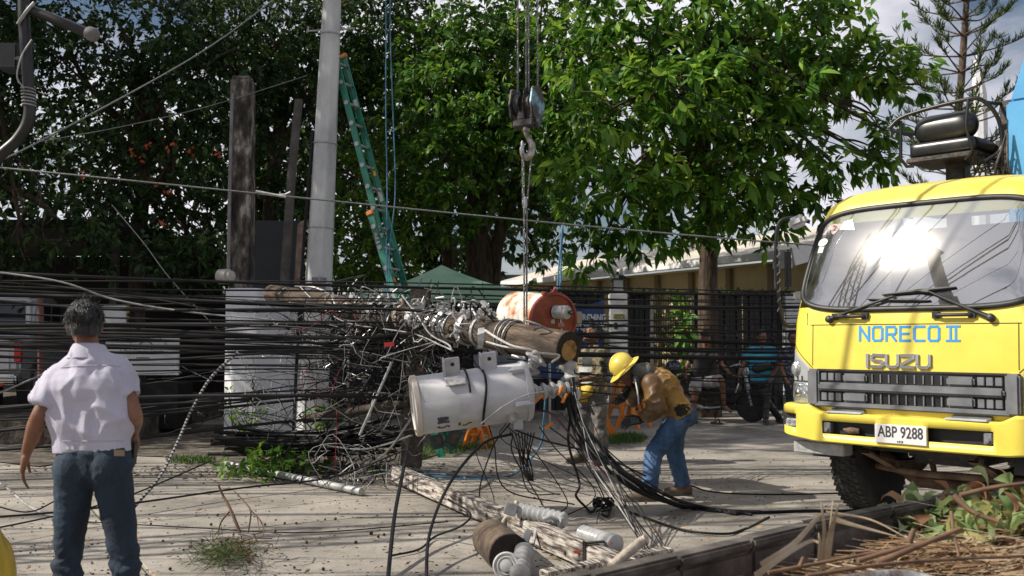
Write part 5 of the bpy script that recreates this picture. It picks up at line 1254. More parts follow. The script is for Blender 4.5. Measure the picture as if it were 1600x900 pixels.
# ---- 2 worker bending, yellow hard hat
def worker_yellow():
    Y = 9.4; s = 1.06; J = {}
    J['front'] = V((-.85, -.1, -.45)).normalized(); J['across'] = V((.12, -1, 0)).normalized()      # facing left; his left side is towards the camera
    J['head'] = P(978, 579, Y - .05); J['look'] = V((-.72, -.12, -.68)).normalized(); J['headup'] = V((-.66, -.05, .75)).normalized()
    J['neck'] = P(1003, 582, Y); J['chest'] = P(1032, 603, Y); J['pelvis'] = P(1059, 648, Y)
    J['shL'] = P(1018, 600, Y - .2); J['shR'] = P(1005, 592, Y + .2); J['elL'] = P(1027, 636, Y - .27); J['wrL'] = P(1004, 656, Y - .22); J['elR'] = P(985, 618, Y + .22); J['wrR'] = P(984, 604, Y - .02)
    J['elR'] = P(990, 622, Y + .18)
    J['hipL'] = P(1056, 664, Y - .11); J['hipR'] = P(1054, 660, Y + .11); J['knL'] = P(1022, 706, Y - .15); J['knR'] = P(1054, 706, Y + .13)
    J['anL'] = P(1024, 758, Y - .12); J['anR'] = P(1059, 750, Y + .2)
    J['anL'].z = .08; J['anL'] = V((P(1013, 763, Y - .2).x, Y - .2, .085)); J['anR'] = V((P(1068, 755, Y + .15).x, Y + .15, .085))
    J['toeL'] = V((-1, -.12, 0)).normalized(); J['toeR'] = V((-1, -.3, 0)).normalized()
    hands = {'L': (V((-.9, .0, -.1)), V((0, .6, -.6)), V((-.1, .4, 1)), (.8, .8, .8, .8)), 'R': (V((-.55, -.1, -.75)), V((-.7, .2, -.5)), V((.1, 1, .2)), (.45, .5, .5, .4))}
    root, rt = make_person('person', 'worker in brown and yellow jacket and yellow hard hat bending to the left', J, s, M['skin_dark'], hands=hands, voxel=.009)
    M['jacket'] = bpy.data.materials.new('jacket'); m = M['jacket']; m.use_nodes = True; nt = m.node_tree; nd = nt.nodes; ln = nt.links; b = nd['Principled BSDF']; b.inputs['Roughness'].default_value = .5
    tc = nd.new('ShaderNodeTexCoord'); sx = nd.new('ShaderNodeSeparateXYZ'); no = nd.new('ShaderNodeTexNoise'); no.inputs['Scale'].default_value = 4; no.inputs['Detail'].default_value = 6
    mr = nd.new('ShaderNodeMath'); mr.operation = 'MULTIPLY_ADD'; mr.inputs[1].default_value = .9; rp = nd.new('ShaderNodeValToRGB'); e = rp.color_ramp.elements; e.new(.5)
    for i, (p, c) in enumerate(((.2, (.1, .055, .022)), (.42, (.22, .12, .03)), (.66, (.42, .24, .035)))): e[i].position = p; e[i].color = (*c, 1)
    ln.new(tc.outputs['Object'], sx.inputs[0]); ln.new(tc.outputs['Object'], no.inputs['Vector']); ln.new(sx.outputs['X'], mr.inputs[0]); ln.new(no.outputs['Fac'], mr.inputs[2]); ln.new(mr.outputs[0], rp.inputs[0]); ln.new(rp.outputs[0], b.inputs['Base Color'])
    jk0 = folds(.012, 7, (1, 1, 1), 4); jk1 = creases(.013, 5.5, (1, 1, 1), 1, .3); jk = lambda p, n: jk0(p, n) + jk1(p, n)
    def jb(mb):
        shirt_shape(J, s, bulk=1.3, long=True, hem=.0, cuff=.93)(mb)
        cap_mesh(mb, J['neck'] + V((.05, 0, .0)), J['neck'] + V((.0, 0, .02)), .085, .075)
    o = solid('jacket', jb, m, root, .010, 3, jk)
    M['hood'] = mat('hood', [(.06, .065, .065), (.14, .15, .15)], .8, scale=6)
    mb = MB(); 
    solid('hood', lambda q: (cap_mesh(q, P(995, 578, Y - .14), P(1012, 588, Y - .1), .055, .06), cap_mesh(q, P(994, 578, Y + .12), P(1010, 582, Y + .1), .055, .06), cap_mesh(q, P(1010, 580, Y - .1), P(1010, 580, Y + .1), .06, .06), cap_mesh(q, P(994, 592, Y - .14), P(998, 608, Y - .1), .03, .02)), M['hood'], root, .01, 3, folds(.008, 12, (1, 1, 1), 2))
    # dark soaked patch low on the back of the jacket: its own flap of cloth
    bpy.context.view_layer.update()
    def onj(u, v, off): 
        pp = P(u, v, Y - .5); ok, loc, nr, ix = o.ray_cast(V((0, 0, CAMZ)) - root.location, (pp - V((0, 0, CAMZ))).normalized()); return (loc + root.location + nr * off) if ok else None
    mb = MB(); ct = onj(1069, 641, .004); rim = []
    for k in range(36):
        a = k / 36 * 6.283; rr = 1 + .3 * mnoise.noise(V((math.cos(a) * 2.3, math.sin(a) * 2.3, 3.7)))
        rows_ = [onj(1068 + math.cos(a) * 15 * rr * f, 641 + math.sin(a) * 10.5 * rr * f, .004) for f in (.25, .5, .75, 1)]
        rim.append(rows_)
    n0 = len(mb.v)
    for k in range(36):
        A_, B_ = rim[k], rim[(k + 1) % 36]
        q0 = [ct] + A_; q1 = [ct] + B_
        for i in range(4):
            if None in (q0[i], q0[i + 1], q1[i], q1[i + 1]): continue
            mb.add([q0[i], q0[i + 1], q1[i + 1], q1[i]], [(0, 1, 2, 3)])
    mb.build('dark_stain', mat('stain', [(.006, .006, .005), (.02, .016, .01)], .8, scale=9), o, smooth=60)
    je = solid('jeans', trouser_shape(J, s * 1.02, 1.1), M['denim_blue'], root, .01, 3, creases(.009, 7, (1, 1, 1.3), 6, .2))
    shoes(J, s, M['boot'], M['sole'], root)
    # gloves
    for k in ('L', 'R'):
        h = hands[k]; solid('glove', lambda q: finger_set(q, J['wr' + k], h[0], h[1], h[2], s * 1.22, h[3]), M['black_paint'], root, .006, 1)
    # hard hat
    u = V(J['headup']); f = V(J['look']); c = J['head']; u = rt.col[2].copy(); f = rt.col[1].copy()
    M['hat_yellow'] = mat('hat_yellow', [(.62, .46, .06), (.72, .56, .1)], .38, scale=5, coat=.3)
    hh = thing('hard_hat', 'yellow full-brim hard hat worn by the bending worker', 'hard hat', c + u * .1)
    hc_ = c + u * .03 - f * .005
    mb = MB(); prof = [(.118, -.002), (.119, .03), (.112, .07), (.092, .107), (.06, .13), (.025, .14), (.001, .141)]; mb.lathe(prof, hc_, u, 30, f); mb.build('dome', M['hat_yellow'], hh, smooth=60)
    mb = MB(); rows = []
    for rr, dz in ((.112, .008), (.135, .004), (.158, -.006), (.166, -.012), (.164, -.016), (.13, -.004), (.112, .0)):
        rows.append([hc_ + (f * math.cos(a) * (1.04 + .1 * max(0, math.cos(a))) + rt.col[0] * math.sin(a)) * rr + u * dz for a in [k / 32 * 6.28319 for k in range(33)]])
    mb.grid(rows); mb.build('brim', M['hat_yellow'], hh, smooth=60)
    mb = MB(); mb.tube([hc_ + (f * math.cos(a) * .118 + u * (math.sin(a) * .14)) for a in [.25 + k / 20 * 2.6 for k in range(21)]], [.006] + [.016] * 19 + [.006], 8)
    for sg in (-1, 1): mb.box(hc_ + rt.col[0] * sg * .117 + u * .02, (.02, .05, .02), rt)
    mb.build('ridge', M['hat_yellow'], hh, smooth=60)
    mb = MB(); mb.tube(spline([P(992, 592, Y - .18), P(996, 612, Y - .24), P(998, 632, Y - .22)], 6), .007, 5); mb.build('chin_cord', M['paper'], root)
worker_yellow()

# ---- 3 worker in black cap looking up
def worker_cap():
    Y = 12.0; s = 1.0; J = {}
    J['front'] = V((-.9, -.4, 0)).normalized(); J['across'] = V((.4, -.9, 0)).normalized()
    J['head'] = P(925, 524, Y); J['look'] = V((-.8, -.3, .55)).normalized(); J['headup'] = V((.5, .2, .9)).normalized()
    J['neck'] = P(929, 542, Y); J['chest'] = P(928, 566, Y); J['pelvis'] = P(926, 616, Y)
    J['shL'] = P(939, 555, Y - .2); J['shR'] = P(914, 555, Y + .1); J['elL'] = P(940, 588, Y - .25); J['wrL'] = P(908, 594, Y - .32); J['elR'] = P(908, 585, Y + .12); J['wrR'] = P(897, 598, Y - .1)
    J['hipL'] = P(934, 628, Y - .08); J['hipR'] = P(914, 628, Y + .05); J['knL'] = P(938, 668, Y - .12); J['knR'] = P(908, 668, Y + .02)
    J['anL'] = V((P(943, 710, Y - .12).x, Y - .12, .085)); J['anR'] = V((P(908, 710, Y + .02).x, Y + .02, .085)); J['toeL'] = V((-.6, -.8, 0)).normalized(); J['toeR'] = V((-.9, -.45, 0)).normalized()
    hands = {'L': (V((-.9, -.1, -.5)), V((-.2, .4, -.8)), V((-.2, -.9, .2)), (.4, .45, .5, .5)), 'R': (V((-.5, -.3, -.6)), V((.5, -.3, -.3)), V((0, -1, 0)), (.5, .5, .5, .5))}
    root, rt = make_person('person', 'worker in camouflage shirt and black cap looking up beside the pole end', J, s, M['skin'], hands=hands, voxel=.010)
    M['camo'] = mat('camo', [(.03, .03, .02), (.11, .085, .05), (.22, .18, .11), (.08, .09, .05)], .85, scale=9, pos=[.4, .47, .56, .63], detail=2)
    o = solid('shirt', shirt_shape(J, s, bulk=1.12, long=True, hem=.02, cuff=.3), M['camo'], root, .011, 3, creases(.012, 7, (1, 1, 1), 2))
    M['vest'] = mat('vest', [(.012, .014, .014), (.03, .035, .034)], .7, scale=6)
    def vb(mb): cap_mesh(mb, J['pelvis'] + V((0, 0, .2)), J['chest'], .15, .155, (J['front'], .88), 18, True); cap_mesh(mb, J['chest'] - J['across'] * .06, J['chest'] + J['across'] * .06, .145, .145, (J['front'], .88))
    vt = solid('vest', vb, M['vest'], root, .012, 2, folds(.006, 10))
    for zz, w in ((.3, .03), (.16, .024)):
        mb = MB(); c = J['pelvis'] + V((0, 0, zz)); mb.lathe([(.166, -w), (.17, -w), (.17, w), (.166, w)], c, (0, 0, 1), 22); mb.build('reflective_band', mat('reflective', [(.4, .42, .42), (.6, .62, .6)], .4, scale=9) if zz == .3 else bpy.data.materials['reflective'], vt)
    M['yellow_cloth'] = mat('yellow_cloth', [(.5, .33, .03), (.62, .45, .06)], .7, scale=8)
    hn = solid('harness_pouch', lambda mb: (cap_mesh(mb, J['pelvis'] + J['front'] * .12 - J['across'] * .12 + V((0, 0, .05)), J['pelvis'] + J['front'] * .13 + J['across'] * .13 + V((0, 0, .05)), .06, .06), mb.box(J['pelvis'] + J['front'] * .14 + V((0, 0, -.02)), (.12, .12, .12))), M['yellow_cloth'], root, .011, 3, folds(.012, 14, (1, 1, 1), 7))
    mb = MB(); mb.lathe([(.17, -.022), (.176, -.022), (.176, .022), (.17, .022)], J['pelvis'] + V((0, 0, .075)), (0, 0, 1), 22); mb.build('belt', M['yellow_cloth'], root)
    solid('trousers', trouser_shape(J, s, 1.05), mat('grey_trousers', [(.05, .05, .045), (.13, .125, .115), (.2, .19, .18)], .85, scale=8), root, .011, 3, folds(.012, 11, (1, 1, 1), 5))
    shoes(J, s, M['boot'], M['sole'], root, 'boot')
    cpn = thing('cap', 'black cap tilted back on the worker looking up', 'cap', J['head']); c = J['head']; f = rt.col[1].copy(); u = rt.col[2].copy(); r_ = rt.col[0].copy()
    ax = (u * .95 - f * .3).normalized(); fr = (f + u * .32).normalized()
    mb = MB(); mb.lathe([(.098, 0), (.1, .03), (.09, .07), (.06, .1), (.02, .112), (.001, .113)], c + u * .035 - f * .025, ax, 24); mb.build('crown', M['vest'], cpn, smooth=60)
    mb = MB(); rows = []
    for k in range(5): rows.append([c + u * .035 - f * .02 + (fr * math.cos(a) * (.09 + k * .022 * max(0, math.cos(a) * 1.25)) + r_ * math.sin(a) * (.096)) + u * (.02 + .012 * k) for a in [-1.3 + 2.6 * i / 14 for i in range(15)]])
    mb.grid(rows); b_ = mb.build('visor', M['vest'], cpn, smooth=60); md = b_.modifiers.new('s', 'SOLIDIFY'); md.thickness = .006
worker_cap()

# ---- 4-6 onlookers at the back
def onlooker(label, J, s, skin, hands=None, vox=.013): return make_person('person', label, J, s, skin, voxel=vox, hands=hands)
def biker():
    Y = 17.9; s = 1.0; J = {}
    J['front'] = V((.45, -.9, 0)).normalized(); J['across'] = V((.9, .45, 0)).normalized()
    J['head'] = P(1103, 528, Y - .05); J['look'] = V((.15, -1, -.05)).normalized(); J['neck'] = P(1102, 546, Y); J['chest'] = P(1099, 562, Y); J['pelvis'] = P(1094, 594, Y)
    J['shL'] = P(1119, 553, Y); J['shR'] = P(1083, 553, Y + .0); J['elL'] = P(1130, 572, Y - .1); J['wrL'] = P(1141, 584, Y - .25); J['elR'] = P(1073, 572, Y - .05); J['wrR'] = P(1071, 586, Y - .15)
    J['hipL'] = P(1104, 598, Y - .05); J['hipR'] = P(1088, 598, Y - .1); J['knL'] = P(1128, 594, Y - .38); J['knR'] = P(1085, 612, Y - .45); J['anL'] = P(1131, 634, Y - .3); J['anR'] = V((P(1084, 652, Y - .4).x, Y - .4, .1))
    J['toeL'] = V((.7, -.6, -.35)).normalized(); J['toeR'] = V((0, -1, 0))
    hands = {'L': (V((.8, -.3, -.3)), V((0, 0, -1)), V((-.3, -1, 0)), (.3, .3, .3, .3)), 'R': (V((0, -.4, -1)), V((1, 0, 0)), V((0, -1, 0)), (.4,) * 4)}
    root, rt = onlooker('man in dark tee and pale shorts sitting on the motorbike', J, s, M['skin'], hands)
    solid('shirt', shirt_shape(J, s, .62, 1.1, .02), mat('dark_tee', [(.012, .012, .013), (.03, .028, .027)], .85, scale=5), root, .013, 3, folds(.01, 9))
    solid('shorts', trouser_shape(J, s, 1.05, short=.88), mat('shorts', [(.32, .29, .28), (.44, .41, .39)], .85, scale=5), root, .013, 3, folds(.01, 10))
    for k in 'LR':
        a = J['an' + k] - V((0, 0, .055)); t = J['toe' + k]
        if k == 'L': continue
        mb = MB(); mb.prism([(-.07, .03), (.05, .045), (.16, .04), (.18, 0), (.16, -.04), (.05, -.045), (-.07, -.03)], a - V((0, 0, .02)), t, V((1, 0, 0)), .025); o = mb.build('sandal', M['shoe_dark'], root, bevel=.004)
        mb = MB(); mb.tube(spline([a + V((-.045, -.06, 0)), a + V((0, -.07, .05)), a + V((.045, -.06, 0))], 5), .01, 6); mb.build('strap', M['shoe_dark'], o)
    c = J['head']; u = rt.col[2].copy(); f = rt.col[1].copy(); r_ = rt.col[0].copy()
    cpn = thing('cap', 'dark cap with sunglasses pushed up on the man on the motorbike', 'cap', c); mb = MB(); mb.lathe([(.093, 0), (.096, .03), (.085, .065), (.05, .09), (.001, .095)], c + u * .045 - f * .012, u, 20); mb.build('crown', M['vest'], cpn, smooth=60)
    mb = MB(); mb.grid([[c + u * (.05 - k * .004) + f * (.085 + .024 * k) * math.cos(a) + r_ * .09 * math.sin(a) for a in [-.9 + 1.8 * i / 10 for i in range(11)]] for k in range(4)]); mb.build('visor', M['vest'], cpn)
    mb = MB()
    for sg in (-1, 1): mb.ell(c + u * .1 + f * .085 + r_ * sg * .035, (.032, .014, .02), rt)
    mb.build('sunglasses', mat('lens_gold', (.3, .26, .08), .12, .8), cpn, smooth=60)
biker()
mb = MB(); q = V((P(1119, 660, 17.3).x, 17.3, .02)); mb.prism([(-.12, .03), (0, .045), (.12, .045), (.14, 0), (.12, -.045), (0, -.045), (-.12, -.03)], q, V((.5, -.85, 0)), V((.85, .5, 0)), .03)
mb.tube(spline([q + V((-.03, -.0, .01)), q + V((.03, -.03, .07)), q + V((.07, .03, .01))], 5), .014, 6); tag(mb.build('sandal', M['shoe_dark']), 'loose dark sandal on the ground under the motorbike', 'sandal')
def striped():
    Y = 17.4; s = 1.0; J = {}
    J['front'] = V((.1, -1, 0)).normalized(); J['across'] = V((1, .1, 0)).normalized()
    J['head'] = P(1190, 527, Y - .03); J['look'] = V((.25, -1, 0)).normalized(); J['neck'] = P(1190, 543, Y); J['chest'] = P(1189, 560, Y); J['pelvis'] = P(1190, 598, Y)
    J['shL'] = P(1208, 549, Y); J['shR'] = P(1171, 549, Y); J['elL'] = P(1213, 573, Y - .02); J['wrL'] = P(1204, 592, Y - .22); J['elR'] = P(1161, 570, Y - .03); J['wrR'] = P(1155, 582, Y - .1)
    J['hipL'] = P(1197, 604, Y); J['hipR'] = P(1183, 604, Y); J['knL'] = P(1196, 630, Y - .05); J['knR'] = P(1200, 630, Y + .05); J['anL'] = V((P(1200, 652, Y - .1).x, Y - .1, .085)); J['anR'] = V((P(1218, 652, Y + .06).x, Y + .06, .085))
    J['anL'] = V((P(1196, 652, Y - .1).x, Y - .1, .085)); J['toeL'] = V((-.1, -1, 0)).normalized(); J['toeR'] = V((.5, -.85, 0)).normalized()
    hands = {'L': (V((-.3, -.4, -.6)), V((-1, 0, 0)), V((0, -.7, .6)), (.6,) * 4), 'R': (V((-.3, -.1, -1)), V((1, 0, 0)), V((0, -1, 0)), (.4,) * 4)}
    root, rt = onlooker('man in light blue striped polo with a waist bag by the dark gate', J, s, M['skin'], hands)
    m = bpy.data.materials.new('striped_polo'); m.use_nodes = True; nt = m.node_tree; nd = nt.nodes; ln = nt.links; b = nd['Principled BSDF']; b.inputs['Roughness'].default_value = .85
    tc = nd.new('ShaderNodeTexCoord'); wv = nd.new('ShaderNodeTexWave'); wv.bands_direction = 'Z'; wv.inputs['Scale'].default_value = 3.0; wv.inputs['Distortion'].default_value = .6; rp = nd.new('ShaderNodeValToRGB'); e = rp.color_ramp.elements; e[0].position = .3; e[0].color = (.012, .06, .1, 1); e[1].position = .42; e[1].color = (.05, .32, .46, 1)
    ln.new(tc.outputs['Object'], wv.inputs['Vector']); ln.new(wv.outputs['Fac'], rp.inputs[0]); ln.new(rp.outputs[0], b.inputs['Base Color'])
    o = solid('polo_shirt', shirt_shape(J, s, .68, 1.2, .0), m, root, .013, 3, folds(.01, 8))
    solid('trousers', trouser_shape(J, s, .95), M['black_paint'], root, .013, 3, folds(.008, 11)); shoes(J, s, M['shoe_dark'], M['sole'], root)
    hair_cap(J['head'], rt, 1.02, M['hair_black'], root, voxel=.011)
    bg = thing('waist_bag', 'black waist bag worn over the blue striped polo', 'bag', P(1192, 573, Y - .2)); solid('pouch', lambda q: (cap_mesh(q, P(1182, 576, Y - .2), P(1200, 572, Y - .2), .085, .075, (J['front'], .6))), M['black_paint'], bg, .012, 2)
    mb = MB(); mb.tube(spline([P(1176, 578, Y - .1), P(1190, 573, Y - .22), P(1207, 567, Y - .1)], 6), .018, 6); mb.build('strap', M['black_paint'], bg)
striped()
def behind_truck():
    Y = 17.2; s = 1.0; J = {}
    J['front'] = V((-.1, -1, 0)).normalized(); J['across'] = V((1, -.1, 0)).normalized()
    J['head'] = P(1239, 529, Y - .03); J['look'] = V((-.3, -1, 0)).normalized(); J['neck'] = P(1240, 545, Y); J['chest'] = P(1241, 562, Y); J['pelvis'] = P(1242, 602, Y)
    J['shL'] = P(1259, 550, Y); J['shR'] = P(1223, 550, Y); J['elL'] = P(1264, 576, Y); J['wrL'] = P(1262, 598, Y - .1); J['elR'] = P(1221, 575, Y - .02); J['wrR'] = P(1228, 594, Y - .2)
    for k, u in (('L', 1250), ('R', 1235)): J['hip' + k] = P(u, 606, Y); J['kn' + k] = P(u, 632, Y - .03); J['an' + k] = V((P(u, 652, Y).x, Y, .085)); J['toe' + k] = V((0, -1, 0))
    root, rt = onlooker('man in dark patterned shirt half hidden behind the truck cab', J, s, M['skin'], {'R': (V((.5, -.4, -.6)), V((0, .5, -1)), V((0, -1, .2)), (.5,) * 4)})
    m = mat('dark_check', [(.015, .02, .04), (.05, .055, .08), (.2, .2, .24)], .85, scale=26, detail=1, stretch=(1, 1, 2.5), pos=[.4, .52, .62])
    solid('shirt', shirt_shape(J, s, .6, 1.12, .02), m, root, .013, 3, folds(.01, 9)); solid('trousers', trouser_shape(J, s), M['denim_dark'], root, .013, 3); shoes(J, s, M['shoe_dark'], M['sole'], root); hair_cap(J['head'], rt, 1.02, M['hair_black'], root, voxel=.011)
behind_truck()
# ================================================================== the yellow crane truck
M['yellow'] = mat('yellow', [(.56, .45, .07), (.7, .57, .075), (.76, .62, .09)], .38, scale=2.6, coat=.35, rvar=.12, detail=9, pos=[.22, .42, .65])
M['grille_grey'] = mat('grille_grey', [(.1, .105, .115), (.17, .175, .185)], .6, scale=6, rvar=.1)
M['chrome'] = mat('chrome', (.55, .55, .55), .16, 1.0)
M['trim_black'] = mat('trim_black', [(.01, .01, .011), (.03, .03, .03)], .5, scale=6)
M['rust_axle'] = mat('rust_axle', [(.06, .035, .022), (.14, .09, .06), (.2, .14, .1)], .85, scale=8, bump=.3)
M['blue_paint'] = mat('blue_paint', [(.06, .28, .55), (.09, .34, .62)], .4, scale=2, coat=.3)
TR = V((2.98, 7.55, 0)); TA = R(133)
trk = thing('crane_truck', 'yellow crane truck facing the camera at the right, sun glaring on its windscreen', 'truck', TR, TA)
# cab section: half width, front y and corner radius by height (local: +y is forward, +x the truck's right)
SEC = [(.86, 1.03, -.02, .10), (1.0, 1.045, 0, .14), (1.3, 1.05, 0, .17), (1.62, 1.05, -.015, .2), (1.72, 1.045, -.035, .21), (2.54, .957, -.325, .24), (2.62, .935, -.36, .27), (2.7, .86, -.44, .33), (2.75, .73, -.58, .4), (2.765, .62, -.72, .42)]
def sec(z):
    for i in range(len(SEC) - 1):
        a, b = SEC[i], SEC[i + 1]
        if a[0] <= z <= b[0]:
            t = (z - a[0]) / (b[0] - a[0]); q = [lerp(a[k], b[k], t) for k in (1, 2, 3)]
            if a[0] == 1.72 or abs(a[0] - 1.72) < 1e-6: q[1] += .09 * t * (1 - t)
            return q
    return list((SEC[0] if z < SEC[0][0] else SEC[-1])[1:])
def cab(x, z, off=0.0):               # point on the front skin at lateral x
    w, y, r = sec(z); ax = abs(x); crown = -.055 * (ax / w) ** 2
    if ax <= w - r: p = V((x, y + crown, z)); n = V((0, 1, .0))
    else:
        s = min(1, (ax - (w - r)) / r); th = math.asin(s); p = V((x, y + crown - r * (1 - math.cos(th)), z)); n = V((math.copysign(math.sin(th), x), math.cos(th), 0))
    return p + n * off
NX = 40
def cab_xs(w, r): 
    xs = [-(w - r) + 2 * (w - r) * i / NX for i in range(NX + 1)]
    arc = [(w - r) + r * math.sin(k * math.pi / 16) for k in range(1, 9)]
    return [-a for a in reversed(arc)] + xs + arc
def skin_row(z):
    w, y, r = sec(z); xs = cab_xs(w, r); row = [cab(x, z) for x in xs]
    yl = row[0].y; yr = row[-1].y
    return [V((-w, -1.75, z)), V((-w, -1.0, z))] + row + [V((w, -1.0, z)), V((w, -1.75, z))]
zs = [.86, .93, 1.0, 1.1, 1.3, 1.5, 1.62, 1.7, 1.745] + [1.81 + i * .09 for i in range(8)] + [2.5, 2.54, 2.58, 2.62, 2.66, 2.7, 2.728, 2.75, 2.765]
rows = [skin_row(z) for z in zs]
WX0, WX1 = 9, len(rows[0]) - 10       # columns inside the window opening
n = len(rows[0]); vs = [p for r in rows for p in r]; fs = []
for i in range(len(rows) - 1):
    for k in range(n - 1):
        win = 1.745 <= zs[i] and zs[i + 1] <= 2.47 and 6 <= k < n - 7
        side = k in (0, n - 2) and False
        if not win: fs.append((i * n + k, i * n + k + 1, (i + 1) * n + k + 1, (i + 1) * n + k))
top = (len(rows) - 1) * n; fs.append(tuple(range(top, top + n)))
mb = MB(); mb.add(vs, fs); mb.build('cab_shell', M['yellow'], trk, smooth=35)
mb = MB(); mb.box((0, -1.74, 1.7), (1.9, .04, 1.6)); mb.build('cab_back', M['trim_black'], trk)
# windscreen with rounded outline, rubber gasket
def wpt(a, b, off=.008):              # a, b in -1..1 over a rounded rectangle
    k = 5.0; m = max(abs(a), abs(b)); 
    if m > 1e-6:
        l = (abs(a) ** k + abs(b) ** k) ** (1 / k); a, b = a * m / l, b * m / l
    z = 2.135 + b * .417; hw = lerp(.985, .905, (b + 1) / 2)
    return cab(a * hw, z, off)
def glass_mat():
    m = bpy.data.materials.new('windscreen_glass'); m.use_nodes = True; nt = m.node_tree; nd = nt.nodes; ln = nt.links; nd.clear()
    out = nd.new('ShaderNodeOutputMaterial'); tr = nd.new('ShaderNodeBsdfTransparent'); tr.inputs[0].default_value = (.55, .62, .6, 1)
    g1 = nd.new('ShaderNodeBsdfGlossy'); g1.inputs['Roughness'].default_value = .015; g1.inputs['Color'].default_value = (.95, .97, 1, 1)
    g2 = nd.new('ShaderNodeBsdfGlossy'); g2.inputs['Roughness'].default_value = .115; g2.inputs['Color'].default_value = (1, .97, .92, 1)
    df = nd.new('ShaderNodeBsdfDiffuse'); df.inputs[0].default_value = (.5, .5, .48, 1)
    tc = nd.new('ShaderNodeTexCoord'); no = nd.new('ShaderNodeTexNoise'); no.inputs['Scale'].default_value = 5; no.inputs['Detail'].default_value = 8
    mr = nd.new('ShaderNodeMapRange'); mr.inputs[1].default_value = .3; mr.inputs[2].default_value = .7; mr.inputs[3].default_value = .01; mr.inputs[4].default_value = .08
    m1 = nd.new('ShaderNodeMixShader'); m1.inputs[0].default_value = .38
    m2 = nd.new('ShaderNodeMixShader'); m3 = nd.new('ShaderNodeMixShader'); m3.inputs[0].default_value = .065
    ln.new(tc.outputs['Object'], no.inputs['Vector']); ln.new(no.outputs['Fac'], mr.inputs[0]); ln.new(mr.outputs[0], m2.inputs[0])
    ln.new(tr.outputs[0], m1.inputs[1]); ln.new(g1.outputs[0], m1.inputs[2]); ln.new(m1.outputs[0], m3.inputs[1]); ln.new(g2.outputs[0], m3.inputs[2]); ln.new(m3.outputs[0], m2.inputs[1]); ln.new(df.outputs[0], m2.inputs[2]); ln.new(m2.outputs[0], out.inputs[0])
    return m
M['windscreen'] = glass_mat()
GN = 30
mb = MB(); mb.grid([[wpt(-1 + 2 * i / GN, -1 + 2 * j / GN, .007) for i in range(GN + 1)] for j in range(GN + 1)])
ws = mb.build('windscreen', M['windscreen'], trk, smooth=70)
ring = []
for i in range(GN): ring.append(wpt(-1 + 2 * i / GN, -1, .006))
for i in range(GN): ring.append(wpt(1, -1 + 2 * i / GN, .006))
for i in range(GN): ring.append(wpt(1 - 2 * i / GN, 1, .006))
for i in range(GN): ring.append(wpt(-1, 1 - 2 * i / GN, .006))
mb = MB(); mb.tube(ring, .024, 8, closed=True); mb.build('windscreen_seal', M['trim_black'], trk, smooth=70)
# stickers behind the glass
def wsticker(a0, a1, b0, b1, m, rnd=False):
    mb = MB()
    if rnd: mb.add([wpt((a0 + a1) / 2 + (a1 - a0) / 2 * math.cos(q * .39), (b0 + b1) / 2 + (b1 - b0) / 2 * math.sin(q * .39), .011) for q in range(16)], [tuple(range(16))])
    else: mb.add([wpt(a0, b0, .011), wpt(a1, b0, .011), wpt(a1, b1, .011), wpt(a0, b1, .011)], [(0, 1, 2, 3)])
    return mb.build('sticker', m, ws)
M['sticker_w'] = mat('sticker_w', [(.5, .56, .54), (.66, .7, .68)], .6, scale=30)
M['sticker_b'] = mat('sticker_b', [(.25, .16, .13), (.5, .45, .42)], .6, scale=30)
wsticker(.8, .93, .55, .83, M['sticker_b']); wsticker(.66, .79, .66, .86, M['sticker_w']); wsticker(.83, .94, .3, .47, M['sticker_w'], True); wsticker(.85, .91, .17, .29, M['sticker_w'])
text('2', .075, mat('sticker_red', (.22, .05, .04), .6), wpt(.845, .7, .0135), (-1, 0, -.03), (0, -.3, .95), ws)
# cab interior seen through the glass
mb = MB(); mb.box((0, -.42, 1.56), (1.8, .55, .22)); mb.build('dashboard', mat('dash', [(.05, .05, .05), (.1, .1, .1)], .7, scale=5), trk, bevel=.04)
for s in (-.5, .5):
    mb = MB(); mb.box((s, -1.35, 1.75), (.5, .16, .75)); mb.box((s, -1.1, 1.4), (.5, .5, .16)); mb.box((s, -1.36, 2.2), (.28, .1, .16)); mb.build('seat', mat('seat_cloth', (.06, .06, .065), .9), trk, bevel=.05)
mb = MB(); mb.tube([V((-.5 + .21 * math.cos(a * .2618), -.55 + .1 * math.sin(a * .2618), 1.8 + .19 * math.sin(a * .2618))) for a in range(24)], .016, 8, closed=True); mb.tube([V((-.5, -.55, 1.8)), V((-.5, -.42, 1.65))], .03, 8); mb.build('steering_wheel', M['trim_black'], trk, smooth=60)
for (c, s, m) in (((-.55, -.26, 1.70), (.34, .14, .05), mat('red_cloth', (.5, .1, .06), .8)), ((-.3, -.24, 1.69), (.3, .13, .04), M['paper']), ((-.78, -.28, 1.69), (.2, .15, .05), mat('green_box', (.05, .28, .2), .6)), ((-.12, -.25, 1.685), (.22, .12, .03), mat('teal_cloth', (.25, .45, .45), .8))):
    mb = MB(); mb.box(c, s, Matrix.Rotation(random.uniform(-.3, .3), 3, 'Z')); mb.build('dashboard_litter', m, trk, bevel=.015)
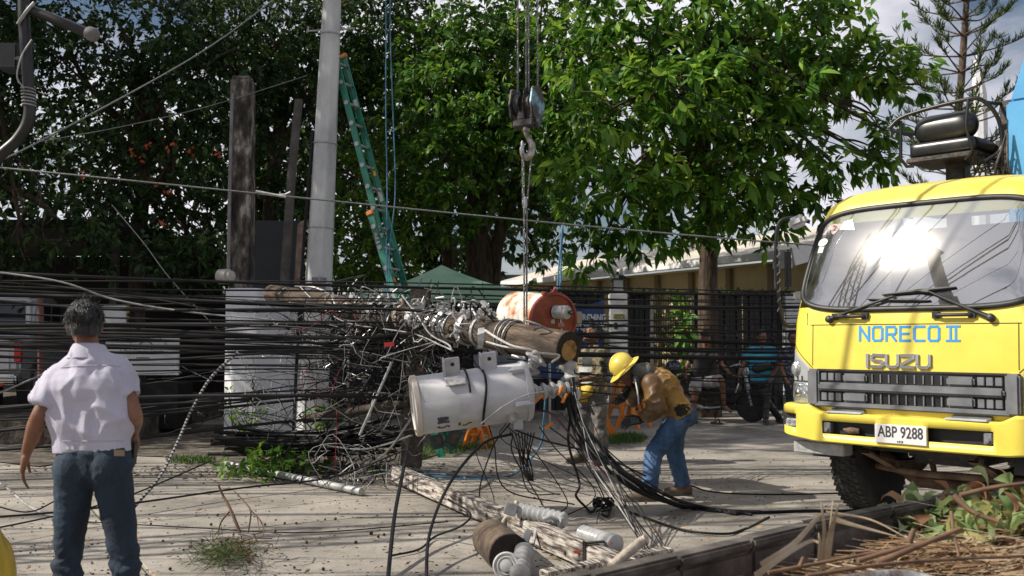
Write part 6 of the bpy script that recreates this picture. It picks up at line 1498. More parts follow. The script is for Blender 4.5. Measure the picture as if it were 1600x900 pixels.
# panel lines, front flap, wipers, grab handles
M['gap'] = mat('gap', (.03, .025, .006), .8)
def seam(pts, w=.0035): 
    mb = MB(); mb.tube([cab(x, z, .0005) for x, z in pts], w, 5); mb.build('panel_seam', M['gap'], trk)
seam([(lerp(-.82, .82, i / 20), 1.6) for i in range(21)]); seam([(.8, lerp(1.27, 1.6, i / 8)) for i in range(9)]); seam([(-.8, lerp(1.27, 1.6, i / 8)) for i in range(9)]); seam([(.85, 1.6), (.86, 1.70)]); seam([(-.85, 1.6), (-.86, 1.70)])
seam([(lerp(.8, 1.02, i / 6), lerp(1.25, 1.45, i / 6)) for i in range(7)]); seam([(lerp(-.8, -1.02, i / 6), lerp(1.25, 1.45, i / 6)) for i in range(7)])
def grab(x0):
    mb = MB(); pts = [cab(x0 - .13, 1.665, .0), cab(x0 - .125, 1.665, .035), cab(x0 - .1, 1.665, .045), cab(x0 + .1, 1.665, .045), cab(x0 + .125, 1.665, .035), cab(x0 + .13, 1.665, 0)]
    mb.tube(pts, .014, 8); mb.box(cab(x0 + .13, 1.665, .012), (.05, .03, .05)); mb.box(cab(x0 - .13, 1.665, .012), (.05, .03, .05)); mb.build('grab_handle', M['trim_black'], trk, smooth=50)
grab(.46); grab(-.36)
def wiper(pivot, elbow, b0, b1):
    mb = MB(); p = cab(*pivot, .02); e = cab(*elbow, .045)
    mb.tube([p, lerp(p, e, .25) + V((0, .01, 0)), e], [.022, .014, .009], 8); mb.lathe([(.03, -.02), (.03, .015), (.02, .025)], p, (0, 1, .2), 12); o = mb.build('wiper_arm', M['trim_black'], trk, smooth=50)
    mb = MB(); q = [cab(lerp(b0[0], b1[0], i / 8), lerp(b0[1], b1[1], i / 8), .028) for i in range(9)]
    mb.tube(q, [.006, .011, .013, .015, .016, .015, .013, .011, .006], 6); mb.tube([cab(lerp(b0[0], b1[0], i / 8), lerp(b0[1], b1[1], i / 8), .014) for i in range(9)], .006, 4); mb.tube([e, q[4]], .014, 6); mb.build('wiper_blade', M['trim_black'], o, smooth=50)
wiper((.64, 1.645), (.1, 1.815), (.32, 1.80), (-.18, 1.775)); wiper((-.62, 1.64), (-.18, 1.84), (.2, 1.83), (-.36, 1.87))
# lettering, built from strokes
def strokes(chars, x0, z0, w, h, gap, sw, dep, m, name, slant=0.0, adv=None):
    G_ = {'N': [[(0, 0), (0, 1)], [(0, 1), (1, 0)], [(1, 0), (1, 1)]], 'O': [[(0, .15), (0, .85), (.15, 1), (.85, 1), (1, .85), (1, .15), (.85, 0), (.15, 0), (0, .15)]],
          'R': [[(0, 0), (0, 1), (.85, 1), (1, .85), (1, .6), (.85, .46), (0, .46)], [(.5, .46), (1, 0)]], 'E': [[(1, 1), (0, 1), (0, 0), (1, 0)], [(0, .5), (.85, .5)]],
          'C': [[(1, 1), (.15, 1), (0, .85), (0, .15), (.15, 0), (1, 0)]], 'W': [[(-.1, 1), (1.1, 1)], [(-.1, 0), (1.1, 0)], [(.25, 0), (.25, 1)], [(.75, 0), (.75, 1)]],
          'I': [[(.5, 0), (.5, 1)]], 'S': [[(1, 1), (.2, 1), (0, .85), (0, .65), (.2, .52), (.8, .48), (1, .35), (1, .15), (.8, 0), (0, 0)]], 'U': [[(0, 1), (0, .2), (.2, 0), (.8, 0), (1, .2), (1, 1)]], 'Z': [[(0, 1), (1, 1), (1, .8), (0, .2), (0, 0), (1, 0)]]}
    x = x0; dirx = -1
    for ch in chars:
        if ch == ' ': x += dirx * gap * 1.2; continue
        cw = w * (.16 if ch == 'I' else .8 if ch == 'W' else 1); mb = MB()
        for st in G_[ch]:
            for (a, b), (c, d) in zip(st[:-1], st[1:]):
                def pt(q, e, o): return cab(x + dirx * (q * cw), z0 + e * h, o)
                ex = .5 * sw / max(cw, h)
                p0, p1 = pt(a, b, dep / 2), pt(c, d, dep / 2); dv = (p1 - p0).normalized()
                mb.bar(p0 - dv * sw * .42, p1 + dv * sw * .42, sw, dep, V((0, 1, 0)))
        mb.build(name, m, trk, weld=False, bevel=.0)
        x += dirx * (cw + gap)
M['letter_blue'] = mat('letter_blue', [(.03, .25, .62), (.04, .29, .68)], .5, scale=4)
strokes('NORECO', .375, 1.475, .075, .105, .035, .018, .004, M['letter_blue'], 'letter'); strokes('W', -.315, 1.475, .095, .105, .035, .016, .004, M['letter_blue'], 'numeral')
strokes('ISUZU', .315, 1.275, .093, .088, .028, .022, .016, M['chrome'], 'emblem_letter')
# grille
mb = MB(); mb.grid([[cab(-.81 + 1.62 * i / 24, z, .006) for i in range(25)] for z in (.945, 1.1, 1.245)]); mb.build('radiator_recess', M['black_paint'], trk)
def bx(nm, x0, x1, z0, z1, y0, y1, m, bevel=.01):
    mb = MB(); mb.box(((x0 + x1) / 2, (y0 + y1) / 2, (z0 + z1) / 2), (x1 - x0, y1 - y0, z1 - z0)); return mb.build(nm, m, trk, bevel=bevel)
gr = MB()
rows = []
bx('grille_end', .72, .82, .95, 1.245, -.08, .03, M['grille_grey'], .015); bx('grille_end', -.82, -.72, .95, 1.245, -.08, .03, M['grille_grey'], .015)
bx('grille_bar', -.72, .72, 1.075, 1.14, -.02, .045, M['grille_grey'], .016); bx('grille_bar', -.76, .76, .945, .985, -.04, .03, M['grille_grey'], .01); bx('grille_bar', -.74, .74, 1.228, 1.246, -.04, .012, M['trim_black'], .004)
for s in (.41, -.41):
    bx('grille_block', s - .1, s + .1, 1.145, 1.215, -.02, .03, M['grille_grey'], .014); bx('grille_block', s - .1, s + .1, .99, 1.07, -.02, .03, M['grille_grey'], .014)
for sgn in (1, -1):
    for k in range(3):
        for z0, z1 in ((1.155, 1.215), (.995, 1.06)): bx('grille_louvre', sgn * .615 - .085 + k * .062, sgn * .615 - .085 + k * .062 + .048, z0, z1, -.04, .012, M['grille_grey'], .003)
for k in range(9):
    x = -.27 + k * .067
    for z0, z1 in ((1.15, 1.215), (.99, 1.065)): bx('grille_slat', x - .005, x + .005, z0, z1, -.04, .014, M['grille_grey'], 0)
# headlamps
M['lens'] = None
def lens_mat():
    m = bpy.data.materials.new('lamp_lens'); m.use_nodes = True; nt = m.node_tree; nd = nt.nodes; ln = nt.links; nd.clear()
    out = nd.new('ShaderNodeOutputMaterial'); tr = nd.new('ShaderNodeBsdfTransparent'); tr.inputs[0].default_value = (.9, .92, .92, 1); gl = nd.new('ShaderNodeBsdfGlossy'); gl.inputs['Roughness'].default_value = .05
    mx = nd.new('ShaderNodeMixShader'); mx.inputs[0].default_value = .14; ln.new(tr.outputs[0], mx.inputs[1]); ln.new(gl.outputs[0], mx.inputs[2]); ln.new(mx.outputs[0], out.inputs[0]); return m
M['lens'] = lens_mat()
M['reflector'] = mat('reflector', [(.3, .31, .32), (.6, .61, .62), (.75, .75, .75)], .18, .7, scale=26, bump=.5, bscale=40)
M['lamp_grey'] = mat('lamp_grey', [(.38, .39, .4), (.52, .53, .54)], .35, scale=7)
for s in (1, -1):
    def q(x, z, o=0): return cab(s * x, z, o)
    mb = MB(); ou = [(.82, .95), (1.02, .955), (1.045, 1.05), (1.045, 1.44), (.94, 1.34), (.825, 1.25)]
    N = 10
    def edge(t, z): return lerp(.825, 1.043, t)
    rows = []
    for j in range(13):
        z = lerp(.955, 1.43, j / 12); zt_ = z
        row = []
        for i in range(9):
            x = lerp(.828, 1.04, i / 8); zz = lerp(.955, 1.255 + .18 * (i / 8), j / 12); row.append(q(x, zz, .004))
        rows.append(row)
    mb.grid(rows); hl = mb.build('headlight', M['lamp_grey'], trk, smooth=60)
    mb = MB(); rows = []
    for j in range(9):
        row = []
        for i in range(9):
            a, b = -1 + i / 4, -1 + j / 4; dd = max(0, 1 - (a * a + b * b) * .5); row.append(q(.925 + a * .085, 1.045 + b * .08, .008 + .012 * dd))
        rows.append(row)
    mb.grid(rows); mb.build('reflector', M['reflector'], hl, smooth=60)
    mb = MB(); mb.ell(q(.925, 1.045, .02), (.03, .02, .03)); mb.build('bulb_shield', M['chrome'], hl, smooth=60)
    mb = MB(); mb.ell(q(.955, 1.24, .0), (.06, .03, .07)); mb.build('side_lamp', M['reflector'], hl, smooth=60)
    for k in range(2): 
        mb = MB(); mb.box(q(.9 + k * .045, 1.165, .008), (.008, .008, .035)); mb.build('lamp_rib', M['trim_black'], hl)
    mb = MB(); mb.grid([[q(lerp(.83, 1.04, i / 8), z, .007) for i in range(9)] for z in (1.135, 1.145)]); mb.build('lamp_divider', M['trim_black'], hl)
    mb = MB(); rows = []
    for j in range(9): rows.append([q(lerp(.83, 1.04, i / 8), lerp(.958, 1.25 + .18 * (i / 8), j / 8), .024) for i in range(9)])
    mb.grid(rows); mb.build('lens', M['lens'], hl, smooth=60)
# lower valance and bumper
mb = MB(); rows = []
for z in (.86, .9, .95): rows.append([V((x, sec(1.0)[1] - .05 - (.055 * (x / 1.05) ** 2) - (.12 * max(0, abs(x) - .9) / .15 if abs(x) > .9 else 0), z)) for x in [-1.03 + 2.06 * i / 24 for i in range(25)]])
mb.grid(rows); mb.build('valance', M['trim_black'], trk, smooth=60)
for x0, x1 in ((.34, .62), (-.62, -.34)): bx('step_plate', x0, x1, .885, .935, -.04, .004, M['grille_grey'], .004)
def bump_pt(x, z, o=0):
    w = 1.12; r = .2; ax = abs(x); y = .10 - .05 * (ax / w) ** 2
    if ax > w - r:
        s = min(1, (ax - (w - r)) / r); th = math.asin(s); y -= r * 1.25 * (1 - math.cos(th)); return V((x + o * math.copysign(math.sin(th), x), y + o * math.cos(th), z))
    return V((x, y + o, z))
def bump_prof(ax):
    top = .905 if ax < .70 else lerp(.905, .955, min(1, (ax - .70) / .1)); bot = .665 if ax < .75 else lerp(.665, .70, min(1, (ax - .75) / .3)); return bot, top
xs = sorted(set([round(-1.12 + 2.24 * i / 56, 4) for i in range(57)] + [-.66, -.2, .2, .66, -1.07, 1.07, -1.08, -.9, .9, 1.08, -.205, .205] ))
holes = ((.2, .66), (-.66, -.2), (.9, 1.08), (-1.08, -.9)); lev = [0, .05, .3, .72, .93, 1]
mb = MB(); vs = []; fs = []; nl = len(lev)
for x in xs:
    b, t = bump_prof(abs(x))
    for l in lev: vs.append(bump_pt(x, lerp(b, t, l), -.02 if l in (0, 1) else 0))
for i in range(len(xs) - 1):
    for j in range(nl - 1):
        xm = (xs[i] + xs[i + 1]) / 2
        if j == 2 and any(a < xm < c for a, c in holes): continue
        fs.append((i * nl + j, (i + 1) * nl + j, (i + 1) * nl + j + 1, i * nl + j + 1))
nb = len(vs)
for x in xs:
    b, t = bump_prof(abs(x)); p = bump_pt(x, b, -.14); vs.append(p); p = bump_pt(x, t, -.14); vs.append(p)
for i in range(len(xs) - 1):
    fs.append((i * nl, nb + 2 * i, nb + 2 * i + 2, (i + 1) * nl)); fs.append((i * nl + nl - 1, (i + 1) * nl + nl - 1, nb + 2 * i + 3, nb + 2 * i + 1))
mb.add(vs, fs); bo = mb.build('bumper', M['yellow'], trk, smooth=45)
sm = bo.modifiers.new('solid', 'SOLIDIFY'); sm.thickness = .012; sm.offset = -1
for x0, x1 in holes:
    mb = MB(); xm = (x0 + x1) / 2; b, t = bump_prof(abs(xm)); mb.box(bump_pt(xm, lerp(b, t, .51), -.09), (x1 - x0 + .06, .02, .13)); mb.build('bumper_recess', M['trim_black'], bo)
for sx in (.62, -.62):
    mb = MB(); mb.box(bump_pt(sx, .785, -.04), (.06, .07, .085)); mb.lathe([(.02, 0), (.02, .02), (.005, .022)], bump_pt(sx, .77, -.01), (0, 1, 0), 10); mb.build('bumper_bracket', M['grille_grey'], bo, bevel=.006)
for sx in (.47, -.47): bx('bumper_step', sx - .15, sx + .15, .902, .918, .02, .09, M['lamp_grey'], .004)
for s in (1, -1):
    mb = MB(); c = bump_pt(s * .98, .80, -.05); mb.box(c, (.12, .05, .07)); mb.build('fog_lamp', M['reflector'], bo, bevel=.01)
mb = MB(); mb.tube([V((.5, .03, .775)), V((.42, .06, .77)), V((.36, .05, .77))], [.01, .03, .02], 8); mb.build('tow_hook', M['rust_axle'], trk)
npz = .775
mb = MB(); mb.box((0, .113, npz), (.40, .008, .142)); pl = mb.build('number_plate', mat('plate_white', [(.62, .6, .6), (.7, .68, .68)], .5, scale=4), trk, bevel=.003)
M['plate_ink'] = mat('plate_ink', (.04, .04, .045), .6)
text('ABP 9288', .118, M['plate_ink'], (0, .1185, npz + .012), (-1, 0, 0), (0, 0, 1), pl, sx=.74, bold=.0015, ext=.0012); text('NCR', .024, M['plate_ink'], (0, .1185, npz - .055), (-1, 0, 0), (0, 0, 1), pl)
# wheels: tyre with tread lugs, rim
def lathe_x(mb, prof, c, n=40): mb.lathe(prof, c, (1, 0, 0), n)
for x, y in ((.76, -.9), (-.8, -.9), (.8, -4.6), (-.8, -4.6)):
    mb = MB(); lathe_x(mb, [(.27, -.11), (.3, -.125), (.42, -.135), (.468, -.115), (.478, -.06), (.478, .06), (.468, .115), (.42, .135), (.3, .125), (.27, .11)], (x, y, .485)); ty = mb.build('tyre', M['rubber'], trk, smooth=35)
    mb = MB(); NT = 52
    for k in range(NT):
        a = 2 * math.pi * k / NT
        for j, xx in enumerate((-.098, -.05, 0, .05, .098)):
            aa = a + (j % 2) * math.pi / NT; rr = .481; d_ = V((0, math.cos(aa), math.sin(aa))); tt = V((0, -math.sin(aa), math.cos(aa)))
            mb.box(V((x + xx, y, .485)) + d_ * rr, (.036, .034, .009), Matrix((V((1, 0, 0)), (tt + V((.35 * (1 if j % 2 else -1), 0, 0))).normalized(), d_)).transposed())
    mb.build('tread_lugs', M['rubber'], ty)['kind'] = 'stuff'
    s = 1 if x > 0 else -1
    mb = MB(); lathe_x(mb, [(.27, -.1), (.28, -.1), (.26, -.03), (.16, .0), (.15, .05), (.08, .06), (.07, .12), (.01, .125), (.01, -.09)], (x, y, .485), 28); mb.build('rim', M['dark_steel'], trk, smooth=35)
# running gear under the cab
mb = MB(); ap = [V((x_, -.9, z_)) for x_, z_ in ((.66, .5), (.5, .42), (.38, .33), (.25, .3), (-.3, .3), (-.45, .33), (-.58, .42), (-.7, .5))]; mb.tube(spline(ap, 4), .055, 10); mb.build('front_axle', M['rust_axle'], trk, smooth=60)
for s in (.42, -.42):
    mb = MB()
    for k in range(6): mb.grid([[V((s + e * .04, -.9 + yy * (1 - k * .1), .47 + .13 * (yy / .75) ** 2 - k * .022 + dz)) for yy in [-.75 + 1.5 * i / 10 for i in range(11)]] for e, dz in ((-1, 0), (1, 0), (1, -.018), (-1, -.018), (-1, 0))])
    mb.build('leaf_spring', M['rust_axle'], trk)
mb = MB(); mb.tube([V((.6, -.7, .42)), V((.2, -.62, .40)), V((-.7, -.62, .42))], .03, 8); mb.tube([V((.1, -.55, .66)), V((.14, -.75, .42))], .025, 8); mb.build('drag_link', M['rust_axle'], trk, smooth=60)
for s in (.4, -.4): bx('chassis_rail', s - .05, s + .05, .62, .86, -6.6, -.15, M['dark_steel'], .01)
bx('cross_member', -.45, .45, .6, .8, -.4, -.25, M['dark_steel'], .01); bx('engine_sump', -.3, .3, .48, .9, -1.7, -.6, M['dark_steel'], .05)
bx('outrigger_beam', -1.1, 1.1, .52, .72, -2.3, -2.05, M['galv'], .01)
for s in (1, -1):
    mb = MB(); mb.grid([[V((s * (.72 + e), -.9 + .58 * math.cos(a * math.pi / 14), .5 + .56 * math.sin(a * math.pi / 14))) for a in range(15)] for e in (-.08, .26)]); mb.build('mudguard', M['trim_black'], trk, smooth=60)
bx('bumper_underplate', .55, 1.0, .55, .645, -.2, -.05, M['galv'], .008)
# deck and outriggers
bx('deck', -1.1, 1.1, .98, 1.12, -6.8, -2.7, M['dark_steel'], .02); bx('pedestal', -.45, .55, .86, 2.15, -2.65, -1.95, M['dark_steel'], .04)
M['outrigger'] = mat('outrigger', [(.04, .035, .03), (.12, .1, .08), (.35, .33, .3)], .7, scale=6, bump=.2, pos=[.4, .56, .7])
for s in (1, -1):
    bx('outrigger_leg', s * 1.42 - .085, s * 1.42 + .085, .12, 1.25, -2.25, -2.08, M['outrigger'], .012); bx('outrigger_arm', min(s * 1.34, s * .4), max(s * 1.34, s * .4), .87, 1.02, -2.23, -2.1, M['outrigger'], .01)
    mb = MB(); mb.lathe([(.05, .12), (.05, .06), (.16, .035), (.17, .0), (.17, 0)], (s * 1.42, -2.165, .0), (0, 0, 1), 16); mb.build('outrigger_foot', M['outrigger'], trk)
# mirrors
for s in (1,):
    mb = MB(); q0 = cab(s * .93, 2.36, 0)
    pts = [V((s * .95, -.28, 2.48)), V((s * 1.08, -.2, 2.52)), V((s * 1.18, -.14, 2.44)), V((s * 1.19, -.14, 2.0)), V((s * 1.16, -.15, 1.7)), V((s * 1.14, -.2, 1.6)), V((s * 1.05, -.28, 1.6))]
    mb.tube(spline(pts, 6), .016, 8); ma = mb.build('mirror_arm', M['trim_black'], trk, smooth=60)
    mb = MB(); mb.box((s * 1.12, -.2, 2.08), (.1, .05, .34), Matrix.Rotation(-.9 * s, 3, 'Z')); mb.build('mirror', M['trim_black'], ma, bevel=.02)
    mb = MB(); mb.box((s * 1.02, -.2, 2.48), (.16, .1, .1), Matrix.Rotation(.3, 3, 'Y')); mb.build('convex_mirror', M['lamp_grey'], ma, bevel=.03)
    mb = MB(); mb.tube([V((s * 1.175 + .012 * math.cos(a), -.14 + .012 * math.sin(a), 1.72 + a * .012)) for a in range(50)], .006, 5); mb.build('wire_wrap', M['grey_cable'], ma)
    mb = MB(); mb.box((s * 1.08, -.3, 1.86), (.08, .05, .07)); mb.build('turn_lamp', M['lamp_grey'], trk, bevel=.012)
mb = MB(); mb.tube(spline([V((-.95, -.28, 2.42)), V((-1.2, -.1, 2.4)), V((-1.25, -.1, 2.0)), V((-1.1, -.25, 1.6))], 6), .016, 8); ma = mb.build('mirror_arm', M['trim_black'], trk, smooth=60)
mb = MB(); mb.box((-1.17, -.16, 2.08), (.14, .06, .36), Matrix.Rotation(.9, 3, 'Z')); mb.build('mirror', M['grille_grey'], ma, bevel=.02)
# ---- crane gear above the cab; local frame again
def L2W(p): return Matrix.Translation(TR) @ Matrix.Rotation(TA, 4, 'Z') @ V(p)
bx('crane_column', -.6, -.02, 2.1, 3.62, -2.7, -2.0, M['blue_paint'], .02)
mb = MB(); mb.prism([(0, 0), (.5, 0), (.5, .9), (.12, .75)], V((-.55, -2.0, 3.6)), V((1, 0, 0)), V((0, 0, 1)), .5); 
o = MB(); o.add([V((-.05, -2.02, 3.625)), V((-.6, -2.02, 3.625)), V((-.6, -2.02, 4.4)), V((-.28, -2.02, 4.3)), V((-.05, -2.68, 3.625)), V((-.6, -2.68, 3.625)), V((-.6, -2.68, 4.4)), V((-.28, -2.68, 4.3))], [(0, 1, 2, 3), (7, 6, 5, 4), (0, 4, 5, 1), (1, 5, 6, 2), (2, 6, 7, 3), (3, 7, 4, 0)]); o.build('boom_foot', M['blue_paint'], trk, bevel=.015)
bx('seat_platform', .12, .86, 2.68, 2.76, -2.55, -1.9, M['dark_steel'], .01); bx('seat_post', .42, .6, 2.4, 3.2, -2.3, -2.15, M['dark_steel'], .01); bx('control_box', -.02, .36, 2.76, 2.98, -2.35, -2.0, mat('ctrl', [(.06, .055, .05), (.13, .12, .11)], .6, scale=8), .01)
mb = MB(); mb.box((.5, -1.84, 2.73), (.42, .03, .08)); lb = mb.build('work_light_bar', M['galv'], trk, bevel=.01)
for k in range(4):
    mb = MB(); mb.lathe([(.028, 0), (.03, .012), (.012, .014), (.002, .006)], (.36 + k * .09, -1.825, 2.73), (0, 1, 0), 14); mb.build('lamp_ring', M['dark_steel'], lb)
M['vinyl'] = mat('vinyl', [(.008, .008, .009), (.018, .018, .019)], .32, scale=4, rvar=.08)
solid('seat_cushion', lambda q: q.box((.5, -2.1, 3.27), (.62, .52, .14)), M['vinyl'], trk, .03, 6)
solid('seat_backrest', lambda q: cap_mesh(q, (.34, -1.96, 3.46), (.66, -1.96, 3.46), .14, .14, (V((0, 1, 0)), .8)), M['vinyl'], trk, .02, 4)
mb = MB(); mb.box((.5, -2.1, 3.17), (.66, .56, .05)); mb.build('seat_base', M['dark_steel'], trk, bevel=.01)
mb = MB(); mb.tube(spline([V((.95, -1.75, 3.5)), V((.8, -1.78, 3.6)), V((.25, -1.8, 3.66)), V((.1, -1.85, 3.62)), V((.02, -1.95, 3.45)), V((.02, -1.98, 3.2)), V((.12, -1.86, 3.08))], 6), .019, 8)
mb.tube(spline([V((.95, -1.75, 3.5)), V((.98, -2.0, 3.5)), V((.88, -2.5, 3.52))], 5), .019, 8); mb.tube([V((.86, -1.8, 3.56)), V((.87, -1.8, 3.2)), V((.82, -1.82, 3.12)), V((.76, -1.84, 3.12))], .017, 8)
mb.tube(spline([V((.22, -1.79, 3.66)), V((.24, -1.78, 3.4)), V((.2, -1.8, 3.2)), V((.28, -1.84, 3.12))], 5), .015, 8); mb.tube(spline([V((.1, -1.86, 3.62)), V((.0, -2.2, 3.62)), V((-.05, -2.45, 3.5)), V((-.05, -2.5, 3.0))], 5), .016, 8); mb.build('seat_rail', M['black_paint'], trk, smooth=60)
mb = MB()
for k in range(7): x = .05 + k * .05 - .1; mb.tube([V((x, -1.96, 2.95)), V((x + random.uniform(-.03, .03), -1.93, 3.1 + random.uniform(0, .1)))], .008, 6); 
for k in range(6): mb.tube(spline([V((-.02 + random.uniform(-.1, .3), -1.95, 2.9)), V((random.uniform(-.1, .2), -1.9, 3.05)), V((-.05, -1.95, 3.0 + random.uniform(0, .4)))], 6), .01, 6)
mb.build('levers_and_hoses', M['dark_steel'], trk, smooth=60)
mb = MB(); mb.box((-.02, -2.3, 3.3), (.14, .5, .7)); mb.box((.06, -2.5, 3.1), (.3, .3, .5)); mb.tube([V((.02, -1.95, 2.75)), V((.03, -1.92, 3.0)), V((.05, -1.94, 3.02)), V((.05, -1.94, 2.8))], .016, 8); mb.build('valve_block', M['dark_steel'], trk, bevel=.02)
mb = MB(); mb.tube([V((.8, -1.84, 2.62)), V((.78, -1.84, 2.78)), V((.7, -1.84, 2.82)), V((.0, -1.84, 2.88))], .022, 8); mb.build('roof_rail', M['dark_steel'], trk, smooth=60)
# boom going up out of the picture to the hoist ropes
MI = (Matrix.Translation(TR) @ Matrix.Rotation(TA, 4, 'Z')).inverted()
b0 = V((-.33, -2.35, 4.15)); b1 = MI @ (TIP + V((0, 0, .5))); mid = lerp(b0, b1, .52) + V((0, 0, 1.4))
mid = b0 + V((-.2, -.3, 2.6))
mb = MB(); mb.bar(b0, mid, .32, .4); mb.build('boom_section', M['blue_paint'], trk, bevel=.02)
mb = MB(); mb.bar(lerp(mid, b1, -.04), lerp(mid, b1, .6), .27, .34); mb.build('boom_section', M['trim_black'], trk, bevel=.02)
mb = MB(); mb.bar(lerp(mid, b1, .58), b1, .2, .26); mb.build('boom_section', M['trim_black'], trk, bevel=.02)
mb = MB(); bd = (b1 - mid).normalized(); mb.box(b1 - V((0, 0, .22)), (.3, .3, .7)); mb.lathe([(.05, -.12), (.2, -.12), (.2, .12), (.05, .12)], b1 - V((0, 0, .4)), bd.cross(V((0, 0, 1))), 18); mb.build('boom_head', M['trim_black'], trk, bevel=.03)
# ================================================================== vehicles and small things
# ---- silver pickup under the carport, white board beside it
M['silver'] = mat('silver', [(.4, .41, .43), (.5, .51, .53)], .3, .3, scale=3, coat=.4)
M['glass_dark'] = mat('glass_dark', (.02, .025, .03), .06, 0, spec=.8)
M['tail_red'] = mat('tail_red', [(.4, .012, .012), (.6, .03, .025)], .2, scale=14, coat=.5)
pk_ = thing('pickup_truck', 'silver pickup truck with red tail lamps parked in shade behind the cables', 'pickup', (0, 0, 0))
def pickup(t):
    # local: +y forward (away from camera), origin at tail centre on the ground
    def bx(nm, x0, x1, y0, y1, z0, z1, m, bv=.03, par=t):
        mb = MB(); mb.box(((x0 + x1) / 2, (y0 + y1) / 2, (z0 + z1) / 2), (x1 - x0, y1 - y0, z1 - z0)); return mb.build(nm, m, par, bevel=bv, seg=3, smooth=50)
    mb = MB(); sd = [(0, .55), (0, 1.05), (1.55, 1.07), (3.5, 1.07), (4.6, 1.0), (5.1, .9), (5.15, .5), (4.7, .42), (.2, .42)]
    mb.prism(sd, (0, 0, 0), V((0, 1, 0)), V((0, 0, 1)), 1.76); mb.build('body', M['silver'], t, bevel=.05, seg=3, smooth=50)
    mb = MB(); cb = [(1.5, 1.05), (1.72, 1.68), (2.0, 1.76), (3.0, 1.75), (3.3, 1.66), (3.95, 1.06)]; mb.prism(cb, (0, 0, 0), V((0, 1, 0)), V((0, 0, 1)), 1.56); mb.build('cabin', M['silver'], t, bevel=.05, seg=3, smooth=50)
    mb = MB(); mb.add([V((-.64, 1.515, 1.16)), V((.64, 1.515, 1.16)), V((.6, 1.685, 1.62)), V((-.6, 1.685, 1.62))], [(0, 1, 2, 3)]); mb.build('rear_window', M['glass_dark'], t)
    for s in (-1, 1):
        for y0, y1 in ((1.85, 2.55), (2.63, 3.35)):
            mb = MB(); mb.box((s * .785, (y0 + y1) / 2, 1.4), (.012, y1 - y0, .42)); mb.build('side_window', M['glass_dark'], t, bevel=.004)
        l = bx('tail_lamp', min(s * .80, s * .895), max(s * .80, s * .895), -.02, .1, .72, 1.02, M['tail_red'], .012)
        for y in (.95, 4.1):
            mb = MB(); mb.lathe([(.2, -.11), (.34, -.1), (.365, -.06), (.365, .06), (.34, .1), (.2, .11)], (s * .8, y, .365), (1, 0, 0), 28); w = mb.build('wheel', M['rubber'], t, smooth=40)
            mb = MB(); mb.lathe([(.01, -.112), (.2, -.115), (.22, -.1), (.22, .1), (.2, .115), (.01, .112)], (s * .8, y, .365), (1, 0, 0), 20); mb.build('rim', M['steel'], w, smooth=40)
    bx('tailgate', -.76, .76, -.025, .02, .58, 1.03, M['silver'], .02); bx('tailgate_handle', -.12, .12, -.045, -.02, .88, .95, M['trim_black'], .01); bx('rear_bumper', -.86, .86, -.14, .0, .4, .55, M['chrome'], .03)
    bx('number_plate', -.18, .18, -.15, -.138, .42, .53, M['paper'], .003); bx('reflector', .55, .7, -.15, -.13, .38, .43, M['tail_red'], .004); bx('roll_bar', -.74, .74, 1.3, 1.38, 1.62, 1.7, M['silver'], .03)
    for s in (-.72, .72): bx('roll_bar_leg', s - .04, s + .04, 1.2, 1.3, 1.05, 1.66, M['silver'], .02)
pickup(pk_); pk_.scale = (1.06,) * 3; pk_.location = (P(66, 600, 14.8).x - 1.45, 15.0, .36); pk_.rotation_euler = (0, 0, R(14))
fd = thing('food_cart', 'white lettered board on a low cart beside the silver pickup', 'cart', (P(235, 600, 15.6).x, 15.6, 0))
YC = 15.6
def cp_(u, v, dy=0): return P(u, v, YC + dy)
M['board_white'] = mat('board_white', [(.5, .52, .52), (.6, .62, .62)], .6, scale=3)
a, b = cp_(166, 526), cp_(280, 586)
mb = MB(); mb.box(((a.x + b.x) / 2, YC, (a.z + b.z) / 2), (b.x - a.x, .04, a.z - b.z)); mb.build('sign_board', M['board_white'], fd, bevel=.006)
text("'s Best Catering Service", .075, M['ink_pale'], cp_(222, 549, -.026), (1, 0, 0), (0, 0, 1), fd, sx=.95)
mb = MB(); mb.tube([cp_(232 + 30 * math.cos(q), 546 - 22 * math.sin(q), -.024) for q in [k / 14 * math.pi for k in range(15)]], .004, 4); mb.tube([cp_(228 + 10 * math.cos(q), 539 - 5 * math.sin(q), -.024) for q in [k / 10 * math.pi for k in range(11)]], .008, 4); mb.tube([cp_(213, 559, -.025), cp_(234, 559, -.025)], .008, 4); mb.build('printed_arc', M['ink_pale'], fd)
mb = MB(); mb.box(((a.x + b.x) / 2, YC + .35, .42), (b.x - a.x, .7, .7)); mb.build('cart_body', M['dark_board'], fd, bevel=.01)
a2, b2 = cp_(296, 478), cp_(306, 510)
a3, b3 = cp_(152, 476, .6), cp_(198, 510, .6)
mb = MB(); mb.box(((a3.x + b3.x) / 2, YC + .6, (a3.z + b3.z) / 2), (b3.x - a3.x, .04, a3.z - b3.z)); mb.build('upper_board', M['board_white'], fd, bevel=.006)
mb = MB()
for k in range(4): q = cp_(200, 479 + k * 9, .55); mb.ell(q, (.03, .03, .03), None, 8, 5)
mb.build('bead_strip', mat('beads', [(.25, .15, .03), (.4, .28, .08)], .4, scale=20), fd)
for u in (168, 278):
    mb = MB(); q = cp_(u, 600, .3); mb.lathe([(.06, -.04), (.2, -.04), (.22, 0), (.2, .04), (.06, .04)], V((q.x, YC + .3, .22)), (1, 0, 0), 20); mb.build('wheel', M['rubber'], fd, smooth=40)
mb = MB(); mb.tube([V((P(64, 700, 13.6).x, 13.6, 0)), P(64, 462, 13.6)], .042, 8); tag(mb.build('post', mat('red_post', [(.08, .03, .025), (.18, .07, .06)], .8, scale=6), None, smooth=50), 'thin reddish steel post in front of the silver pickup', 'post')

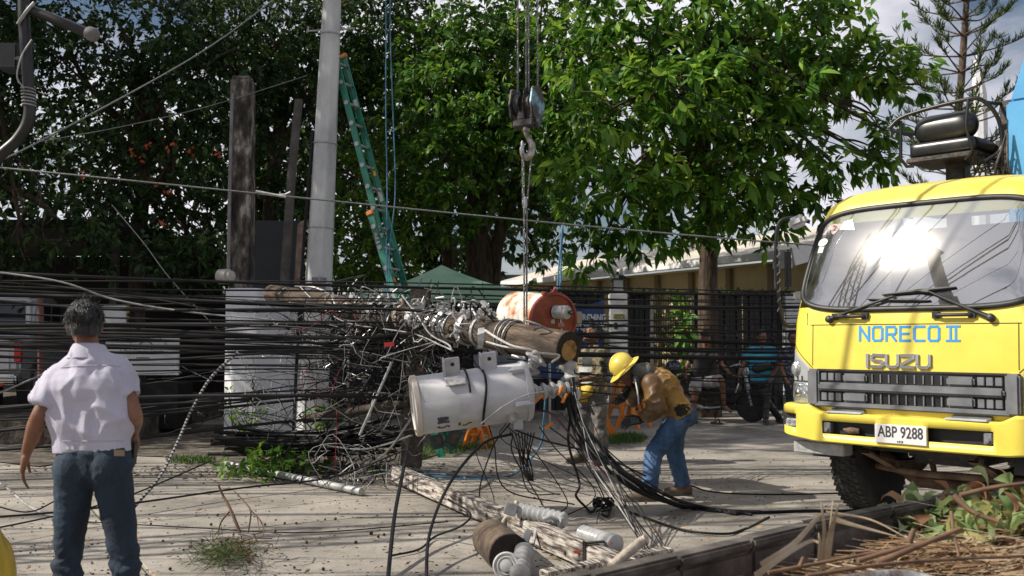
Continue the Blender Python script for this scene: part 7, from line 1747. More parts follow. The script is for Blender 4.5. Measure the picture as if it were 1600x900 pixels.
# ---- motorbike
mk = thing('motorbike', 'black underbone motorbike parked on its stand at the back', 'motorbike', (0, 0, 0))
def bike(t):
    # local x forward, y left
    for x in (-.6, .63):
        mb = MB(); mb.lathe([(.22, -.035), (.26, -.045), (.285, -.03), (.29, 0), (.285, .03), (.26, .045), (.22, .035)], (x, 0, .29), (0, 1, 0), 30); w = mb.build('wheel', M['rubber'], t, smooth=40)
        mb = MB(); mb.lathe([(.2, -.02), (.225, -.025), (.225, .025), (.2, .02), (.2, -.02)], (x, 0, .29), (0, 1, 0), 28); mb.lathe([(.05, -.05), (.05, .05)], (x, 0, .29), (0, 1, 0), 14)
        for k in range(5): a = k * 1.2566; mb.bar(V((x, 0, .29)), V((x + .21 * math.cos(a), 0, .29 + .21 * math.sin(a))), .03, .02)
        mb.build('rim', M['dark_steel'], w, smooth=40)
        mb = MB(); mb.grid([[V((x + .325 * math.cos(a), e, .3 + .325 * math.sin(a))) for a in [.3 + 2.2 * i / 10 for i in range(11)]] for e in (-.06, .06)]); o = mb.build('mudguard', M['black_paint'], t, smooth=60); o.modifiers.new('s', 'SOLIDIFY').thickness = .01
    mb = MB(); pr = [(-.78, .66), (-.45, .78), (-.05, .72), (.2, .52), (.32, .5), (.45, .85), (.52, .85), (.5, .5), (.36, .3), (.0, .28), (-.25, .42), (-.6, .5)]; mb.prism(pr, (0, 0, 0), V((1, 0, 0)), V((0, 0, 1)), .2); mb.build('fairing', M['black_paint'], t, bevel=.04, seg=3, smooth=50)
    solid('seat', lambda q: (cap_mesh(q, V((-.62, 0, .78)), V((-.1, 0, .74)), .1, .09, (V((0, 0, 1)), .55))), M['vinyl'], t, .014, 3)
    mb = MB(); mb.tube([V((.63, .07, .29)), V((.5, .06, .85)), V((.44, .05, .98))], .025, 8); mb.tube([V((.63, -.07, .29)), V((.5, -.06, .85)), V((.44, -.05, .98))], .025, 8); mb.build('fork', M['steel'], t, smooth=50)
    mb = MB(); mb.tube(spline([V((.3, .34, .98)), V((.4, .2, 1.02)), V((.44, 0, 1.0)), V((.4, -.2, 1.02)), V((.3, -.34, .98))], 5), .014, 8); mb.build('handlebar', M['steel'], t, smooth=50)
    for s in (-1, 1):
        mb = MB(); mb.tube([V((.38, s * .22, 1.02)), V((.4, s * .28, 1.16))], .007, 6); mb.ell(V((.4, s * .3, 1.19)), (.02, .06, .04)); mb.build('mirror', M['black_paint'], t, smooth=60)
    mb = MB(); mb.ell((.53, 0, .9), (.06, .08, .07)); mb.build('headlight', M['reflector'], t, smooth=60); mb = MB(); mb.ell((-.8, 0, .66), (.04, .08, .04)); mb.build('tail_lamp', M['tail_red'], t, smooth=60)
    mb = MB(); mb.box((0, 0, .33), (.36, .24, .26)); mb.lathe([(.03, -.15), (.09, -.15), (.09, .15), (.03, .15)], (.02, 0, .36), (0, 1, 0), 16); mb.build('engine', M['dark_steel'], t, bevel=.03)
    mb = MB(); mb.tube(spline([V((.1, -.1, .26)), V((-.2, -.14, .24)), V((-.45, -.16, .3)), V((-.85, -.17, .38))], 5), [.02] * 6 + [.045] * 10, 10); mb.build('exhaust', M['steel'], t, smooth=60)
    mb = MB(); mb.tube([V((0, .1, .2)), V((-.08, .3, .02))], .012, 6); mb.build('side_stand', M['dark_steel'], t)
bike(mk); mk.location = (P(1118, 640, 18.1).x, 18.0, 0); mk.rotation_euler = (0, 0, R(-22))
hm = thing('helmet', 'dark helmet hanging on the motorbike handlebar', 'helmet', P(1052, 572, 17.8)); mb = MB(); mb.ell(P(1052, 574, 17.8), (.15, .15, .14)); mb.build('shell', mat('helmet_blue', [(.01, .012, .02), (.025, .03, .05)], .2, scale=3, coat=.6), hm, smooth=60)
mb = MB(); mb.ell(P(1055, 578, 17.7), (.11, .09, .06)); mb.build('visor', M['glass_dark'], hm, smooth=60)

# ---- orange barriers
M['orange'] = mat('orange', [(.62, .17, .012), (.74, .24, .02)], .45, scale=3, rvar=.08)
def barrier(name, label, loc, rz, tall, w=.5, d=.4):
    t = thing(name, label, 'barrier', loc, rz, 'orange road barriers')
    for s in (-1, 1):
        mb = MB(); a = V((s * w / 2, -d / 2, 0)); b = V((s * w / 2, d / 2, 0)); tp = V((s * w / 2 * .8, 0, tall))
        mb.tube(spline([a, V((s * w / 2, -d * .28, .22)), tp - V((0, .035, .12)), tp - V((0, .01, 0))], 5), .035, 8); mb.tube(spline([b, V((s * w / 2, d * .28, .22)), tp + V((0, .035, -.12)), tp + V((0, .01, 0))], 5), .035, 8); mb.build('leg_frame', M['orange'], t, smooth=60)
        for z, k in ((.2, .75), (.42, .5)):
            if z > tall - .1: continue
            mb = MB(); mb.bar(V((s * w / 2 * .95, -d * .45 * k, z)), V((s * w / 2 * .95, d * .45 * k, z)), .06, .05); mb.build('cross_bar', M['orange'], t, bevel=.01)
    mb = MB(); mb.bar(V((-w * .4, 0, tall - .03)), V((w * .4, 0, tall - .03)), .06, .09); mb.build('top_bar', M['orange'], t, bevel=.015)
    mb = MB(); mb.bar(V((-w * .45, 0, tall * .62)), V((w * .45, 0, tall * .62)), .03, .14); mb.build('panel', M['orange'], t, bevel=.01)
    return t
def gat(u, v): p = G(u, v); return (p.x, p.y, 0)
barrier('barrier', 'orange barrier frame just left of the bending worker', gat(990, 668), R(60), .72)
barrier('barrier', 'taller orange barrier half hidden behind the bending worker', gat(977, 652), R(40), .98)
barrier('barrier', 'low orange frame on the road under the grey transformer', gat(748, 700), R(75), .42, .36, .3)
ob = thing('barrier', 'tall orange curved barrier leg beside the worker in the black cap', 'barrier', gat(958, 684))
y0 = G(958, 684).y
mb = MB(); q = [P(938, 560, y0), P(940, 600, y0), P(941, 635, y0), P(947, 658, y0), P(957, 676, y0), P(958, 684, y0)]; sp_ = spline(q, 5); rows = []
for sx, sy in ((-1, -1), (1, -1), (1, 1), (-1, 1), (-1, -1)): rows.append([p + V((sx * .055, sy * .045, 0)) for p in sp_])
mb.grid(rows); mb.build('leg_frame', M['orange'], ob, bevel=.01)
mb = MB(); mb.tube(spline([P(941, 640, y0 - .06), P(948, 664, y0 - .06), P(954, 676, y0 - .06)], 5), .012, 6); mb.bar(P(938, 575, y0 + .05), P(930, 690, y0 + .4), .08, .05); mb.bar(P(944, 662, y0), P(936, 668, y0 + .3), .05, .05); mb.build('brace', M['orange'], ob)

# ---- green plastic boxes hanging in the wires
for (u, v, w, h, rz, lab) in ((708, 684, .1, .16, .5, 'dark green terminal box dangling in wires under the grey transformer'), (683, 690, .09, .1, -.2, 'small green box tangled in wires left of the dark green one')):
    t = thing('terminal_box', lab, 'box', P(u, v, 10.6)); mb = MB(); mb.box(P(u, v, 10.6), (w * 1.4, .09, h * 1.5), Matrix.Rotation(rz, 3, 'Y')); mb.build('case', mat('box_green', [(.006, .06, .04), (.015, .1, .07)], .45, scale=5), t, bevel=.012); mb = MB(); mb.box(P(u, v, 10.6) + V((.005, -.05, .01)), (w * 1.05, .012, h * 1.1), Matrix.Rotation(rz, 3, 'Y')); mb.build('cover', M['dark_steel'], t, bevel=.004)

# ---- plants along the verge
M['grass'] = leaf_mat('grass', (.03, .07, .012), (.05, .11, .02), (.1, .17, .04), .5, .3)
def grass(name, label, uv, n, hgt, m=None):
    pts = []
    for _ in range(n):
        (u0, v0, ru, rv) = random.choice(uv); a = random.uniform(0, 6.28); r = random.random() ** .5; pts.append(G(u0 + ru * r * math.cos(a), v0 + rv * r * math.sin(a), .012))
    b = np.array([tuple(p) for p in pts]); d = nrm(rng.normal(size=b.shape) * .45 + np.array([0, 0, 1])); Ls = hgt * rng.uniform(.5, 1.3, len(b))
    v, f = leaves_np(b, d, Ls, np.full(len(b), .006), bend=.15); c = b.mean(0)
    return tag(link_mesh(name, np_mesh(name, v, f, m or M['grass'], np.repeat(rng.random(len(b)), 5)), None, origin=V(c)), label, 'grass', None, 'stuff')
grass('grass', 'short green grass tuft strip beside the worker in the black cap', [(960, 690, 46, 6), (985, 686, 25, 5)], 1500, .1)
grass('grass', 'grass and weeds along the verge at the left', [(300, 722, 40, 5), (420, 735, 60, 10), (560, 740, 50, 6), (690, 706, 40, 6), (740, 700, 30, 5), (650, 714, 20, 4)], 2600, .09)
def weed(name, label, u, v, ru, n, hmax, L, W):
    c0 = G(u, v); cs = np.array([(c0.x + random.gauss(0, ru * .5), c0.y + random.gauss(0, .35), random.uniform(.06, hmax)) for _ in range(n)]); outs = nrm(rng.normal(size=cs.shape) + np.array([0, -.5, .7]))
    b, d, Ls, Ws, sh = whorls(cs, outs, 6, L, W, .3); vv, f = leaves_np(b, d, Ls, Ws)
    t = thing(name, label, 'plant', c0); o = link_mesh('foliage', np_mesh('foliage', vv, f, M['leaf_a'], np.repeat(sh, 5)), t); o['kind'] = 'stuff'
    mb = MB()
    for i in range(min(22, n)): mb.tube([V((c0.x + random.gauss(0, ru * .3), c0.y + random.gauss(0, .2), 0)), V(tuple(cs[i]))], .006, 4)
    mb.build('stems', M['bark'], t)
weed('weed_clump', 'low leafy weeds growing under the fallen cables at the foot of the column', 430, 742, .5, 45, .28, .13, .03)
weed('weed_clump', 'leafy weeds beside the octagonal pole base', 500, 700, .3, 34, .6, .14, .03)
weed('weed_clump', 'weeds peeping through wires in front of the concrete column', 385, 700, .25, 24, .8, .13, .028)

# ---- low block wall and heap of cut fronds in the foreground
wl_ = thing('low_wall', 'low dark mossy planter wall running up to the right in the foreground', 'wall', (0, 0, 0))
M['mossy'] = mat('mossy', [(.03, .024, .02), (.075, .058, .05), (.15, .125, .11)], .95, scale=4, bump=.7, bscale=16)
M['wall_top'] = mat('wall_top', [(.03, .025, .021), (.065, .056, .048), (.13, .115, .1)], .95, scale=5, bump=.5, bscale=20)
HW = .74
wa = G(905, 893, HW); wb = G(1250, 815, HW); wc = G(1480, 770, HW); wd_ = G(1720, 728, HW)
def wall_run(a, b, n, nm='block'):
    for i in range(n):
        p = lerp(a, b, i / n + .001); q = lerp(a, b, (i + 1) / n - .001); d = (q - p).normalized(); nn = V((d.y, -d.x, 0)); nn = nn if nn.y < 0 else -nn
        jz = random.uniform(-.006, .006)
        mb = MB(); mb.bar(p + nn * .035 - V((0, 0, HW / 2 + .02 - jz)), q + nn * .035 - V((0, 0, HW / 2 + .02 - jz)), .07, HW - .04); mb.build(nm, M['mossy'], wl_, bevel=.012)
        mb = MB(); mb.bar(p + nn * .034 - V((0, 0, .02 - jz)), q + nn * .034 - V((0, 0, .02 - jz)), .076, .04); mb.build('coping', M['wall_top'], wl_, bevel=.01)
w0 = wa + (wa - wb) * .6
wall_run(w0, wa, 1); wall_run(wa, wb, 3); wall_run(wb, wc, 2); wall_run(wc, wd_, 2)
# soil bed behind the wall, rising to the right
M['soil'] = mat('soil', [(.05, .03, .02), (.12, .075, .045), (.2, .13, .08)], .95, scale=8, bump=.8, bscale=30)
rows = []
def bed_z(x, y): return .43 + .24 * max(0, min(1, (x - .6) / 1.6)) + .05 * mnoise.noise(V((x * 2.2, y * 2.2, 0)))
for j in range(14):
    row = []
    for i in range(30):
        t = i / 29; e = lerp(w0, wd_, t); d = (wd_ - w0).normalized(); nn = V((d.y, -d.x, 0)); p = e + nn * (.07 + 2.4 * j / 13); p.z = bed_z(p.x, p.y) if j < 13 else .02
        row.append(p)
    rows.append(row)
mb = MB(); mb.grid(rows); tag(mb.build('planting_bed', M['soil'], None, smooth=60, origin=(0, 0, 0)), kind='structure')
M['straw'] = mat('straw', [(.11, .055, .026), (.23, .135, .065), (.4, .28, .16)], .75, scale=5)
M['straw_pale'] = mat('straw_pale', [(.24, .18, .11), (.38, .3, .2), (.5, .43, .33)], .7, scale=6)
M['twig'] = mat('twig', [(.09, .05, .03), (.2, .12, .07)], .85, scale=9)
fr = thing('frond_heap', 'heap of dry brown palm fronds and twigs behind the low wall', 'debris', G(1300, 890, .66))
def bedpt(u, v, lift=0):
    p = G(u, v, .72)
    for _ in range(3): p = G(u, v, bed_z(p.x, p.y) + lift)
    return p
mb = MB(); mb2 = MB(); nn_w = V(((wd_ - w0).y, -(wd_ - w0).x, 0)).normalized(); nn_w = nn_w if nn_w.y < 0 else -nn_w
for i in range(3000):
    u = random.uniform(1090, 1650); v = lerp(900, 780 + max(0, (1400 - u)) * .10, random.random() ** 1.3) + random.uniform(-5, 60); c = bedpt(u, v, random.uniform(0, .06))
    if (c - wa).dot(nn_w) < .16: continue
    a = random.gauss(.35, .5) ; d = V((math.cos(a), math.sin(a) * .8, random.gauss(0, .16))).normalized(); L = random.uniform(.08, .35); w = random.uniform(.0015, .006); up = V((random.gauss(0, .3), random.gauss(0, .3), 1)).normalized(); sdv = d.cross(up).normalized() * w
    q = [c - d * L, c + V((0, 0, random.uniform(.0, .03))), c + d * L]; tgt = mb if random.random() < .7 else mb2
    tgt.add([q[0] - sdv, q[0] + sdv, q[1] - sdv + up * w * .6, q[1] + sdv + up * w * .6, q[2]], [(0, 1, 3, 2), (2, 3, 4)])
o = mb.build('dry_leaflets', M['straw'], fr, weld=False); o['kind'] = 'stuff'; o = mb2.build('pale_leaflets', M['straw_pale'], fr, weld=False); o['kind'] = 'stuff'
def blade(pts, w, m, nm='dry_blade'):
    q = spline([V(p) for p in pts], 6); rows = [[], [], []]
    for i, p in enumerate(q):
        t = i / (len(q) - 1); ww = w * (1 - .75 * t); d = (q[min(i + 1, len(q) - 1)] - q[max(0, i - 1)]).normalized(); sdv = d.cross(V((.3, -1, .2))).normalized() * ww
        rows[0].append(p - sdv); rows[1].append(p + V((0, -.004, 0)) - sdv.cross(d) * .3); rows[2].append(p + sdv)
    mb = MB(); mb.grid(rows); mb.build(nm, m, fr, smooth=60)
def bp_(u, v, Y): return P(u, v, Y)
for pts, w in (([(1285, 890, 3.5), (1288, 830, 3.5), (1283, 784, 3.5)], .013), ([(1292, 880, 3.48), (1300, 830, 3.48), (1310, 786, 3.46)], .013), ([(1286, 880, 3.5), (1296, 830, 3.5), (1301, 782, 3.5)], .008), ([(1280, 880, 3.5), (1281, 850, 3.5), (1279, 832, 3.5)], .01),
               ([(1190, 884, 3.4), (1240, 850, 3.45), (1280, 806, 3.5), (1288, 812, 3.5)], .014), ([(1180, 900, 3.3), (1225, 868, 3.4), (1265, 846, 3.5), (1285, 850, 3.5)], .012), ([(1300, 810, 3.6), (1340, 822, 3.6), (1400, 838, 3.6)], .01), ([(1290, 800, 3.7), (1360, 812, 3.7), (1420, 842, 3.6)], .006)):
    blade([bp_(*p) for p in pts], w, M['straw_pale'])
for pts, r in (([(1370, 880, 3.3), (1430, 855, 3.35), (1500, 826, 3.4)], .012), ([(1340, 876, 3.3), (1410, 856, 3.35), (1490, 838, 3.4)], .009), ([(1420, 848, 3.4), (1428, 826, 3.4)], .012), ([(1490, 774, 3.9), (1520, 800, 3.85), (1560, 815, 3.8)], .013), ([(1486, 800, 3.7), (1490, 830, 3.6), (1498, 870, 3.5)], .007), ([(1500, 774, 4.0), (1560, 760, 4.0), (1640, 752, 4.0)], .011), ([(1200, 895, 3.3), (1330, 870, 3.35), (1440, 850, 3.4)], .007), ([(1260, 900, 3.2), (1400, 880, 3.3), (1600, 868, 3.4)], .008), ([(1250, 884, 3.3), (1255, 870, 3.3)], .008)):
    mb = MB(); q = spline([bp_(*p) for p in pts], 6); mb.tube(q, [lerp(r, r * .6, i / (len(q) - 1)) for i in range(len(q))], 6); mb.build('twig', M['twig'], fr, smooth=60)
# pale stick poking over the wall, white-ish branch at the bottom
mb = MB(); q = spline([G(955, 886, .7), P(985, 860, 3.6), P(1003, 846, 3.7), P(1010, 842, 3.7)], 6); mb.tube(q, [.018] * len(q), 8); tag(mb.build('stick', mat('stick', [(.3, .24, .18), (.46, .4, .33)], .85, scale=14, bump=.3), None, smooth=60), 'pale broken stick poking over the low wall', 'stick')
mb = MB(); q = spline([P(1270, 930, 2.9), P(1340, 910, 3.0), P(1420, 906, 3.05), P(1500, 926, 3.0)], 8); mb.tube(q, [.028 * (1 + .2 * mnoise.noise(p * 9)) for p in q], 10); tag(mb.build('log', mat('log_grey', [(.07, .05, .045), (.2, .2, .2), (.42, .42, .4)], .9, scale=12, bump=.5, pos=[.38, .52, .66]), None, smooth=60), 'lichen-grey branch lying at the bottom of the frond heap', 'branch')
# wilted green leaves: each leaf its own object
wg = thing('cut_leaves', 'pile of wilting cut green leaves on the heap at the right', 'debris', bedpt(1500, 840))
def wilt_leaf(L, W, curl):
    mb = MB(); rows = []
    for i in range(8):
        t = i / 7; w = W * math.sin(math.pi * min(1, t * .92 + .08)) ** .7; z = curl * math.sin(t * 2.6) * L * .4; rows.append([V((-w, t * L, z + w * .45 * (1 if i % 2 else .6))), V((-w * .5, t * L, z - w * .05)), V((0, t * L, z - w * .12)), V((w * .5, t * L, z + w * .1)), V((w, t * L, z + w * .5 * (1 if (i + 1) % 2 else .5)))])
    mb.grid(rows); return mb
M['wilt'] = leaf_mat('wilt', (.09, .15, .05), (.19, .27, .1), (.34, .4, .19), .55, .25, obj=True); M['wilt_y'] = leaf_mat('wilt_y', (.2, .2, .06), (.3, .3, .1), (.4, .36, .16), .55, .35, obj=True); M['wilt_b'] = leaf_mat('wilt_b', (.16, .08, .04), (.26, .14, .07), (.34, .22, .12), .6, .2, obj=True)
M['wilt_mass'] = mat('wilt_mass', [(.06, .1, .035), (.17, .24, .09), (.3, .35, .16), (.3, .22, .1)], .6, scale=16, detail=3, pos=[.34, .47, .58, .68])
protos = []
for i in range(9):
    me = wilt_leaf(random.uniform(.07, .12), random.uniform(.016, .03), random.choice((-1.3, -.8, .7, 1.2, 1.6))).mesh('leaf', M['wilt'] if i < 6 else M['wilt_y'] if i < 8 else M['wilt_b'])
    me.polygons.foreach_set('use_smooth', [True] * len(me.polygons)); protos.append(me)
for i in range(275):
    t = random.random(); u = lerp(1385, 1640, t ** .9) + random.gauss(0, 10); top = 812 - 26 * min(1, max(0, (u - 1380) / 120)); v = random.uniform(top + (0 if u > 1420 else 25), 868 + 8 * math.sin(u * .05)); v = min(v, 850 + (u - 1380) * .14)
    h = random.uniform(.01, .06) + max(0, .07 * min(1, (u - 1400) / 150)) * random.random(); c = bedpt(u, v, 0) + V((0, 0, h * .8))
    o = bpy.data.objects.new('leaf', random.choice(protos)); COL.objects.link(o); o.parent = wg
    a = random.uniform(0, 6.28); o.matrix_local = Matrix.Translation(c - wg.location) @ (Matrix.Rotation(a, 4, 'Z') @ Matrix.Rotation(random.gauss(-.2, .6), 4, 'X') @ Matrix.Rotation(random.gauss(0, .8), 4, 'Y')) @ Matrix.Scale(random.uniform(.9, 1.5), 4)
for k, (u, v) in enumerate(((1515, 782), (1545, 784), (1590, 784))):
    for j in range(5):
        o = bpy.data.objects.new('leaf', random.choice(protos[4:8])); COL.objects.link(o); o.parent = wg; c = P(u + j * 4, v + j * 5, 3.95 - .03 * j)
        o.matrix_local = Matrix.Translation(c - wg.location) @ (Matrix.Rotation(random.uniform(0, 6), 4, 'Z') @ Matrix.Rotation(-1.2 + random.gauss(0, .3), 4, 'X')) @ Matrix.Scale(.9, 4)
mb = MB()
for i in range(1500):
    u = lerp(1375, 1650, random.random() ** .9); v = min(lerp(806, 872, random.random()) - 14 * min(1, max(0, (u - 1400) / 150)), 852 + (u - 1380) * .12); c = bedpt(u, v, 0) + V((0, 0, random.uniform(.0, .07))); a = random.uniform(0, 6.28); d = V((math.cos(a), math.sin(a), random.gauss(0, .4))).normalized(); L = random.uniform(.03, .06); sd_ = d.cross(V((random.gauss(0, .6), random.gauss(0, .6), 1))).normalized() * L * .32
    z_ = V((0, 0, random.uniform(-.02, .02))); mb.add([c - d * L, c - d * L * .2 + sd_, c + z_, c - d * L * .2 - sd_, c + d * L - V((0, 0, .015)), c + d * L * .5 + sd_ * .8, c + d * L * .5 - sd_ * .8], [(0, 1, 2), (0, 2, 3), (1, 5, 2), (3, 2, 6), (5, 4, 2), (2, 4, 6)])
o = mb.build('leaf_litter', M['wilt_mass'], wg, weld=False); o['kind'] = 'stuff'
grass('grass', 'few fresh green blades at the wall edge', [(1310, 850, 5, 3)], 3, .05)

# ---- fallen branch with needles on the road, cones and grit
fb = thing('fallen_branch', 'bare forked branch with a tuft of pine needles on the road', 'branch', G(360, 870))
mb = MB(); tw = []
for pts, r in (([(375, 832, 6.7), (360, 795, 6.75), (349, 775, 6.8), (341, 757, 6.8)], .012), ([(358, 800, 6.75), (346, 815, 6.8), (341, 832, 6.8)], .007), ([(388, 832, 6.7), (392, 800, 6.7), (383, 785, 6.75), (366, 767, 6.8)], .006), ([(390, 795, 6.7), (408, 815, 6.65), (412, 835, 6.6), (400, 842, 6.6)], .005), ([(402, 808, 6.65), (406, 830, 6.6)], .004)):
    q = spline([P(*p) for p in pts], 6); mb.tube(q, [lerp(r, r * .6, i / (len(q) - 1)) for i in range(len(q))], 6)
mb.build('bare_branch', M['twig'], fb, smooth=60); mb = MB()
for i in range(26):
    a = G(random.gauss(372, 22), random.gauss(853, 10), random.uniform(.02, .12)); b = a + V((random.gauss(0, .12), random.gauss(0, .12), random.uniform(-.03, .05))); mb.tube([a, lerp(a, b, .5) + V((0, 0, .02)), b], .004, 5)
mb.build('twigs', M['twig'], fb, smooth=60)['kind'] = 'stuff'
n = 900; bs = np.array([tuple(G(random.gauss(352, 26), random.gauss(862, 9), random.uniform(.02, .14))) for _ in range(n)]); ds = nrm(rng.normal(size=(n, 3)) * np.array([1, .8, .5]) + np.array([-.4, -.2, .15])); Ls = rng.uniform(.06, .17, n)
v, f = leaves_np(bs, ds, Ls, np.full(n, .0025)); o = link_mesh('needles', np_mesh('needles', v, f, M['needle'], np.repeat(rng.random(n), 5)), fb); o['kind'] = 'stuff'
mb = MB()
for _ in range(60): mb.ell(G(random.gauss(365, 24), random.gauss(860, 9), random.uniform(.02, .08)), (.018, .014, .012), None, 6, 4)
o = mb.build('cones', M['twig'], fb); o['kind'] = 'stuff'
cone = MB().lathe([(.004, -.018), (.013, -.01), (.016, 0), (.011, .012), (.003, .018)], (0, 0, 0), (0, 0, 1), 8).mesh('seed_cone', M['bark'])
for i, (u, v) in enumerate(((236, 821), (255, 848), (287, 862), (330, 822), (340, 807), (414, 822), (430, 832), (445, 820), (463, 820), (479, 850), (508, 814), (524, 813), (266, 892), (316, 847), (580, 836), (591, 841), (600, 838), (718, 842), (725, 832), (556, 850), (460, 890), (505, 892), (640, 838))):
    o = bpy.data.objects.new('seed_cone', cone); COL.objects.link(o); o.location = G(u, v) + V((0, 0, .014)); o.rotation_euler = (random.uniform(0, 3), random.uniform(0, 3), 0); k_ = random.uniform(.55, .95); o.scale = (k_,) * 3
    tag(o, 'small dark seed cone scattered on the concrete road', 'cone', 'small dark seed cones scattered on the road')
mb = MB()
for i in range(1500):
    p = G(random.uniform(0, 1300), lerp(700, 900, random.random())); r = random.uniform(.002, .008); mb.box(p + V((0, 0, r * .5)), (r * random.uniform(1, 3), r * 1.6, r), Matrix.Rotation(random.uniform(0, 3), 3, 'Z'))
for i in range(500):
    p = G(random.gauss(400, 160), random.gauss(738, 7)); r = random.uniform(.006, .018); mb.box(p + V((0, 0, .012 + r * .3)), (r * random.uniform(1, 3), r * 1.4, r * .6), Matrix.Rotation(random.uniform(0, 3), 3, 'Z'))
m2 = MB()
for i in range(420):
    p = G(random.uniform(-20, 1350), lerp(690, 905, random.random() ** .8)) if i % 3 else G(random.gauss(560, 200), random.gauss(742, 10)); p.z = .014; a = random.uniform(0, 6.28); d = V((math.cos(a), math.sin(a), 0)); n_ = V((-d.y, d.x, 0)); L = random.uniform(.012, .04)
    m2.add([p - d * L, p + n_ * L * .4 + V((0, 0, L * .3)), p + d * L + V((0, 0, L * .5)), p - n_ * L * .4], [(0, 1, 2), (0, 2, 3)])
tag(m2.build('leaf_litter', M['straw'], None, weld=False), 'scattered dry brown leaf scraps on the concrete road', 'leaf litter', None, 'stuff')
tag(mb.build('grit', M['earth'], None, weld=False), 'loose grit and leaf crumbs on the concrete road', 'grit', None, 'stuff')
yc = thing('sleeve_standin', 'bulging wrinkled yellow plastic sack for a likely jacket sleeve at the left edge', 'standin', (P(-30, 900, 4.6).x, 4.6, 0))  # yellow bag shape added in place of what is likely a jacket sleeve
c = P(-40, 860, 4.6)
solid('standin_body', lambda q: (q.ell(V((c.x, 4.6, .36)), (.165, .17, .36)), q.ell(V((c.x - .02, 4.6, .12)), (.16, .17, .14)), cap_mesh(q, V((c.x - .03, 4.6, .6)), V((c.x - .04, 4.62, .78)), .1, .05)), mat('yellow_plastic', [(.5, .33, .03), (.62, .45, .06)], .3, scale=4, coat=.4), yc, .012, 3, folds(.018, 7, (1, 1, .6), 3))
# ================================================================== cables
def wire(pts, r, m, n=6, k=8): mb = MB(); mb.tube(spline(pts, k) if len(pts) > 2 else pts, r, n); return mb
def single(name, label, cat, pts, r, m, n=6, group=None, k=8):
    return tag(wire(pts, r, m, n, k).build(name, m, None, smooth=60), label, cat, group)
rw = random.Random(21)
# the drooping run of black cables from the left edge to behind the truck
GRP = 'black cables drooping across the street behind the man in the pale shirt'
def long_cable(vl, vm, vr, y0, y1, r, um=520, jit=0):
    p = [P(-420, vl - 14, y0 - .4), P(-120, vl - 3, y0), P(180, lerp(vl, vm, .42) + rw.uniform(-3, 3), y0 + .2), P(um, vm, lerp(y0, y1, .5)), P(860, lerp(vm, vr, .48) + rw.uniform(-2, 3), y1 - .2), P(1240, vr, y1), P(1420, vr - 10, y1 + 1.6), P(1560, vr - 18, y1 + 3.4)]
    return p
# explicit main ones (v at left edge, v mid, v right, radius m)
MAIN = [(424, 446, 461, .013), (447, 455, 474, .008), (461, 478, 480, .02), (478, 470, 486, .007), (487, 503, 497, .008), (512, 508, 538, .02), (519, 527, 517, .012), (532, 526, 551, .010), (541, 545, 560, .024), (548, 548, 529, .008), (558, 560, 600, .008), (566, 574, 619, .008), (578, 578, 640, .007),
        (440, 440, 455, .007), (470, 488, 519, .008), (500, 512, 505, .007), (526, 536, 545, .012), (454, 466, 468, .006)]
for i, (vl, vm, vr, r) in enumerate(MAIN):
    y0 = rw.uniform(9.6, 11.6); y1 = rw.uniform(10.9, 11.8)
    single('cable', ('thin' if r < .009 else 'thick') + ' black cable drooping right across the street to the truck', 'cable', long_cable(vl, vm, vr, y0, y1, r), [r * (1.35 if k_ < 34 else max(.34, 1.35 - (k_ - 34) * .06)) for k_ in range(57)], M['black_cable'], group=('thin ' if r < .009 else 'thick ') + GRP)
# left-hand fan: cables ending in the tangle
for i in range(32):
    vl = rw.choice((432, 448, 464, 481, 512, 521, 534, 549, 579, 592, 612, 641, 656, 669, 682, 702)) + rw.gauss(0, 2.5); vm = lerp(vl, 560, .38) + rw.gauss(0, 16); y0 = rw.uniform(9.3, 11.8); ue = rw.uniform(470, 760); r = rw.choice((.004, .005, .006, .008, .012, .018))
    p = [P(-420, vl - 10, y0 - .3), P(-100, vl, y0), P(200, lerp(vl, vm, .5) + rw.gauss(4, 4), y0 + .1), P(ue - 120, vm + rw.gauss(0, 5), y0 + .1), P(ue, vm + rw.gauss(4, 14), rw.uniform(9.3, 11))]
    single('cable', ('thin' if r < .009 else 'thick') + ' black cable fanning from the left edge into the tangle', 'cable', p, r, M['black_cable'], group=('thin' if r < .009 else 'thick') + ' black cables fanning from the left edge into the tangle')
# right-hand ones, from the tangle to behind the truck
for i in range(7):
    vr = 480 + 170 * (i + rw.random()) / 7; vm = lerp(vr, 530, .5) + rw.gauss(0, 9); y1 = rw.uniform(10.9, 11.9); us = rw.uniform(690, 880)
    p = [P(us, vm + rw.gauss(0, 12), rw.uniform(9.4, 10.6)), P(us + 140, lerp(vm, vr, .3) + rw.gauss(2, 4), y1 - .6), P(1090, lerp(vm, vr, .75) + rw.gauss(2, 4), y1), P(1250, vr, y1), P(1430, vr - 8, y1 + 1.8)]
    single('cable', 'thin black cable stretched from the tangle to behind the truck', 'cable', p, rw.choice((.004, .005, .006)), M['black_cable'], group='black cables stretched from the tangle to behind the truck')
# the sagging heap of cables low at the left
for i in range(26):
    v = 672 + 36 * i / 26; y0 = rw.uniform(11.2, 12.0)
    p = [P(rw.uniform(325, 372), v + rw.gauss(0, 4), y0), P(430, v + 3 + rw.gauss(0, 1.5), y0), P(520, v + 2 + rw.gauss(0, 2), y0 - .2), P(rw.uniform(545, 640), v - rw.uniform(0, 25), y0 - .4)]
    single('cable', 'black cable in the thick sagging bundle by the concrete column', 'cable', p, rw.uniform(.016, .024), M['black_cable'], group='black cables in the thick sagging bundle')
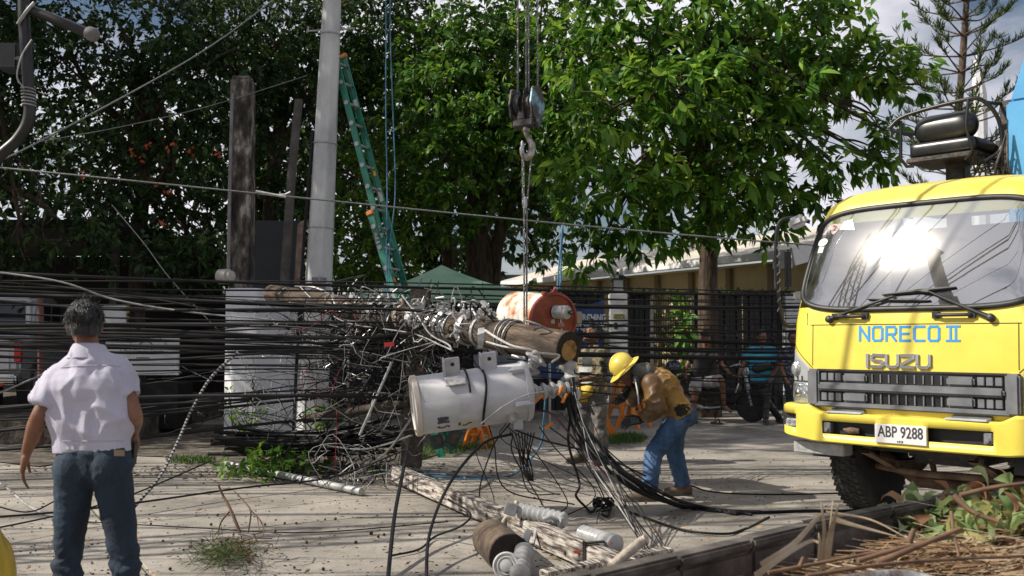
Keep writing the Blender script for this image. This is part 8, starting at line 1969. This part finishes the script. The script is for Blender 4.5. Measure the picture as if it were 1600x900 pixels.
# cables strung above the picture that stripe the road with shadow
for i in range(14):
    y = 3.4 + 6.8 * (i + rw.random() * .9) / 14; z = rw.uniform(4.3, 6.4) + .12 * y; z = max(z, 1.9 + .36 * y); r = rw.choice((.01, .016, .022, .03))
    tag(MB().tube(sag((-26, y - rw.uniform(.1, .9), z + 1.2), (12, y + rw.uniform(.2, 1.4), z + .9), rw.uniform(.5, .9), 24), r, 5).build('cable', M['black_cable']), 'cable strung high over the road', 'cable', 'cables strung high over the road')

# ---- the named ones
single('guy_wire', 'long grey messenger wire crossing the whole street above the ladder foot', 'wire', [P(-200, 246, 11.8), P(0, 262, 11.8), P(450, 307, 11.9), P(840, 346, 12), P(1140, 373, 12.0), P(1300, 385, 12.1)], .011, M['rope_steel'])
mb = MB(); q = [P(405, 302, 11.86), P(425, 305, 11.86), P(446, 304, 11.86), P(454, 300, 11.86)]; mb.tube(q, .013, 6); mb.tube([P(400, 299, 11.85), P(447, 308, 11.85)], .018, 6); tag(mb.build('wire_clamp', M['galv']), 'preformed grip on the messenger wire by the slanting pole', 'clamp')
single('guy_wire', 'pale stay wire rising to the right in the upper left', 'wire', [P(-40, 262, 10), P(25, 240, 10), P(250, 120, 11.5), P(350, 58, 12.3), P(440, -10, 13)], .009, M['rope_steel'])
single('wire', 'faint grey wire crossing the dark trees at the left', 'wire', [P(60, 222, 12), P(190, 198, 12.5), P(330, 165, 13.2), P(480, 118, 14)], .006, M['rope_steel'])
single('wire', 'thin dark wire slanting down behind the square post', 'wire', [P(175, 320, 12), P(225, 380, 12), P(270, 440, 12), P(345, 520, 12)], .006, M['rope_steel'])
single('wire', 'dark overhead wire passing in front of the tree above the hook block', 'wire', [P(640, -20, 14), P(700, 0, 14), P(850, 60, 14), P(1010, 115, 14), P(1200, 190, 14.4), P(1400, 255, 15)], .008, M['black_cable'])
for a in ([P(880, -10, 15), P(1000, 40, 15), P(1180, 95, 15), P(1330, 165, 15.2), P(1480, 215, 16)], [P(1090, 45, 15), P(1250, 130, 15), P(1330, 185, 15), P(1500, 235, 15.5)], [P(1040, 140, 15), P(1200, 215, 15), P(1400, 240, 15), P(1560, 262, 15)]):
    single('wire', 'thin dark service wire in front of the big bright tree', 'wire', a, .007, M['black_cable'], group='thin service wires in front of the big bright tree')
for du, dy, lab in ((0, 0, 'blue rope hanging beside the ladder, left strand'), (7, .05, 'blue rope hanging beside the ladder, right wavy strand')):
    single('rope', lab, 'rope', [P(603 + du, -40, 12.9 + dy), P(603 + du, 60, 12.9 + dy), P(603 + du * 1.6, 180, 12.9 + dy), P(605 + du * 1.8, 300, 12.9 + dy), P(604 + du * .8, 380, 12.9 + dy), P(605 + du * .3, 465, 12.9 + dy)], .0075, M['blue_rope'])
single('rope', 'blue rope loop hung from the messenger wire above the red transformer', 'rope', [P(870, 466, 11.9), P(873, 420, 11.9), P(879, 352, 11.95), P(877, 400, 11.95), P(875, 466, 11.9)], .011, M['blue_rope'])
single('rope', 'blue rope trailing over the road behind the crossarm', 'rope', [G(590, 740, .02), G(640, 742, .02), G(690, 741, .02), G(740, 746, .02), G(800, 742, .03), P(842, 700, 9.4), P(850, 655, 9.2), P(853, 610, 9)], .011, M['blue_rope'])
single('rope', 'second loop of thin blue rope on the road by the crossarm', 'rope', [G(570, 736, .02), G(600, 728, .02), G(650, 735, .02), G(690, 748, .02), G(760, 748, .02)], .008, M['blue_rope'])
# black and white taped cable on the left
def taped(label, pts, r):
    t = thing('cable', label, 'cable', P(*pts[0]) if not isinstance(pts[0], Vector) else pts[0]); q = spline([P(*p) for p in pts], 10); mb = MB(); mb.tube(q, r, 6); mb.build('core', M['black_cable'], t, smooth=60)
    mb = MB(); i = 0
    while i < len(q) - 1:
        mb.tube([q[i], lerp(q[i], q[i + 1], .55)], r * 1.12, 6); i += 1
    mb.build('white_tape', M['grey_cable'], t)
taped('black cable with pale wraps curving down behind the man to the road', [(372, 550, 10.2), (330, 590, 10), (300, 640, 9.6), (278, 690, 9.3), (250, 745, 8.9), (210, 792, 8.5)], .013)
single('cable', 'pale cable on the road at the left of the man in the pale shirt', 'cable', [G(-30, 740, .02), G(4, 757, .02), G(45, 790, .02), G(85, 806, .02), G(150, 815, .02)], .012, M['grey_cable'])
single('cable', 'long black cable low over the road behind the man, rising to the right', 'cable', [P(-60, 812, 7.6), P(90, 800, 7.9), P(210, 786, 8.2), P(380, 762, 8.8), P(520, 745, 9.3), P(640, 700, 9.4)], .009, M['black_cable'])
single('cable', 'thin black cable crossing the road left of the man', 'cable', [P(-40, 832, 7.2), P(90, 805, 7.8), P(200, 775, 8.4), P(330, 720, 9.2)], .007, M['black_cable'])
single('cable', 'thin black cable lying on the road from the man to the right', 'cable', [G(130, 815, .02), G(300, 824, .02), G(480, 832, .02), G(700, 815, .02)], .005, M['black_cable'])
single('cable', 'thin dark cable low over the road left of the man', 'cable', [P(-40, 780, 8), P(40, 800, 8), P(90, 781, 8.2)], .006, M['black_cable'])
single('cable', 'silvery cable running diagonally at the far left', 'cable', [P(-60, 640, 9.4), P(0, 614, 9.5), P(78, 580, 9.7), P(150, 548, 9.9)], .010, M['rope_steel'])
single('cable', 'long pale service drop sloping from the left edge to the square post', 'cable', [P(-120, 412, 9.6), P(80, 437, 9.8), P(180, 468, 10), P(300, 488, 10.2), P(430, 500, 10.4)], .010, M['grey_cable'])
single('cable', 'hanging black cable loop below the cable heap', 'cable', [P(438, 705, 11.2), P(434, 745, 11.1), P(438, 775, 11.05), P(462, 790, 11), P(488, 780, 11), P(495, 750, 11.1), P(500, 705, 11.2)], .009, M['rope_steel'])
# cables hanging from the grey transformer
single('cable', 'stout black cable hanging from the base of the grey transformer to the road', 'cable', [P(640, 684, 8.3), P(629, 740, 7.6), P(616, 810, 7.0), P(606, 905, 6.2)], .014, M['black_cable'])
single('cable', 'black cable curving from under the grey transformer to the bottom of the photo', 'cable', [P(800, 678, 8.4), P(760, 690, 8.2), P(720, 730, 7.8), P(690, 780, 7.2), P(670, 840, 6.7), P(666, 905, 6.2)], .012, M['black_cable'])
single('cable', 'thin black lead lying from the crossarm toward the bottom left', 'cable', [P(700, 780, 7.6), P(735, 802, 7.4), P(720, 822, 7.2), G(680, 838, .03), G(655, 858, .02), G(612, 868, .02)], .008, M['black_cable'])
single('cable', 'black cable draped from the transformer drain to the shackle bundle', 'cable', [P(805, 672, 8.35), P(850, 688, 8.3), P(890, 698, 8.3), P(940, 712, 8.2), P(1010, 744, 8.1)], .008, M['black_cable'])
for i in range(8):
    u = 800 + i * 5; single('cable', 'thin black lead hanging knotted below the transformer valve', 'cable', [P(u, 676, 8.35), P(808 + i * 3, 700, 8.3), P(818 + i * 1.2 + rw.gauss(0, 3), 730, 8.3), P(830 + rw.gauss(0, 2), 750, 8.25), P(826 + rw.gauss(0, 3), 742, 8.25)], .007, M['black_cable'], group='thin leads hanging knotted below the transformer')
for i in range(9):
    a = P(rw.uniform(740, 860), rw.uniform(655, 680), 8.6); b = G(rw.uniform(690, 960), rw.uniform(745, 830), .02); mid = lerp(a, b, .6) - V((rw.uniform(-.5, .5), 0, rw.uniform(0, .25))); mid.z = max(mid.z, .05)
    single('cable', 'thin black wire looping from the transformer down to the road', 'cable', [a, lerp(a, mid, .5) + V((rw.gauss(0, .15), 0, .1)), mid, b], rw.choice((.004, .005, .006)), M['black_cable'], group='thin wires looping from the transformer to the road')
# the stiff bundle from the shackle down to the road at the right
for i in range(10):
    s = i / 9; a = P(884 + rw.gauss(0, 8), 606 + rw.gauss(0, 14), 8.8 + rw.gauss(0, .08)); b = P(902 + 24 * s, 682 + rw.gauss(0, 5), 8.3); c = P(978 + 40 * s + rw.gauss(0, 6), 757 + 8 * s + rw.gauss(0, 4), 8.0 + .2 * s); d = G(1062 + 46 * s, 796 - rw.uniform(0, 5), .02); e = G(1120 + 70 * s, 806 - rw.uniform(0, 8), .015)
    single('cable', 'heavy black cable in the stiff bundle swept down to the road at the right', 'cable', [a, b, c, d, e], rw.choice((.006, .008, .010, .013)), M['black_cable'], group='heavy black cables swept down to the road at the right')
single('cable', 'black cable end running on along the road to the truck wheel', 'cable', [G(1150, 802, .015), G(1260, 798, .015), G(1350, 796, .012), G(1500, 770, .012), G(1700, 740, .012)], .014, M['black_cable'])
single('cable', 'thin cable running from the worker along the road to the truck', 'cable', [G(1078, 758, .04), G(1110, 768, .02), G(1170, 772, .015), G(1250, 772, .015), G(1330, 770, .015)], .008, M['black_cable'])
single('cable', 'cut black cable end bent up near the low wall', 'cable', [G(985, 800, .02), G(1060, 826, .02), G(1130, 834, .02), G(1165, 826, .02), P(1202, 808, 7.6)], .010, M['black_cable'])
for i in range(12):
    a = P(884 + rw.gauss(0, 10), 610 + rw.gauss(0, 14), 8.7); c = P(945 + rw.gauss(0, 10), 730 + rw.gauss(0, 8), 8.0); d = G(1015 + rw.gauss(0, 12), 858 + rw.uniform(-8, 5), .02); k = rw.random(); m = M['grey_cable'] if k < .2 else M['red_cable'] if k < .27 else M['black_cable']
    nm = {'grey_cable': 'pale', 'red_cable': 'red', 'black_cable': 'black'}[m.name]
    single('conductor', '%s thin conductor in the spray fanning down to the low wall' % nm, 'wire', [a, lerp(a, c, .5) + V((rw.gauss(0, .03), 0, -.03)), c, lerp(c, d, .5), d], rw.choice((.003, .004, .005)), m, group='%s conductors fanning down to the low wall' % nm)
single('cable', 'knotted black lead hanging to a coil on the road', 'cable', [P(893, 640, 8.6), P(888, 690, 8.5), P(903, 745, 8.3), P(905, 762, 8.25), P(900, 775, 8.2), G(915, 792, .03), G(925, 800, .03), G(935, 788, .05), G(945, 795, .03), G(955, 785, .05), G(950, 806, .02), G(938, 800, .06), G(955, 795, .03)], .011, M['black_cable'])
mb = MB(); mb.tube([G(943, 792, .03) + V((.09 * math.cos(a), .07 * math.sin(a) + .02 * math.sin(a * .37), .04 + .03 * math.sin(a * 1.7))) for a in [k * .5 for k in range(60)]], .008, 5); tag(mb.build('cable_coil', M['black_cable']), 'small messy coil of black wire on the road', 'coil')
for k, (u, v, a) in enumerate(((834, 628, .5), (842, 622, .6), (876, 610, 1.1), (882, 622, 1.1), (858, 665, .7))):
    mb = MB(); c = P(u, v, 8.55); d = V((math.cos(a), 0, math.sin(a))); mb.tube([c - d * .045, c + d * .045], .014, 8); tag(mb.build('splice_sleeve', M['orange_plastic'], None), 'orange splice sleeve on a cable beside the transformer bushing', 'sleeve', 'orange splice sleeves in the cable bundle')
single('cable', 'dark red cable curving from the bushing to the bundle', 'cable', [P(822, 646, 8.6), P(845, 642, 8.6), P(866, 650, 8.5), P(900, 690, 8.4), P(950, 745, 8.2)], .009, mat('maroon_cable', [(.05, .008, .012), (.1, .02, .025)], .35, scale=8))
single('cable', 'stiff pale wire arching from the transformer to the bushing', 'cable', [P(752, 662, 8.25), P(785, 636, 8.2), P(820, 618, 8.25), P(850, 612, 8.35), P(872, 604, 8.5)], .006, M['grey_cable'])
for i, (z0, z1) in enumerate(((598, 570), (604, 588), (626, 612), (640, 622))):
    single('cable', 'dark cable from the shackle pulley past the worker to the truck', 'cable', [P(900, z0, 8.85), P(960, lerp(z0, z1, .4) - 4, 9.9), P(1040, lerp(z0, z1, .7), 11.0), P(1240, z1, 11.5), P(1420, z1 - 8, 13)], .008 if i < 2 else .006, M['black_cable'], group='dark cables from the shackle to the truck')
# ropes tied round the pole
M['white_rope'] = mat('white_rope', [(.34, .33, .31), (.5, .49, .46)], .8, scale=30)
single('rope', 'pale rope tied along the underside of the hanging wooden pole', 'rope', [P(758, 516, 9.2), P(775, 527, 8.95), P(800, 540, 8.8), P(826, 546, 8.7), P(840, 553, 8.7), P(846, 567, 8.65)], .011, M['white_rope'])
single('rope', 'second pale rope sagging beneath the hanging wooden pole', 'rope', [P(760, 534, 9.1), P(790, 542, 8.9), P(825, 545, 8.75), P(840, 551, 8.7), P(870, 554, 8.75), P(873, 558, 8.75), P(862, 566, 8.7)], .010, M['white_rope'])
mb = MB(); mb.ell(P(836, 551, 8.68), (.03, .03, .025)); tag(mb.build('rope_knot', M['white_rope']), 'lump of knotted pale rope under the wooden pole', 'knot')

# ---- the tangle itself
def tangle(n, region, r_choices, seed, loop=.5, ysp=.9):
    q = random.Random(seed); mb = MB()
    for _ in range(n):
        u, v, su, sv, Y = q.choice(region); c = P(q.gauss(u, su), q.gauss(v, sv), Y + q.uniform(-ysp, ysp) * .6); k = q.random(); r = q.choice(r_choices)
        if k < loop:      # curl
            R_ = q.uniform(.04, .17); ax = V((q.gauss(0, .5), q.gauss(0, 1) + .8, q.gauss(0, .5))).normalized(); x, y, _ = frame(ax); a0 = q.uniform(0, 6.28); sp = q.uniform(2, 7); m = max(6, int(sp * 2.4))
            pts = [c + (x * math.cos(a0 + sp * i / m) + y * math.sin(a0 + sp * i / m)) * R_ * (1 + .25 * math.sin(i * .9)) + ax * .015 * i * q.uniform(-1, 1) + V((.008 * i, 0, 0)) for i in range(m)]
        else:             # limp strand
            L = q.uniform(.12, .42); d = V((q.gauss(0, 1), q.gauss(0, .5), q.gauss(0, .75))).normalized(); b = V((q.gauss(0, .12), q.gauss(0, .1), q.gauss(-.06, .12)))
            pts = spline([c - d * L, c + b, c + d * L + b * q.uniform(-1, 1), c + d * L * 1.25 + V((q.gauss(0, .1), 0, -.1))], 4)
        mb.tube(pts, r, 5)
    return mb
REG_T = [(520, 505, 55, 28, 12.0), (600, 490, 55, 22, 11.2), (660, 510, 40, 25, 10.4), (560, 560, 60, 35, 11.2), (640, 570, 35, 40, 10.6), (520, 630, 55, 35, 11.4), (590, 640, 55, 45, 10.8), (530, 690, 45, 30, 11.0), (560, 730, 35, 22, 10.6), (430, 650, 55, 25, 11.6), (690, 560, 20, 40, 10.4)]
tag(tangle(330, REG_T, (.003, .004, .005, .006, .008), 3).build('wire_tangle', M['black_cable'], None, smooth=60), 'dense black tangle of torn wires left of the grey transformer', 'wire tangle', None, 'stuff')
tag(tangle(85, REG_T[:6] + [(600, 490, 60, 18, 11.0), (680, 490, 35, 18, 10.2), (565, 745, 30, 18, 10.4)], (.003, .004, .005, .006), 5, .4).build('wire_tangle', M['bare_wire'], None, smooth=60), 'bright bare wire ends bristling through the black tangle', 'wire tangle', None, 'stuff')
tag(tangle(64, [(545, 600, 60, 50, 10.6), (620, 600, 50, 60, 10.2), (560, 740, 35, 20, 10.3), (440, 600, 60, 40, 11.4), (500, 520, 50, 20, 11.6)], (.003, .004, .005), 9, .3).build('wire_tangle', M['grey_cable'], None, smooth=60), 'pale grey wires looping through the tangle', 'wire tangle', None, 'stuff')
tag(tangle(6, [(480, 600, 40, 50, 11.2), (560, 500, 60, 15, 11), (520, 610, 20, 30, 11)], (.003, .004), 13, .4).build('wire_tangle', M['red_cable'], None, smooth=60), 'a few thin red wires in the tangle', 'wire tangle', None, 'stuff')
single('cable', 'white hose-like cable arching over the left end of the wooden pole', 'cable', [P(462, 447, 12.6), P(490, 449, 12.4), P(514, 460, 12.2), P(516, 478, 12.2)], .016, M['grey_cable'])
single('cable', 'pale cable slanting down from the wooden pole to the transformer bracket', 'cable', [P(465, 444, 12.4), P(500, 478, 12), P(545, 505, 11), P(640, 520, 10), P(690, 540, 9.0), P(708, 548, 8.7)], .007, M['grey_cable'])
single('cable', 'white stiff cable drooping from the clamps to the first hanger bracket', 'cable', [P(628, 462, 10.6), P(650, 490, 10.2), P(672, 522, 9.6), P(700, 538, 8.9), P(706, 548, 8.6)], .009, M['grey_cable'])
single('cable', 'pale straight conduit slanting through the tangle', 'pipe', [P(612, 566, 10.0), P(592, 612, 10), P(562, 680, 10)], .014, M['galv'])
single('cable', 'pale cable sweeping from the transformer base to the lower tangle', 'cable', [P(642, 655, 8.4), P(610, 700, 9.2), P(580, 725, 9.8), P(530, 752, 10.2)], .010, M['rope_steel'])
single('cable', 'second sweeping cable below the transformer base', 'cable', [P(644, 680, 8.5), P(600, 695, 9.4), P(560, 702, 10), P(500, 695, 10.6)], .009, M['rope_steel'])
for k in range(7):
    a = P(556 + rw.gauss(0, 4), 740, 10.5); ang = rw.uniform(3.4, 6.0); b = a + V((math.cos(ang) * rw.uniform(.3, .7), rw.uniform(-.4, .2), math.sin(ang) * .35)); b.z = max(.03, b.z)
    single('cable', 'wire splayed from the knot onto the road', 'cable', [a, lerp(a, b, .5) + V((0, 0, .05)), b], .009, M['grey_cable'] if k % 2 else M['black_cable'], group='wires splayed from the knot onto the road')
for k, (u, v) in enumerate(((522, 748), (577, 752))):
    mb = MB(); mb.lathe([(.02, -.05), (.05, -.03), (.055, .02), (.03, .05), (.015, .06)], P(u, v, 10.4), (.2, -.3, -1), 14); tag(mb.build('insulator', M['porcelain'], None, smooth=50), ('left' if k == 0 else 'right') + ' small white spool insulator hanging under the tangle', 'insulator')
mb = MB(); mb.box(P(608, 538, 9.3), (.09, .03, .04), Matrix.Rotation(-.1, 3, 'Y')); tag(mb.build('tag', mat('red_tag', (.45, .02, .02), .5)), 'small red tag caught on the wires', 'tag')
mb = MB(); mb.box(P(650, 590, 10.7), (.22, .14, 1.9), Matrix.Rotation(.05, 3, 'Y')); tag(mb.build('timber', mat('dark_timber', [(.03, .025, .02), (.09, .075, .06)], .9, scale=8, bump=.4), bevel=.01), 'dark upright timber behind the end of the grey transformer', 'timber')
mb = MB(); mb.tube([P(475, 655, 11.2), P(640, 628, 10.6)], .05, 8); tag(mb.build('timber', bpy.data.materials['dark_timber'], None, smooth=50), 'dark round timber lying across the lower tangle', 'timber')
